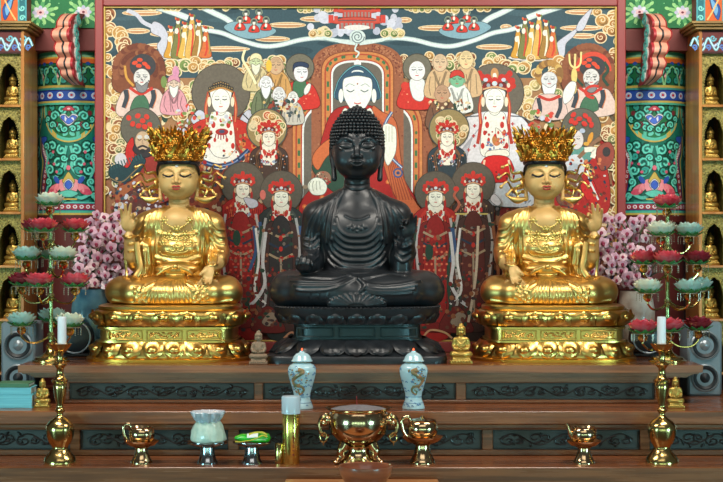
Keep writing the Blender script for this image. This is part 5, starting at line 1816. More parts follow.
def petals(mb, a, b, n, cnt, w, z0, z1, bulge, up, off=0., boss=.5, mi=0, curl=.35, flare=0.):
    """Ring of embossed lotus petals between z0 (root) and z1 (tip)."""
    pts, L = plan_even(a, b, cnt, n, off)
    for (px, py, nx, ny) in pts:
        tx, ty = -ny, nx

        def fn(u, v):
            uu = u * 2 - 1
            wid = w * .5 * (1 - .10 * v) * math.sqrt(max(0.0, 1 - max(0, v - .55) ** 2 / .21)) if v > .55 else w * .5 * (1 - .10 * v)
            o = bulge * (.25 + .75 * math.sin(PI * min(1, v * .8 + .1))) * (1 - .55 * uu * uu)
            o += bulge * curl * max(0, v - .7) / .3 + flare * v
            ctr = math.exp(-((uu * 1.9) ** 2 + ((v - .5) * 3.0) ** 2))
            rim = math.exp(-((math.hypot(uu * 1.0, (v - .45) * 1.55) - .74) ** 2) / .012)
            o += boss * bulge * ctr + .22 * bulge * rim
            z = z0 + (z1 - z0) * v
            x = uu * wid
            return (px + tx * x + nx * o, py + ty * x + ny * o, z)
        mb.grid(fn, 12, 12, mi)


def scale_mb(mb, s):
    mb.v = [(p[0] * s[0], p[1] * s[1], p[2] * s[2]) for p in mb.v]
    return mb


# black throne (metres)
op = Vector((-.0225, .04, Z1))
bp = thing('lotus_pedestal', 'black lotus pedestal under the central black Buddha statue', 'pedestal', op)
HZ = 1.582 - Z1
mb = MB()
loft(mb, [(.0, 0), (0, .030), (.004, .036), (.03, .037)], .440, .375, 9).build('base_slab', M_BLACK, bp)
mb = MB()
loft(mb, [(.015, .0365), (.035, .045), (.11, .095), (.118, .108), (.12, .112)], .43, .365, 3.6)
petals(mb, .325, .262, 3.0, 18, .132, .110, .037, .034, False, .5, .55, curl=.5, flare=.078)
mb.build('lower_lotus', M_BLACK, bp)
mb = MB()
loft(mb, [(.02, .105), (.02, .112), (.03, .114), (.03, .178), (.02, .181), (.02, .190)], .345, .28, 5)
for k in range(-1, 2):
    mb.box((k * .205 - .09, -.262, .122), (k * .205 + .09, -.246, .128), .002); mb.box((k * .205 - .09, -.262, .164), (k * .205 + .09, -.246, .170), .002)
    mb.box((k * .205 - .09, -.2615, .128), (k * .205 - .084, -.246, .164), .002); mb.box((k * .205 + .084, -.2615, .128), (k * .205 + .09, -.246, .164), .002)
mb.build('waist', mat('dark_teal_lacquer', (30, 48, 52), .4, noise=.2, nscale=20), bp)
mb = MB()
loft(mb, [(.125, .175), (.10, .183), (.06, .195), (.03, .21), (.018, .235), (.012, .262), (.02, HZ - .003), (.05, HZ - .001)], .428, .352, 2.7)
petals(mb, .372, .298, 2.7, 22, .112, .186, .264, .034, True, .5, .25, curl=.4)
for (px, py, nx, ny) in plan_even(.412, .336, 120, 2.7)[0]:
    mb.ball((px, py, HZ - .006), (.008, .008, .005), 6, 4)
mb.build('upper_lotus', M_BLACK, bp)


# ---- the gilt crowned figures
def make_bodhisattva():
    S = Sculpt((-74, -58, -1), (74, 44, 112), .62)
    # legs
    S.ell((0, -10, 12.5), (60, 38, 16), 4)
    for s in (-1, 1):
        S.chain([(s * 18, 14, 13), (s * 38, 2, 13.5), (s * 50, -12, 12.8)], [14, 15, 14.6], 6)
        S.chain([(s * 50, -12, 12.6), (s * 36, -30, 11), (s * 10, -38, 9)], [14, 12.5, 9], 6)
        S.ell((s * 50, -12, 12), (16, 19, 13.4), 5)
    S.ell((0, -34, 7), (30, 13, 9), 7)
    # shins in bare skin (matte)
    S.chain([(10, -41, 12), (26, -39, 16.5), (40, -30, 19)], [4.2, 5, 5.4], 2, m=1)
    S.ell((4, -42, 10.5), (9, 4.5, 4), 2, m=1)
    # trunk
    S.ell((0, 6, 34), (27, 19, 22), 5)
    S.ell((0, 4, 58), (29, 19, 24), 8)
    S.chain([(-28, 5, 80), (28, 5, 80)], 13.5, 8)
    for s in (-1, 1):
        S.chain([(s * 10, 5, 90), (s * 22, 5, 86), (s * 34, 5, 79)], [9, 11, 12], 5)
    S.ell((0, -4, 82), (18, 13.5, 14), 4, m=1)
    S.chain([(0, 5, 84), (0, 5, 100)], [13, 9], 5, m=1)
    # arms: sleeves gilt, forearms skin
    for s in (-1, 1):
        S.chain([(s * 34, 5, 80), (s * 39, 6, 62), (s * 40, 2, 46)], [12.2, 10.6, 9.6], 2.5)
    S.chain([(40, 2, 47), (40, -14, 41), (37, -27, 38)], [8.4, 7.0, 5.0], 2, m=1)
    S.chain([(40.5, 4, 52), (41, -3, 46), (41, -8, 44)], [11.4, 10.2, 9.6], 2, m=0)
    S.chain([(-41, 4, 44), (-46, -12, 48), (-47.5, -21, 68)], [8.6, 7.4, 5.0], 2, m=1)
    S.chain([(-40, 5, 52), (-42, 0, 42), (-44, -6, 43)], [11, 10.4, 9.2], 2, m=0)
    # hanging sleeves beside the trunk
    S.box((-34, -4, 40), (7.5, 12, 24), 6, 4, m=0)
    S.box((36, 0, 34), (7, 10, 18), 6, 4, m=0)
    # hollows
    S.chain([(-25.5, -26, 62), (-26, -25, 46), (-27, -25, 32)], [1.5, 2.6, 3], 2, sub=True)
    S.chain([(26.5, -26, 64), (27.5, -25, 48), (29, -25, 36)], [1.5, 2.6, 3], 2, sub=True)
    # shawl bands falling from the shoulders
    for s in (-1, 1):
        for i, (a, b_, c_) in enumerate(((15, 21, 20), (19, 25, 24), (23, 29, 27.5), (28, 33, 31))):
            S.ridge([(s * a, 98 - i * 2.4), (s * (a + 3.4), 90 - i), (s * b_, 76), (s * (b_ + .3), 58), (s * c_, 40)], 1.6, 1.6, m=0, n=7)
        for q in range(4):
            S.ridge([(s * 33, 84 - q * 6), (s * 40, 76 - q * 7), (s * 47, 74 - q * 7)], 1.0, 1.4, m=0)
        for q in range(5):
            S.ridge([(s * (31 + q * 2.4), 54 - q), (s * (32 + q * 2.2), 40), (s * (30 + q * 3), 24)], .95, 1.2, m=0)
    # under-robe edge, belt, apron folds
    S.ridge([(-19, 72), (-10, 69.6), (0, 69), (10, 69.6), (19, 72)], 1.6, 1.4, m=0)
    S.ell((0, -6, 56), (21, 13.5, 12), 3, m=0)
    S.ridge([(-22, 47), (-10, 44), (0, 43.4), (10, 44), (22, 47)], 2.3, 1.4, m=0)
    S.ridge([(-22, 42), (-10, 38.6), (0, 38), (10, 38.6), (22, 42)], 1.7, 1.4, m=0)
    S.ell((0, -15, 35), (22, 9, 7), 4, m=0)
    S.chain([(-5, -26, 37), (-12, -25, 34), (-17, -24, 30)], [1.8, 2.6, 1.6], 1.2, m=0); S.chain([(5, -26, 37), (12, -25, 34), (17, -24, 30)], [1.8, 2.6, 1.6], 1.2, m=0)
    S.ell((0, -26.5, 37.6), (3, 2.4, 2.6), 1, m=0)
    for i in range(-5, 6):
        S.ridge([(i * 1.6, 34), (i * 2.4, 24), (i * 3.0 + (2 if i > 0 else -2), 14), (i * 4.4, 3)], 1.1, 1.3, m=0)
    # knee folds and hem lines
    for s in (-1, 1):
        S.ridge([(s * 22, 2.6), (s * 40, 2.2), (s * 58, 4)], 1.3, 1.2, m=0)
        for i in range(3):
            S.ridge([(s * 16, 24 - i * 3), (s * 24, 20 - i * 4), (s * 30, 9 - i * 2)], .9, 1.2, m=0)
    # embroidered roundels at the shins
    rr = random.Random(4)
    for s in (-1, 1):
        for _ in range(26):
            x, z = s * (29 + rr.uniform(-6, 6)), 11 + rr.uniform(-8, 8)
            y = S.fronty([(x, z)])[0]
            S.ell((x, y, z), (1.5, 1.0, 1.5), .6, m=0)
    # hands
    hand(S, (-48.5, -24, 81), (.02, -.1, 1), (.35, -1, .05), (1, .3, 0), L=.95, curls=(44, 10, 8, 14), m=1, tcurl=40, spread=.16)
    hand(S, (34.5, -34, 31), (-.12, -.35, -1), (-.2, -1, .3), (-1, .1, .1), L=.82, curls=(18, 40, 26, 18), m=1, tcurl=45, spread=.12)
    S.ridge([(31, 39.5), (36, 38.4), (42, 40)], 1.4, .8, m=0)
    S.ridge([(-53, 68), (-47.5, 66.6), (-42, 68)], 1.4, .8, m=0)
    S.floor(0)
    v, Q, mi = S.skin()
    return relax(v, Q, 1, .3), Q, mi, S


BV, BQ, BM, BS = make_bodhisattva()
# the lap sits a little outward of the trunk
_w = np.clip((36 - BV[:, 2]) / 16, 0, 1)
_w = _w * _w * (3 - 2 * _w)
BV[:, 0] += _w * (BV[:, 0] * .035 - 3.2)
M_LIP = mat('lip_red', (156, 34, 36), .45)
M_HAIRB = mat('hair_black', (22, 22, 26), .4)
M_JEWEL = mat('pale_gilt_ornament', (214, 188, 110), .3, .9)
M_URNA = mat('pearl', (226, 226, 226), .25)


def crown_mb(seed):
    rnd = random.Random(seed)
    mb = MB()
    mb.lathe([(22.2, 0), (23.4, 1), (23.6, 6), (25, 14), (27.5, 22), (26.6, 22), (23.5, 12), (21.8, 4), (21.5, 0)], (0, 0, 0), 48, sy=1.06, cap=False)

    def leaf(a, z, r, L, w, tilt, roll=0.):
        c, s = math.cos(a), math.sin(a)
        out = Vector((c, s * 1.06, 0)); tan = Vector((-s, c, 0)); up = Vector((0, 0, 1))
        d = (up * math.cos(tilt) + out * math.sin(tilt)) * math.cos(roll) + tan * math.sin(roll)
        side = d.cross(out).normalized()
        nrm = side.cross(d).normalized()
        if nrm.dot(out) < 0:
            nrm = -nrm
        o = out * r + up * z

        def fn(u, v):
            uu = u * 2 - 1
            ww = w * math.sin(PI * min(1, .12 + v * .88)) * (1.15 - .5 * v)
            bul = .28 * w * (1 - uu * uu) + .35 * w * math.exp(-(uu * 4) ** 2)
            return tuple(o + d * (L * v) + side * (uu * ww) + nrm * (bul + .15 * L * v * v))
        mb.grid(fn, 6, 5)

    def rosette(a, z, r, q):
        c, s = math.cos(a), math.sin(a)
        out = Vector((c, s * 1.06, 0)); tan = Vector((-s, c, 0)); up = Vector((0, 0, 1))
        p = out * r + up * z
        mb.ball(p, q * .55, 8, 5)
        for k in range(6):
            g = 2 * PI * k / 6
            mb.ball(p + (tan * math.cos(g) + up * math.sin(g)) * q - out * q * .1, q * .52, 7, 4)
    for k in range(30):
        a = 2 * PI * k / 30
        mb.ball((23.9 * math.cos(a), 23.9 * 1.06 * math.sin(a), 1.5), 1.2, 6, 4)
        mb.ball((24.2 * math.cos(a + .1), 24.2 * 1.06 * math.sin(a + .1), 6.0), .9, 6, 4)
    for k in range(11):
        a = -PI / 2 + 2 * PI * k / 11
        rosette(a, 4.8, 24.4, 2.3)
        rosette(a + PI / 11, 11.5, 25.4, 2.6)
        rosette(a, 17.5, 27.4, 2.4)
        rosette(a + PI / 11, 19.5, 28.2, 2.0)
        rosette(a + PI / 22, 8.5, 25.6, 1.6)
        rosette(a - PI / 22, 14.5, 27.2, 1.8)
    for (z, r, n, L, w, t) in ((6, 24.5, 20, 8, 2.8, .35), (11, 25.2, 22, 9, 2.8, .42), (16, 26.4, 22, 10, 2.8, .42), (21, 27.6, 24, 10.5, 2.5, .34), (24, 28, 22, 9.5, 2.0, .22)):
        for k in range(n):
            a = 2 * PI * (k + rnd.uniform(-.25, .25)) / n
            leaf(a, z + rnd.uniform(-1.5, 1.5), r, L * rnd.uniform(.62, 1.05), w * rnd.uniform(.8, 1.15), t + rnd.uniform(-.15, .2), rnd.uniform(-.55, .55))
    for k in range(11):
        a = -PI / 2 + 2 * PI * k / 11
        for j in range(-2, 3):
            leaf(a + j * .085, 22 + 3.2 - abs(j) * 1.4, 27.8, 8.5 - abs(j) * 1.5, 1.7, .3, j * .28)
        mb.ball((29.5 * math.cos(a), 31 * math.sin(a), 24), 1.6, 6, 4)
    return mb


def ribbon_mb(s):
    mb = MB()
    for (x0, z0, x1, z1, amp, ph) in ((21, 129, 42, 140, 3.0, 0), (21, 123, 46, 131, 3.4, .5), (21, 117, 44, 121, 3.2, .2), (21, 112, 38, 113, 2.4, .6), (20, 126, 30, 109, 2.6, .6)):
        pts = []
        for k in range(33):
            t = k / 32
            dx, dz = x1 - x0, z1 - z0
            L = math.hypot(dx, dz)
            o = 1.25 * amp * math.sin(t * 3.2 * PI + ph) * (.4 + .6 * t)
            pts.append((s * (x0 + dx * t - dz / L * o), 1 - 3 * t + 1.5 * math.cos(t * 3.2 * PI + ph), z0 + dz * t + dx / L * o))
        mb.tube(pts, [2.0 - .7 * k / 32 for k in range(33)], 7, flat=.6)
        e = pts[-1]
        mb.ball(e, 2.0, 7, 5)
    # looped bow and the leaf-like tail lying on the shoulder
    def fn(u, v):
        uu = u * 2 - 1
        x = s * (18 + 21 * v)
        z = 107 - 4.5 * math.sin(PI * v * .9) + 3.5 * v
        w = 3.4 * math.sin(PI * (.1 + .85 * v))
        return (x, -8 + 4 * v - 1.5 * (1 - uu * uu), z + uu * w)
    mb.grid(fn, 6, 12)
    return mb


def ornament_mb(S):
    """Strings of beads and pendants across the chest."""
    mb = MB()

    def on(x, z, r, sq=.8):
        y = S.fronty([(x, z)])[0]
        mb.ball((x, y - .2, z), (r, r * sq, r), 7, 5)
    for (z, sag, hw, n, r) in ((85, 9, 15, 17, 1.25), (70, 6, 17, 17, 1.35), (62, 4, 19, 15, 1.1)):
        for k in range(n):
            t = k / (n - 1) * 2 - 1
            on(t * hw, z - sag * (1 - t * t), r)
    for (x, z) in ((-13, 84), (13, 84), (-8, 70), (8, 70), (0, 66), (0, 75), (-14, 62), (14, 62), (0, 57)):
        on(x, z, 2.1, .7)
        for k in range(6):
            on(x + 3.0 * math.cos(k * PI / 3), z + 3.0 * math.sin(k * PI / 3), 1.25)
    for (x, z, l) in ((-8, 66, 6), (8, 66, 6), (0, 62, 4), (-15, 80, 10), (15, 80, 10)):
        for k in range(l):
            on(x, z - k * 1.9, 1.0)
    for k in range(22):
        t = k / 21 * 2 - 1
        on(t * 17, 52 - 4.5 * (1 - t * t) ** .5, .95)
        on(t * 12, 55 - 4.0 * (1 - t * t) ** .5, .95)
        on(t * 7, 55.5 - 2.6 * (1 - t * t) ** .5, .9)
    return mb


def scarf_mb():
    """Loose ends of the stole that hang from the wrists."""
    mb = MB()
    mb.tube(catmull([(-46, -20, 66), (-52, -16, 52), (-51, -14, 34), (-50, -20, 24), (-53, -24, 27)], 6), 1.4, 7, flat=.5)
    mb2 = MB().tube(catmull([(-40, -20, 62), (-38, -22, 48), (-36, -24, 36), (-40, -26, 28)], 6), 3.0, 8, flat=.4)
    return mb, mb2


ORN, SCF = ornament_mb(BS), scarf_mb()
for sgn, side in ((-1, 'left'), (1, 'right')):
    mir = sgn > 0
    oo = Vector((sgn * .930, .13, 1.584))
    st = thing('bodhisattva_statue', 'gilt seated crowned statue %s of the black Buddha, its outer hand raised' % ('to the left' if sgn < 0 else 'to the right'), 'statue', oo)
    fx = -1 if mir else 1
    skin_obj('body', BV, BQ, BM, [M_GOLD, M_GOLDS], st, .005, mir)
    hv = HV.copy()
    hv[:, 2] = (hv[:, 2] - 127.5) * .775 + 106.9
    hv[:, 0] *= .80
    hv[:, 1] = hv[:, 1] * .80 + 1.5
    skin_obj('head', hv, HQ, HM, [M_GOLDS, M_LIP, M_HAIRB, M_URNA], st, .005, mir)
    k = (.005 * fx, .005, .005)

    def mk(mb, name, m, dz=0.0, dy=0.0, kk=k):
        c = MB()
        c.v = [(p[0] * kk[0], (p[1] + dy) * kk[1], (p[2] + dz) * kk[2]) for p in mb.v]
        c.f, c.m, c.sm = (([f[::-1] for f in mb.f]) if kk[0] < 0 else mb.f), mb.m, mb.sm
        return c.build(name, m, st, sharp=70)
    cm = crown_mb(7 if mir else 9)
    cm.v = [(a, b, c * 1.08) for a, b, c in cm.v]
    mk(cm, 'crown', M_GOLDC, 143.8, 2.0)
    mk(ribbon_mb(1), 'crown_ribbon', M_GOLD)
    mk(ribbon_mb(-1), 'crown_ribbon', M_GOLD)
    mk(ORN, 'necklace', M_JEWEL)
    mk(SCF[0], 'stole_end', M_GOLD)
    mk(SCF[1], 'stole_end', M_GOLD)
    hb = MB()
    # black hair showing beneath the crown
    hb.lathe([(20.4, 140.2), (21.2, 141.2), (21.9, 143), (21.8, 149.5), (20, 150)], (0, 3.0, 0), 40, sy=1.07, cap=False)
    for s in (-1, 1):
        hb.tube(catmull([(s * 13, -16.2, 141.6), (s * 18.2, -11, 140.6), (s * 20.6, -5, 136), (s * 21.0, 0, 130)], 6), [1.6] * 12 + [1.5, 1.4, 1.3, 1.2, 1.1, 1.0, .9], 7)
    mk(hb, 'hair', M_HAIRB)

    # throne
    og = Vector((sgn * .962, .06, Z1))
    pd = thing('lotus_pedestal', 'gilt lotus pedestal under the %s crowned statue' % ('left' if sgn < 0 else 'right'), 'pedestal', og)
    H = 1.584 - Z1
    mb = MB()
    loft(mb, [(0, 0), (0, .014), (.006, .018), (.02, .019)], .412, .315, 3.0).build('base_plate', M_GOLDC, pd)
    mb = MB()
    loft(mb, [(.012, .0185), (.010, .03), (.022, .06), (.042, .085), (.06, .098), (.09, .10)], .392, .302, 2.8)
    petals(mb, .350, .262, 2.8, 20, .108, .099, .018, .020, False, .5, .6, curl=.2, flare=.032)
    for (px, py, nx, ny) in plan_even(.374, .286, 20, 2.8, .5)[0]:
        mb.ball((px, py, .058), (.033, .033, .023), 12, 8)
    mb.build('lower_lotus', M_GOLDP, pd)
    mb = MB()
    loft(mb, [(.0, .094), (0, .104), (.012, .106), (.012, .158), (0, .160), (0, .170)], .345, .262, 6)
    wo = mb.build('waist', M_GOLDP, pd)
    for q in range(-1, 2):
        mb = MB()
        xc, hw = q * .195, .088
        yq = -.252
        mb.box((xc - hw, yq - .008, .109), (xc + hw, yq + .01, .114), .002); mb.box((xc - hw, yq - .008, .150), (xc + hw, yq + .01, .155), .002)
        mb.box((xc - hw, yq - .0075, .114), (xc - hw + .006, yq + .01, .150), .002); mb.box((xc + hw - .006, yq - .0075, .114), (xc + hw, yq + .01, .150), .002)
        rr = random.Random(q + 5)
        for _ in range(46):
            x, z = xc + rr.uniform(-.07, .07), .132 + rr.uniform(-.011, .011)
            mb.ball((x, yq + .001, z), (rr.uniform(.004, .009), .005, .004), 6, 4)
        mb.build('waist_panel', M_GOLDP, wo)
    mb = MB()
    loft(mb, [(.085, .165), (.06, .170), (.036, .178), (.024, .192), (.018, .212), (.018, .234), (.028, .246), (.045, .250)], .395, .305, 2.8)
    petals(mb, .364, .274, 2.8, 18, .122, .176, .249, .016, True, .5, .6, curl=.2, flare=.010)
    for (px, py, nx, ny) in plan_even(.372, .282, 18, 2.8, .5)[0]:
        mb.ball((px, py, .216), (.034, .034, .022), 12, 8)
    for (px, py, nx, ny) in plan_even(.352, .262, 64, 2.8)[0]:
        mb.ball((px, py, .181), (.015, .015, .011), 8, 5)
    mb.build('upper_lotus', M_GOLDP, pd)
    mb = MB()
    loft(mb, [(.0, .248), (-.006, .256), (-.004, .268), (.008, H - .001)], .350, .262, 2.8).build('seat_plate', M_GOLDP, pd)

# ------------------------------------------------------------------ small seated figures
def make_small():
    S = Sculpt((-9, -8, -.5), (9, 8, 35), .26)
    S.box((0, 0, 1.2), (7.6, 5.6, 1.3), .8, .5)
    S.box((0, 0, 3.2), (6.2, 4.6, 1.2), .8, .6)
    S.ell((0, -.5, 6.6), (7.4, 5, 2.8), 1)
    for s in (-1, 1):
        S.ell((s * 5.3, -1, 6.6), (2.4, 3, 2.3), 1)
    S.ell((0, .6, 12.5), (3.9, 3, 5.6), 1.5)
    S.chain([(-3.2, .6, 16.6), (3.2, .6, 16.6)], 1.9, 1.5)
    for s in (-1, 1):
        S.chain([(s * 4.1, .6, 16.2), (s * 5.1, .2, 12.6), (s * 4.4, -2.2, 10.6), (s * 1.2, -3.9, 10.4)], [1.7, 1.45, 1.2, .8], .6)
    S.chain([(0, .4, 17), (0, .2, 20)], 1.35, 1)
    S.ell((0, 0, 22), (2.65, 2.6, 3.2), .6)
    S.ell((0, .2, 24), (3.15, 3.1, 2.3), .5)
    S.ell((0, .2, 26.4), (1.7, 1.7, 1.5), .6)
    S.chain([(0, -2.4, 22.3), (0, -2.9, 21.4)], .45, .5)
    for s in (-1, 1):
        S.ridge([(s * .5, 22.7), (s * 1.0, 22.5), (s * 1.7, 22.8)], .22, .2, sub=True)
        S.chain([(s * 2.7, .3, 22.8), (s * 2.6, .2, 20)], .5, .4)
    for i in range(4):
        S.ridge([(-2.6, 15.6 - i * 1.3), (0, 13.6 - i * 1.3), (2.6, 15.6 - i * 1.3)], .32, .4)
    for i in range(3):
        S.ridge([(-5, 8.4 - i), (0, 7.4 - i * .8), (5, 8.4 - i)], .3, .4)
    for k in range(-3, 4):
        S.ell((k * 1.9, -5.2, 2.2), (.9, .8, 1.0), .4)
    S.floor(0)
    return S.skin()


SV, SQ, SM = make_small()
SMALL = {}


def small_figure(name, label, loc, height, m, group=None, rotz=0, hat=False):
    s = height / (28.0 if not hat else 30.5)
    t = thing(name, label, 'figurine', loc, rotz, group, s)
    key = (m.name, hat)
    if key in SMALL:
        for ch in SMALL[key].children:
            c = ch.copy()
            COL.objects.link(c)
            c.parent = t
    else:
        skin_obj('body', SV, SQ, SM, [m], t, 1.0)
        if hat:
            MB().lathe([(.2, 30.4), (1.1, 29.6), (1.5, 28), (2.4, 27.2), (3.3, 26), (3.6, 24.4), (4.0, 24), (3.5, 23.8), (.2, 24.4)], (0, .2, 0), 18, cap=False).build('hat', m, t)
        SMALL[key] = t
    return t


M_GILT = mat('gilt_figurine', (206, 172, 92), .34, .75, rgb2=(160, 126, 56), nscale=30)
M_CLAY = mat('weathered_clay', (148, 122, 98), .7, rgb2=(104, 84, 66), nscale=24)
names = ['top', 'second', 'third', 'fourth', 'fifth', 'sixth']
for sgn, side in ((-1, 'left'), (1, 'right')):
    for r in range(6):
        zb = z_px(ROW0 + PITCH * (r + 1), CD) + .0135
        o = small_figure('niche_buddha', 'small gilt seated figure in the %s visible niche from the top of the %s cabinet' % (names[r], side), (sgn * 1.8335, CD + CY + .11, zb), .172, M_GILT, 'gilt figures in the wall niches', R(-sgn * 6) * -1, hat=True)
small_figure('buddha_figurine', 'little gilt seated figure on the step beside the blue books', (X(42.5, 7.48), 7.48 + CY, Z2), .137, M_GILT)
small_figure('buddha_figurine', 'little gilt seated figure on the step just behind the right candlestick', (X(675.5, 7.46), 7.46 + CY, Z2), .146, M_GILT)
small_figure('buddha_figurine', 'small brown clay seated figure on the shelf between left gilt throne and black throne', (X(258.5, 7.68), 7.68 + CY, Z1), .163, M_CLAY)
small_figure('buddha_figurine', 'small bright gilt seated figure on the shelf beside the right gilt throne', (X(461, 7.70), 7.70 + CY, Z1), .197, M_GILT)


# ------------------------------------------------------------------ candlesticks and candles
def pxprof(rows, yb, s):
    return [(max(r, .05) * s, (yb - y) * s) for r, y in rows]


stick_prof = [(16.4, 466), (16.4, 464.6), (15.4, 461), (12, 457), (9.4, 453.5), (8.2, 451), (8.6, 449), (11.5, 445), (13.4, 440), (14.2, 434), (14.2, 430), (13.2, 427.5), (10, 424), (6, 421.5), (3.6, 419.6), (3.0, 417.4), (3.4, 416), (4.8, 414.6), (4.9, 413), (3.4, 411.4), (3.2, 409), (4.4, 405), (5.8, 399), (6.6, 392), (6.8, 387), (6.2, 386), (8.2, 385), (8.4, 383.6), (6, 382.4), (4, 380), (3.4, 376), (3.6, 372), (5.4, 370), (7, 368), (6.6, 366.8), (3.4, 365), (2.8, 362), (3.2, 358), (4, 355.4), (6.2, 354.4)]
cup_prof = [(1, 356), (6, 354.6), (9, 351), (11.6, 347), (10.6, 347.2), (7.8, 351), (1, 353)]
M_WAX = mat('white_wax', (226, 230, 236), .45, sss=.2)
for px, side, cx in ((60, 'left', 62), (662, 'right', 661.5)):
    s = 7.15 / FPX
    loc = Vector((X(px, 7.15), 7.15 + CY, Z3))
    t = thing('candlestick', 'tall brass candlestick at the %s end of the lowest step' % side, 'candlestick', loc, 0, None)
    MB().lathe(pxprof(stick_prof, 466, s), (0, 0, 0), 40).build('stem', M_BRASS, t)
    MB().lathe(pxprof(cup_prof, 466, s), (0, 0, 0), 48, cap=False, wob=lambda a, r, z: 1 + .05 * math.cos(8 * a)).build('drip_cup', M_BRASS, t)
    c = MB().lathe([(.004, .0), (.0195, 0), (.0195, .142), (.018, .146), (.004, .147)], (0, 0, 0), 24)
    c = c.build('candle', M_WAX, loc=(X(cx, 7.15), 7.15 + CY, Z3 + (466 - 352.9) * s))
    tag(c, 'unlit white candle standing in the %s brass candlestick' % side, 'candle')
    w = MB().tube([(0, 0, .146), (.001, 0, .153), (.003, 0, .158)], .0013, 6).build('wick', M_INK, c)

# ------------------------------------------------------------------ porcelain lamp jars
M_PORC = mat('pale_porcelain', (170, 198, 206), .12, coat=.4)
M_DRAG = mat('painted_dragon_brown', (176, 118, 76), .2, rgb2=(84, 110, 84), nscale=60)
M_BLUEW = mat('cobalt_wash', (92, 124, 160), .2)
M_FLAME = mat('lamp_flame', (255, 80, 44), .5, emit=3)
M_GOLDRIM = mat('gilt_line', (190, 150, 90), .25, .8)
jar = [(9, 411), (11.2, 410.6), (11.4, 409), (10.2, 406), (8.6, 402), (8.0, 399), (8.6, 395), (10.6, 388), (13.0, 380), (14.2, 374), (14.0, 370), (12, 367), (9.0, 365.6), (8.2, 364)]
lid = [(8.6, 364.2), (10.6, 363.6), (10.8, 362.8), (9.8, 361.8), (8.4, 358.5), (6.2, 356), (3.4, 354.8), (2.4, 354), (2.4, 353), (.2, 352.8)]
for px, nm in ((302, 'left'), (413.5, 'right')):
    d = 7.42
    s = d / FPX
    yb = 241 + (CZ - Z2) * FPX / d
    t = thing('lamp_jar', 'lidded blue-white porcelain jar with dragon, %s of the incense burner' % ('just above the gold canister, left' if nm == 'left' else 'right'), 'jar', (X(px, d), d + CY, Z2))
    P_ = pxprof(jar, 411, s)
    k = 53.0 / 54.5
    MB().lathe(P_, (0, 0, 0), 40).build('body', M_PORC, t)
    lo = MB().lathe(pxprof(lid, 411, s), (0, 0, 0), 40).build('lid', M_PORC, t)
    MB().lathe([(8.45 * s, (411 - 365) * s), (8.75 * s, (411 - 364.6) * s), (8.5 * s, (411 - 364.1) * s)], (0, 0, 0), 32, cap=False).build('gilt_ring', M_GOLDRIM, t)
    fl = MB().lathe([(.0006, 0), (.0044, .003), (.0038, .007), (.0004, .012)], (0, 0, (411 - 352.9) * s), 10)
    fl.build('flame', M_FLAME, lo)

    def on_jar(a, y):
        z = (411 - y) * s
        for (r0, z0), (r1, z1_) in zip(P_[:-1], P_[1:]):
            if z0 <= z <= z1_ and z1_ > z0:
                r = r0 + (r1 - r0) * (z - z0) / (z1_ - z0)
                return Vector(((r + .0008) * math.sin(a), -(r + .0008) * math.cos(a), z))
        return Vector((0, 0, z))
    flip = 1 if nm == 'left' else -1
    mb = MB()
    mb.tube([on_jar(flip * a, y) for a, y in catmull([(-.25, 371), (.1, 373), (-.4, 378), (-.75, 382), (-.5, 387), (.0, 388), (.2, 392), (-.2, 396), (-.35, 392)], 6)], [.011 - .00015 * i for i in range(49)], 7, flat=.4)
    rr = random.Random(8 if flip > 0 else 9)
    for _ in range(26):
        a, y = rr.uniform(-.9, .5), rr.uniform(370, 394)
        mb.ball(on_jar(flip * a, y), (.005, .003, .004), 6, 4)
    mb.build('dragon_motif', M_DRAG, t)
    mb = MB()
    for _ in range(44):
        a, y = rr.uniform(-1.3, 1.3), rr.uniform(368, 408)
        c = on_jar(a, y)
        mb.tube([c, on_jar(a + .12, y - .8), on_jar(a + .22, y + .4)], .0026, 5, flat=.6)
    for yy in (404.5, 398.5):
        mb.tube([on_jar(2 * PI * k / 32, yy) for k in range(32)], .0014, 5, closed=True)
    mb.build('cloud_motif', M_BLUEW, t)

# ------------------------------------------------------------------ incense burner
s = 7.15 / FPX
yb = 241 + (CZ - Z3) * FPX / 7.15
t = thing('incense_burner', 'large bronze incense burner with lion handles in the middle of lowest step', 'incense burner', (X(358.5, 7.15), 7.15 + CY, Z3))
bowl = [(2, 447), (10, 446.4), (16, 444.4), (22.4, 440), (27.6, 434.5), (30, 428.5), (30.4, 422), (29.6, 416), (28.4, 413), (29, 411.6), (32.8, 410), (33.2, 409), (32, 408.8), (28, 410.4), (25.5, 411.4), (.4, 411)]
bo = MB().lathe(pxprof(bowl, 464, s), (0, 0, 0), 56).build('bowl', M_BRONZE, t)
mb = MB().lathe([(.2 * s, (464 - 406.6) * s), (12 * s, (464 - 407.2) * s), (22 * s, (464 - 408.8) * s), (28 * s, (464 - 410.8) * s)], (0, 0, 0), 40, cap=False, wob=lambda a, r, z: 1 + .03 * math.sin(7 * a))
mb.build('ash', mat('ash_grey', (128, 124, 128), .95, noise=.3, nscale=80, bump=.8, bscale=150), t)
ft = MB().lathe(pxprof([(20, 464), (20, 462), (15, 458), (12, 452), (13, 447), (10, 445)], 464, s), (0, 0, 0), 40)
ft.build('foot', M_BRONZE, t)
for k in range(3):
    a = -PI / 2 + PI / 3 + 2 * PI * k / 3
    c, sn = math.cos(a), math.sin(a)
    pts = [(16 * s * c, 16 * s * sn, 19 * s), (19.5 * s * c, 19.5 * s * sn, 13 * s), (20 * s * c, 20 * s * sn, 7 * s), (25 * s * c, 25 * s * sn, 2.4 * s)]
    mb = MB().tube(catmull(pts, 5), [6 * s - .25 * s * i for i in range(16)], 9)
    mb.ball(pts[-1], (4.2 * s, 4.2 * s, 2.4 * s), 9, 6)
    mb.build('leg', M_BRONZE, t)
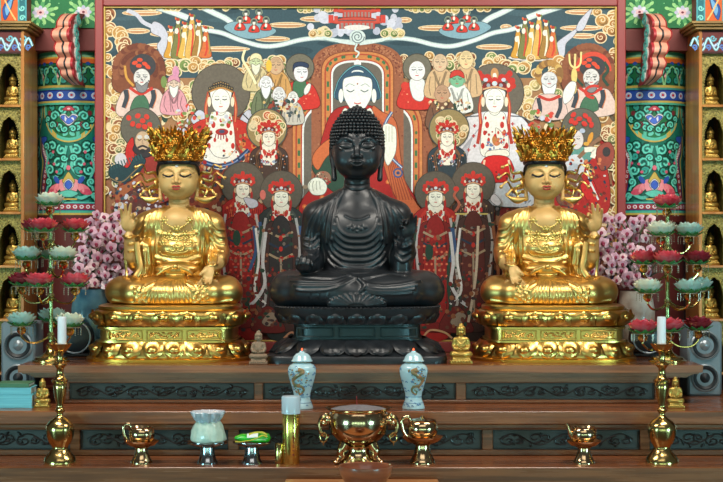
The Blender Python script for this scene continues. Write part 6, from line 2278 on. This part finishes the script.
for sg in (-1, 1):
    mb = MB()
    mb.ball((sg * 30 * s, -3 * s, 43 * s), (4.5 * s, 5 * s, 5 * s), 10, 7)
    mb.ball((sg * 34 * s, -5 * s, 40 * s), (3.4 * s, 4 * s, 3.4 * s), 10, 7)
    mb.ball((sg * 32 * s, -4 * s, 48 * s), (2.2 * s, 2 * s, 2.4 * s), 8, 5)
    mb.tube(catmull([(sg * 29 * s, 0, 47 * s), (sg * 36 * s, -2 * s, 46 * s), (sg * 39 * s, -3 * s, 38 * s), (sg * 36.5 * s, -3 * s, 29 * s), (sg * 30 * s, 0, 26 * s)], 5), 2.0 * s, 8)
    hd = mb.build('lion_handle', M_BRONZE, t)
    mb = MB().tube([(sg * 35 * s + 3.4 * s * math.cos(g), -6.5 * s, 26 * s + 4.6 * s * math.sin(g)) for g in [2 * PI * k / 16 for k in range(16)]], 1.0 * s, 6, closed=True)
    mb.tube([(sg * 35 * s, -6.5 * s, 22 * s), (sg * 35 * s, -6.5 * s, 18 * s)], [1.2 * s, .5 * s], 6)
    mb.build('ring', M_BRASS, hd)
mb = MB().tube([(-.6 * s, 0, 58 * s), (-.9 * s, 0, 67 * s)], .45 * s, 6)
ic = mb.build('incense_stick', mat('incense_red', (150, 40, 40), .8), loc=(X(357.5, 7.15), 7.15 + CY - .01, Z3))
tag(ic, 'short red incense stick stuck upright in the ash of the burner', 'incense')


# ------------------------------------------------------------------ bronze cups on flared stands
def offering_cup(px, label, d, side=-1, big=1.0, spout=False):
    s = d / FPX * big
    t = thing('offering_cup', label, 'cup', (X(px, d), d + CY, Z3))
    MB().lathe([(13.2 * s, 0), (13.2 * s, 1.4 * s), (11.4 * s, 4 * s), (9 * s, 9 * s), (7.6 * s, 14 * s), (7.6 * s, 18 * s), (10 * s, 19.5 * s), (4 * s, 20.5 * s)], (0, 0, 0), 36).build('stand', M_BRONZE, t)
    MB().lathe([(6 * s, 19 * s), (15 * s, 21 * s), (19.6 * s, 25.4 * s), (20.4 * s, 26.6 * s), (19.4 * s, 26.6 * s), (14 * s, 23.4 * s), (4 * s, 22 * s)], (0, 0, 0), 44, cap=False, wob=lambda a, r, z: 1 + .03 * math.cos(6 * a)).build('saucer', M_BRONZE, t)
    MB().lathe([(7 * s, 22.6 * s), (12.6 * s, 26 * s), (15.4 * s, 31 * s), (15.8 * s, 36 * s), (14.4 * s, 40 * s), (13.2 * s, 41.4 * s), (13.8 * s, 43 * s), (12.6 * s, 43 * s), (11 * s, 40 * s), (2 * s, 38 * s)], (0, 0, 0), 44).build('cup_body', M_BRONZE, t)
    if not spout:
        mb = MB().tube(catmull([(side * 12 * s, -4 * s, 42 * s), (side * 15 * s, -5 * s, 47 * s), (side * 20.5 * s, -5 * s, 43 * s), (side * 19.5 * s, -5 * s, 33 * s), (side * 16 * s, -4 * s, 27 * s)], 6), 1.9 * s, 9)
        mb.ball((side * 15 * s, -5 * s, 46.5 * s), (3 * s, 2.6 * s, 2.6 * s), 9, 6)
        mb.build('loop_handle', M_BRONZE, t)
    else:
        mb = MB().tube(catmull([(-13 * s, -2 * s, 30 * s), (-17 * s, -3 * s, 36 * s), (-19 * s, -3 * s, 44 * s), (-21.5 * s, -3 * s, 47 * s)], 6), [3.4 * s - .1 * s * i for i in range(19)], 9)
        mb.build('spout', M_BRONZE, t)
    return t


c1 = offering_cup(422.5, 'bronze handled cup on a flared stand right of the incense burner', 7.14)
MB().lathe([(.3 * .0045, 47 * .0045), (2 * .0045, 46.4 * .0045), (1.4 * .0045, 45 * .0045), (10 * .0045, 43.6 * .0045), (12.4 * .0045, 43 * .0045)], (0, 0, 0), 32).build('lid', M_BRONZE, c1)
offering_cup(141.5, 'bronze handled cup on a flared stand left, between candlestick and rice bag', 7.14, big=.84)
offering_cup(584, 'bronze spouted cup on a flared stand left of the right candlestick', 7.14, big=.84, spout=True)


def pewter_dish(px, label, d, rp):
    s = d / FPX
    t = thing('offering_stand', label, 'stand', (X(px, d), d + CY, Z3))
    MB().lathe([(10.6 * s, 0), (10.6 * s, 1.2 * s), (8.6 * s, 4 * s), (7.4 * s, 10 * s), (7 * s, 16 * s), (9 * s, 17.6 * s), (3 * s, 18 * s)], (0, 0, 0), 36).build('stem', M_STEEL, t)
    MB().lathe([(3 * s, 17 * s), (12 * s, 17.6 * s), (rp * s, 20.0 * s), ((rp + .6) * s, 21.0 * s), ((rp + .5) * s, 21.9 * s), (rp * .96 * s, 21.2 * s), (11 * s, 19 * s), (2 * s, 19 * s)], (0, 0, 0), 44).build('dish', M_STEEL, t)
    return t


pewter_dish(207.5, 'pewter footed dish under the white rice bag', 7.13, 20)
pewter_dish(252, 'pewter footed dish under the green packet', 7.13, 18.5)
s = 7.13 / FPX
t = thing('rice_bag', 'clear plastic bag of white rice tied at the top on a footed dish', 'bag', (X(208, 7.13), 7.13 + CY, Z3 + 21.6 * s))
wobr = lambda a, r, z: 1 + .035 * math.sin(5 * a + z * 90) + .02 * math.sin(11 * a)
MB().lathe([(3 * s, 0), (16 * s, .2 * s), (17.8 * s, 2 * s), (17.6 * s, 5 * s), (16.6 * s, 11 * s), (14.4 * s, 16 * s), (12.6 * s, 19.4 * s), (11 * s, 21 * s), (2 * s, 22 * s)], (0, 0, 0), 48, wob=wobr).build('rice_fill', mat('rice_in_plastic', (206, 222, 206), .3, rgb2=(180, 204, 190), nscale=40, bump=.4, bscale=220, coat=.6), t)
M_PLAS = mat('clear_plastic', (222, 228, 236), .22, rgb2=(190, 200, 212), nscale=30, bump=.8, bscale=50, alpha=.86, coat=.5)
MB().lathe([(11.6 * s, 19.6 * s), (12.2 * s, 22 * s), (14.6 * s, 25 * s), (16.8 * s, 29.5 * s), (16.2 * s, 30.4 * s), (12 * s, 27.6 * s), (8 * s, 26 * s), (2 * s, 25 * s)], (0, 0, 0), 64, cap=False, wob=lambda a, r, z: 1 + .08 * math.sin(9 * a + z * 160) + .05 * math.sin(16 * a)).build('gathered_neck', M_PLAS, t)
# green packet
t = thing('packet', 'green wrapped packet with a white and yellow print on a footed dish', 'packet', (X(252.5, 7.13), 7.13 + CY, Z3 + 20.2 * s))


def pk(u, v):
    uu, a = u * 2 - 1, 2 * PI * v
    e = (1 - abs(uu) ** 5) ** .5
    x = uu * 18.5 * s
    zz = 4.6 * s * (1 + .25 * uu) * e
    return (x, 8.5 * s * math.cos(a) * (e * .8 + .2), 5.2 * s + zz * math.sin(a) * (1 + .06 * math.sin(9 * uu)))


MB().grid(pk, 28, 24).build('wrapper', mat('green_wrapper', (44, 196, 44), .25, rgb2=(20, 140, 30), nscale=40, coat=.6, bump=.5), t)
mb = MB()
for (x0, x1, z0, z1_) in ((-5, 6, 7.2, 10.0),):
    mb.grid(lambda u, v: (x0 * s + (x1 - x0) * s * u, -(8.7 - 4.0 * v ** 2) * s, (6.0 + 4.0 * v + u * .8) * s), 6, 6)
mb.build('white_print', mat('print_white', (226, 226, 220), .3), t)
mb = MB()
mb.tube(catmull([(-3 * s, -6.8 * s, 9.6 * s), (3 * s, -5 * s, 11.0 * s), (10 * s, -6 * s, 11.2 * s), (15 * s, -7.4 * s, 9 * s)], 6), 1.0 * s, 6, flat=.5)
mb.tube(catmull([(7 * s, -8.4 * s, 7 * s), (11 * s, -8.3 * s, 8.6 * s), (15 * s, -8 * s, 7 * s)], 6), .8 * s, 6, flat=.5)
mb.tube(catmull([(-17 * s, -7 * s, 2.4 * s), (-12 * s, -8 * s, 2 * s)], 6), .7 * s, 6, flat=.5)
mb.tube([(-12 * s, -8 * s, 2 * s), (0, -8.4 * s, 4 * s), (7 * s, -8.4 * s, 7 * s)], .5 * s, 6, flat=.5)
mb.tube([(0, -8.4 * s, 4 * s), (-3 * s, -6.8 * s, 9.6 * s)], .5 * s, 6, flat=.5)
mb.build('yellow_print', mat('print_yellow', (214, 190, 60), .3), t)
# brass tumbler and gold canister
s = 7.12 / FPX
tb_ = MB().lathe([(4.0 * s, 0), (4.2 * s, .6 * s), (4.2 * s, 19.5 * s), (3.9 * s, 20 * s), (3.6 * s, 19 * s), (.5 * s, 18.6 * s)], (0, 0, 0), 28).build('brass_tumbler', M_BRASS, loc=(X(279, 7.12), 7.12 + CY, Z3))
tag(tb_, 'small plain brass cylinder standing left of the tall gold canister', 'cup')
t = thing('incense_canister', 'tall gold incense canister with clear cap and red lettering', 'canister', (X(291, 7.12), 7.12 + CY, Z3))
MB().lathe([(8.2 * s, 0), (8.6 * s, .6 * s), (8.6 * s, 54 * s), (8.2 * s, 54.8 * s), (.5 * s, 55 * s)], (0, 0, 0), 40).build('tube', mat('gold_foil', (226, 196, 104), .2, .95), t)
MB().lathe([(9.4 * s, 50 * s), (9.5 * s, 66.4 * s), (8.6 * s, 67.6 * s), (.5 * s, 67.8 * s), (.5 * s, 67.2 * s), (8.8 * s, 66.6 * s), (9.0 * s, 50 * s)], (0, 0, 0), 40, cap=False).build('clear_cap', mat('frosted_cap', (196, 214, 226), .3, alpha=.8, coat=.4), t)
mb = MB()
rr = random.Random(2)
for i in range(9):
    z = (46 - i * 4.6) * s
    for (dx, dz, w, h) in ((0, 0, 1.5, .3), (0, 1.1, 1.1, .3), (-.7, .5, .3, 1.0), (.8, -.6, .3, 1.0), (0, -1.2, 1.3, .3)):
        if rr.random() < .8:
            a = .32 + dx * .11
            mb.ball((8.62 * s * math.sin(a), -8.62 * s * math.cos(a), z + dz * s), (w * s * .9, .35 * s, max(.45, h * .7) * s), 6, 4)
mb.build('red_lettering', mat('red_ink', (120, 26, 20), .5), t)

# wooden bowl on the small table
s = 6.72 / FPX
t = MB().lathe([(12 * s, 0), (15 * s, .4 * s), (21 * s, 5 * s), (25.6 * s, 13 * s), (27 * s, 20 * s), (26.6 * s, 21.4 * s), (25 * s, 20.6 * s), (22 * s, 11 * s), (14 * s, 4 * s), (.4 * s, 3 * s)], (0, 0, 0), 48, wob=lambda a, r, z: 1 + .012 * math.sin(3 * a)).build('wooden_bowl', mat('reddish_turned_wood', (166, 100, 68), .32, rgb2=(124, 70, 48), nscale=6, stretch=(1, 1, 5), coat=.5), loc=(X(365.5, 6.72), 6.72 + CY, ZT))
tag(t, 'reddish brown wooden bowl on the small table below the incense burner', 'bowl')

# ------------------------------------------------------------------ lotus lamp trees
M_LW = mat('frosted_white_petal', (222, 226, 206), .25, sss=.15, coat=.3)
M_LT = mat('frosted_teal_petal', (184, 212, 202), .25, sss=.15, coat=.3)
M_LR = mat('frosted_red_petal', (206, 46, 66), .25, rgb2=(226, 100, 110), nscale=18, sss=.1, coat=.3)
M_LD = mat('frosted_crimson_petal', (140, 32, 50), .25, rgb2=(170, 60, 70), nscale=18, coat=.3)
M_LEAF = mat('green_glass_leaf', (36, 132, 70), .25, coat=.4)
M_VERD = mat('verdigris_brass', (150, 160, 108), .26, .8)
M_BEAD = mat('crystal_bead', (150, 140, 120), .12, .2, coat=.6)


def bloom_mb(r):
    mb = MB()
    rnd = random.Random(6)
    for (n, rad, h, tilt, off) in ((9, 1.0, .62, 1.08, 0), (8, .84, .80, .74, .35), (7, .62, .92, .42, .1), (5, .36, .86, .2, .3)):
        for k in range(n):
            a = 2 * PI * k / n + off + rnd.uniform(-.08, .08)
            c, s_ = math.cos(a), math.sin(a)

            def fn(u, v):
                uu = u * 2 - 1
                w = .50 * rad ** .5 * math.sin(PI * min(1, .1 + .9 * v)) ** .65 * (1.1 - .3 * v)
                if v >= 1:
                    w = .0
                rr = .12 + (rad - .12) * v ** .85 - .10 * (1 - uu * uu) * math.sin(PI * v) * -1 * .4
                z = h * v ** 1.5 + .16 * uu * uu * math.sin(PI * v)
                return (r * (rr * c - uu * w * s_), r * (rr * s_ + uu * w * c), r * z)
            mb.grid(fn, 6, 8)
    mb.ball((0, 0, r * .12), (r * .3, r * .3, r * .15), 10, 6)
    return mb


def leaf_mb(r):
    mb = MB()
    for k in range(9):
        a = 2 * PI * k / 9 + .2
        c, s_ = math.cos(a), math.sin(a)

        def fn(u, v):
            uu = u * 2 - 1
            w = .3 * math.sin(PI * (.15 + .85 * v))
            return (r * ((.1 + .86 * v) * c - uu * w * s_), r * ((.1 + .86 * v) * s_ + uu * w * c), r * (-.08 + .34 * v * v + .05 * uu * uu))
        mb.grid(fn, 4, 5)
    return mb


sT = 7.85 / FPX
rB = 15.5 * sT
BLOOM, LEAFM, SOCK = bloom_mb(rB), leaf_mb(rB), MB().lathe([(1.2 * sT, -9 * sT), (2.4 * sT, -8.2 * sT), (4.4 * sT, -6 * sT), (4.8 * sT, -3.4 * sT), (3.4 * sT, -1.6 * sT), (6 * sT, -.6 * sT), (2 * sT, -.3 * sT)], (0, 0, 0), 20)
BEADS = MB().tube([(11 * sT * math.cos(2 * PI * k / 21), 11 * sT * math.sin(2 * PI * k / 21), -.4 * sT) for k in range(21)], .3 * sT, 4, closed=True)
for k in range(7):
    a = 2 * PI * k / 7
    for j in range(4):
        BEADS.ball((11 * sT * math.cos(a), 11 * sT * math.sin(a), (-2.0 - 1.9 * j) * sT), .62 * sT, 6, 4)
    BEADS.tube([(11 * sT * math.cos(a), 11 * sT * math.sin(a), -.4 * sT), (11 * sT * math.cos(a), 11 * sT * math.sin(a), -7 * sT)], .2 * sT, 4)
PROTO = {}


def lotus_tree(px, side, rows):
    base = Vector((X(px, 7.85), 7.85 + CY, Z1))
    yb = 241 + (CZ - Z1) * FPX / 7.85
    t = thing('lotus_lamp_tree', 'tiered brass stand of red and white glass lotus lamps at the %s end' % side, 'lamp stand', base)
    MB().lathe([(19 * sT, 0), (19 * sT, 1.6 * sT), (16.6 * sT, 2.4 * sT), (16 * sT, 4.4 * sT), (10 * sT, 6 * sT), (6 * sT, 9 * sT), (4.4 * sT, 12 * sT), (5.6 * sT, 15 * sT), (4.2 * sT, 18 * sT), (2 * sT, 20 * sT)], (0, 0, 0), 40).build('base', M_BRASS, t)
    ytop = rows[0][0][1] + 10
    mb = MB().lathe([(2.1 * sT, 18 * sT), (2.1 * sT, (yb - ytop) * sT), (.3 * sT, (yb - ytop) * sT)], (0, 0, 0), 16)
    for row in rows[1:]:
        z = (yb - row[0][1] - 14) * sT
        mb.lathe([(2.1 * sT, z - 4 * sT), (3.8 * sT, z - 2 * sT), (3.0 * sT, z), (3.8 * sT, z + 2 * sT), (2.1 * sT, z + 4 * sT)], (0, 0, 0), 16, cap=False)
    mb.build('pole', M_VERD, t)
    for row in rows:
        for (bx_, by_, kind, dy) in row:
            p = Vector(((bx_ - px) * sT, dy, (yb - by_ - 3) * sT))
            key = kind
            if key not in PROTO:
                lo = BLOOM.build('lotus_lamp', {'w': M_LW, 't': M_LT, 'r': M_LR, 'd': M_LD}[kind], t)
                LEAFM.build('leaf_collar', M_LEAF, lo)
                SOCK.build('lamp_socket', M_BRASS, lo)
                BEADS.build('bead_fringe', M_BEAD, lo)
                PROTO[key] = lo
            else:
                lo = copy_tree(PROTO[key], t)
                lo.parent = t
            lo.location = p
            lo.rotation_euler = (0, 0, (bx_ * 1.7) % 6.28)
            lo.scale = (1, 1, 1)
            e = Vector((p.x, p.y, p.z - 8 * sT))
            L = math.hypot(p.x, p.y)
            if L > 4 * sT:
                u = Vector((p.x, p.y, 0)) / L
                z0 = e.z + 1 * sT
                pts = catmull([Vector((0, 0, z0 - 2 * sT)), u * (L * .35) + Vector((0, 0, z0 - 9 * sT)), u * (L * .75) + Vector((0, 0, z0 - 9.5 * sT)), u * (L * .99) + Vector((0, 0, z0 - 4 * sT)), e], 6)
                MB().tube(pts, 1.05 * sT, 7).build('arm', M_BRASS, t)
    return t


lotus_tree(51, 'left', [[(50, 203, 'w', 0)],
                        [(33, 229, 'd', .06), (48, 229, 'r', -.12), (74, 229, 'r', .03)],
                        [(29, 257, 't', -.05), (67, 257, 'w', -.1), (47, 256, 't', .14)],
                        [(21, 283, 'd', .04), (45, 283, 'r', -.14), (79, 283, 'r', -.10)],
                        [(25, 322, 't', -.08), (76, 322, 'w', -.17), (46, 320, 't', .16)]])
lotus_tree(667.5, 'right', [[(667, 205, 'r', 0)],
                            [(656, 233, 'w', -.12), (690, 233, 't', .02), (668, 231, 'w', .13)],
                            [(643, 261, 'r', -.03), (662, 261, 'r', -.15), (698, 261, 'd', .02)],
                            [(643, 289, 'w', -.13), (684, 289, 't', -.12), (702, 288, 't', .08)],
                            [(636, 328, 'r', -.19), (664, 327, 'r', -.14), (698, 327, 'd', .0)]])

# ------------------------------------------------------------------ orchids and their pots
M_ORC = mat('orchid_pink', (206, 174, 188), .5, rgb2=(176, 128, 152), nscale=30, sss=.1)
M_ORC2 = mat('orchid_lip', (128, 24, 64), .45)
M_ORC3 = mat('orchid_pale', (224, 200, 204), .5, rgb2=(206, 168, 180), nscale=30)
M_STEM = mat('orchid_stem', (70, 92, 56), .5)
M_OLEAF = mat('orchid_leaf', (34, 74, 56), .4)


def orchid_blossom_mb(r):
    mb = MB()
    for k, (a, l, w) in enumerate(((90, 1, .42), (18, 1.0, .55), (162, 1.0, .55), (-50, .95, .42), (-130, .95, .42))):
        c, s_ = math.cos(R(a)), math.sin(R(a))

        def fn(u, v):
            uu = u * 2 - 1
            ww = w * math.sin(PI * min(1, .12 + .86 * v)) ** .7
            q = l * v
            return (r * (q * c - uu * ww * s_), r * (-.12 * math.sin(PI * v) + .18 * v * v), r * (q * s_ + uu * ww * c))
        mb.grid(fn, 4, 5, 0)
    mb.ball((0, -.12 * r, -.05 * r), (.32 * r, .22 * r, .34 * r), 8, 5, 1)
    mb.ball((0, -.2 * r, -.3 * r), (.2 * r, .2 * r, .22 * r), 8, 5, 1)
    return mb


OBL = orchid_blossom_mb(6.3 * 8.3 / FPX)
OPR = {}


def orchid(px, side, region, n, seed, potx, potd, pot_r, pot_h, pot_m, label_pot):
    rnd = random.Random(seed)
    base = Vector((X(potx, potd), potd + CY, Z1))
    pot = thing('flower_pot', label_pot, 'pot', base)
    h, r = pot_h, pot_r
    MB().lathe([(r * .62, 0), (r * .7, .004), (r * .9, h * .2), (r, h * .45), (r * .98, h * .7), (r * .86, h * .9), (r * .84, h), (r * .76, h), (r * .74, h * .92), (.004, h * .9)], (0, 0, 0), 40).build('vessel', pot_m, pot)
    MB().lathe([(r * .74, h * .92), (r * .4, h * .945), (.002, h * .95)], (0, 0, 0), 24, cap=False).build('soil', M_WOOD_D, pot)
    t = thing('orchid_plant', 'pink orchid spray with dark red throats behind the %s lotus lamp stand' % side, 'flowers', (base.x, base.y, Z1 + h), 0)
    o = Vector((base.x, base.y, Z1 + h))
    pts = []
    tries = 0
    while len(pts) < n and tries < 6000:
        tries += 1
        x, y = rnd.uniform(region[0], region[2]), rnd.uniform(region[1], region[3])
        u = (x - region[0]) / (region[2] - region[0]); v = (y - region[1]) / (region[3] - region[1])
        if side == 'left' and (u + .22 * v < .12 or u > 1.02 - .1 * v or (u < .35 and v < .12)):
            continue
        if side == 'right' and (u > .98 or (u < .12 and v < .2)):
            continue
        if all(math.hypot(x - a, y - b) > 6.6 for a, b in pts):
            pts.append((x, y))
    for i, (x, y) in enumerate(pts):
        d = 8.30 + rnd.uniform(-.07, .08)
        p = W(x, y, d) - o
        key = i % 3 == 0
        if key not in OPR:
            b = OBL.build('blossom', [M_ORC3 if key else M_ORC, M_ORC2], t)
            OPR[key] = b
        else:
            b = OPR[key].copy()
            COL.objects.link(b)
            b.parent = t
        b.location = p
        b.rotation_euler = (rnd.uniform(-.5, .35), rnd.uniform(-.5, .5), rnd.uniform(-.7, .7))
        q = rnd.uniform(.78, 1.08)
        b.scale = (q, q, q)
    for k in range(7):
        e = [pp for pp in pts][int(len(pts) * (k + .5) / 7)]
        tip = W(e[0], min(e[1], 245) - 4, 8.34) - o
        tip.y = min(tip.y, .2)
        mid = Vector((tip.x * .35, tip.y * .4, tip.z * .75))
        MB().tube(catmull([(0, 0, 0), tuple(mid), tuple(tip), tuple(tip + Vector((.03 * (1 if k % 2 else -1), -.02, -.06)))], 6), .0035, 6).build('stem', M_STEM, t)
    for k in range(12):
        a = rnd.uniform(0, 2 * PI)
        L = rnd.uniform(.12, .24)
        c, s_ = math.cos(a), math.sin(a) * .45

        def fn(u, v):
            uu = u * 2 - 1
            w = .028 * math.sin(PI * (.1 + .88 * v))
            return (L * v * c - uu * w * s_, min(.10, L * v * s_ + uu * w * c), L * (.9 * v - .7 * v * v) + .06 * v + (k % 3) * .05 * v)
        MB().grid(fn, 4, 8).build('leaf', M_OLEAF, t)


M_CELA = mat('celadon_blue', (96, 140, 150), .18, rgb2=(60, 96, 120), nscale=8, coat=.5)
M_WPOT = mat('speckled_white_pot', (196, 186, 176), .3, rgb2=(150, 128, 116), nscale=12, coat=.4)
orchid(95, 'left', (78, 214, 131, 286), 62, 3, 90, 8.37, .100, .34, M_CELA, 'blue-grey glazed pot holding the left orchids')
orchid(625, 'right', (588, 218, 652, 286), 64, 5, 636, 8.37, .100, .33, M_WPOT, 'whitish speckled pot holding the right orchids')

# ------------------------------------------------------------------ loudspeakers, drum cases, books
M_SPK = mat('speaker_grey', (112, 124, 132), .4)
M_CONE = mat('speaker_cone', (30, 32, 36), .5)
M_RIM = mat('speaker_rim', (150, 158, 164), .3, .5)
for sgn, side, lab in ((-1, 'left', 'grey two-cone loudspeaker behind the stacked blue books'), (1, 'right', 'grey two-cone loudspeaker beyond the right end of the altar shelf')):
    xc = sgn * 1.722
    t = thing('loudspeaker', lab, 'speaker', (xc, .13, Z2))
    MB().box((-.086, -.11, 0), (.086, .11, .372), .012).build('cabinet', M_SPK, t)
    for z, r in ((.255, .074), (.092, .070)):
        dv = MB().lathe([(r * .98, 0), (r, .006), (r * .9, .012), (r * .86, .006)], (0, 0, 0), 40, cap=False).build('rim', M_RIM, t, loc=(0, -.1105, z), rot=(PI / 2, 0, 0))
        MB().lathe([(r * .9, .004), (r * .78, .007), (r * .42, -.012), (r * .36, -.012), (r * .26, -.002), (.002, .004)], (0, 0, .002), 40, cap=False).build('cone', M_CONE, dv)
        MB().lathe([(r * .40, -.008), (r * .36, -.004), (r * .2, .004), (.001, .008)], (0, 0, .004), 24, cap=False).build('dust_cap', M_RIM if z > .2 else M_CONE, dv)
    for z in (.255, .092):
        pass
for sgn, side in ((-1, 'left'), (1, 'right')):
    t = thing('drum_case', 'glossy black round case with a pale rim behind the %s gilt pedestal' % side, 'case', (sgn * 1.462, .20, Z1))
    MB().lathe([(.086, -.05), (.09, -.045), (.09, .045), (.082, .05), (.002, .048)], (0, 0, .098), 40).build('drum', M_BLACKF, t, rot=(PI / 2, 0, 0), loc=(0, 0.098, .098)) if False else MB().lathe([(.08, -.05), (.086, -.045), (.086, .045), (.08, .05), (.002, .048)], (0, 0, 0), 40).build('drum', M_BLACKF, t, rot=(PI / 2, 0, 0), loc=(0, 0, .1))
    MB().tube([(.08 * math.cos(g), -.048, .1 + .08 * math.sin(g)) for g in [2 * PI * k / 40 for k in range(40)]], .0045, 6, closed=True).build('rim', M_RIM, t)
    MB().box((-.075, -.05, 0), (.075, .05, .02), .006).build('foot', M_BLACKF, t)
M_BK1 = mat('pale_blue_paper', (120, 196, 206), .6, rgb2=(96, 170, 186), nscale=5, stretch=(1, 1, 60))
M_BK2 = mat('green_cover', (70, 116, 84), .5)
M_PAGE = mat('page_edge', (190, 200, 190), .8, noise=.2, nscale=5, stretch=(1, 1, 200))
zz = Z2
for i, (xa, xb, h, m, lab) in enumerate(((-1.715, -1.532, .062, M_BK1, 'thick pale blue book at the bottom of the stack at left'), (-1.71, -1.536, .034, M_BK1, 'pale blue book in the middle of the stack at left'), (-1.70, -1.545, .020, M_BK2, 'thin green book on top of the blue books at left'))):
    bk = thing('book', lab, 'book', ((xa + xb) / 2, -.48, zz), 0, None)
    w = (xb - xa) / 2
    mb = MB()
    mb.box((-w, -.085, 0), (w, .06, .004), .001); mb.box((-w, -.085, h - .004), (w, .06, h), .001); mb.box((-w, -.085, .003), (w, -.081, h - .003), .001)
    mb.build('cover', m, bk)
    MB().box((-w + .004, -.0805, .0042), (w - .004, .056, h - .0042), .001).build('pages', M_PAGE, bk)
    zz += h + .0003
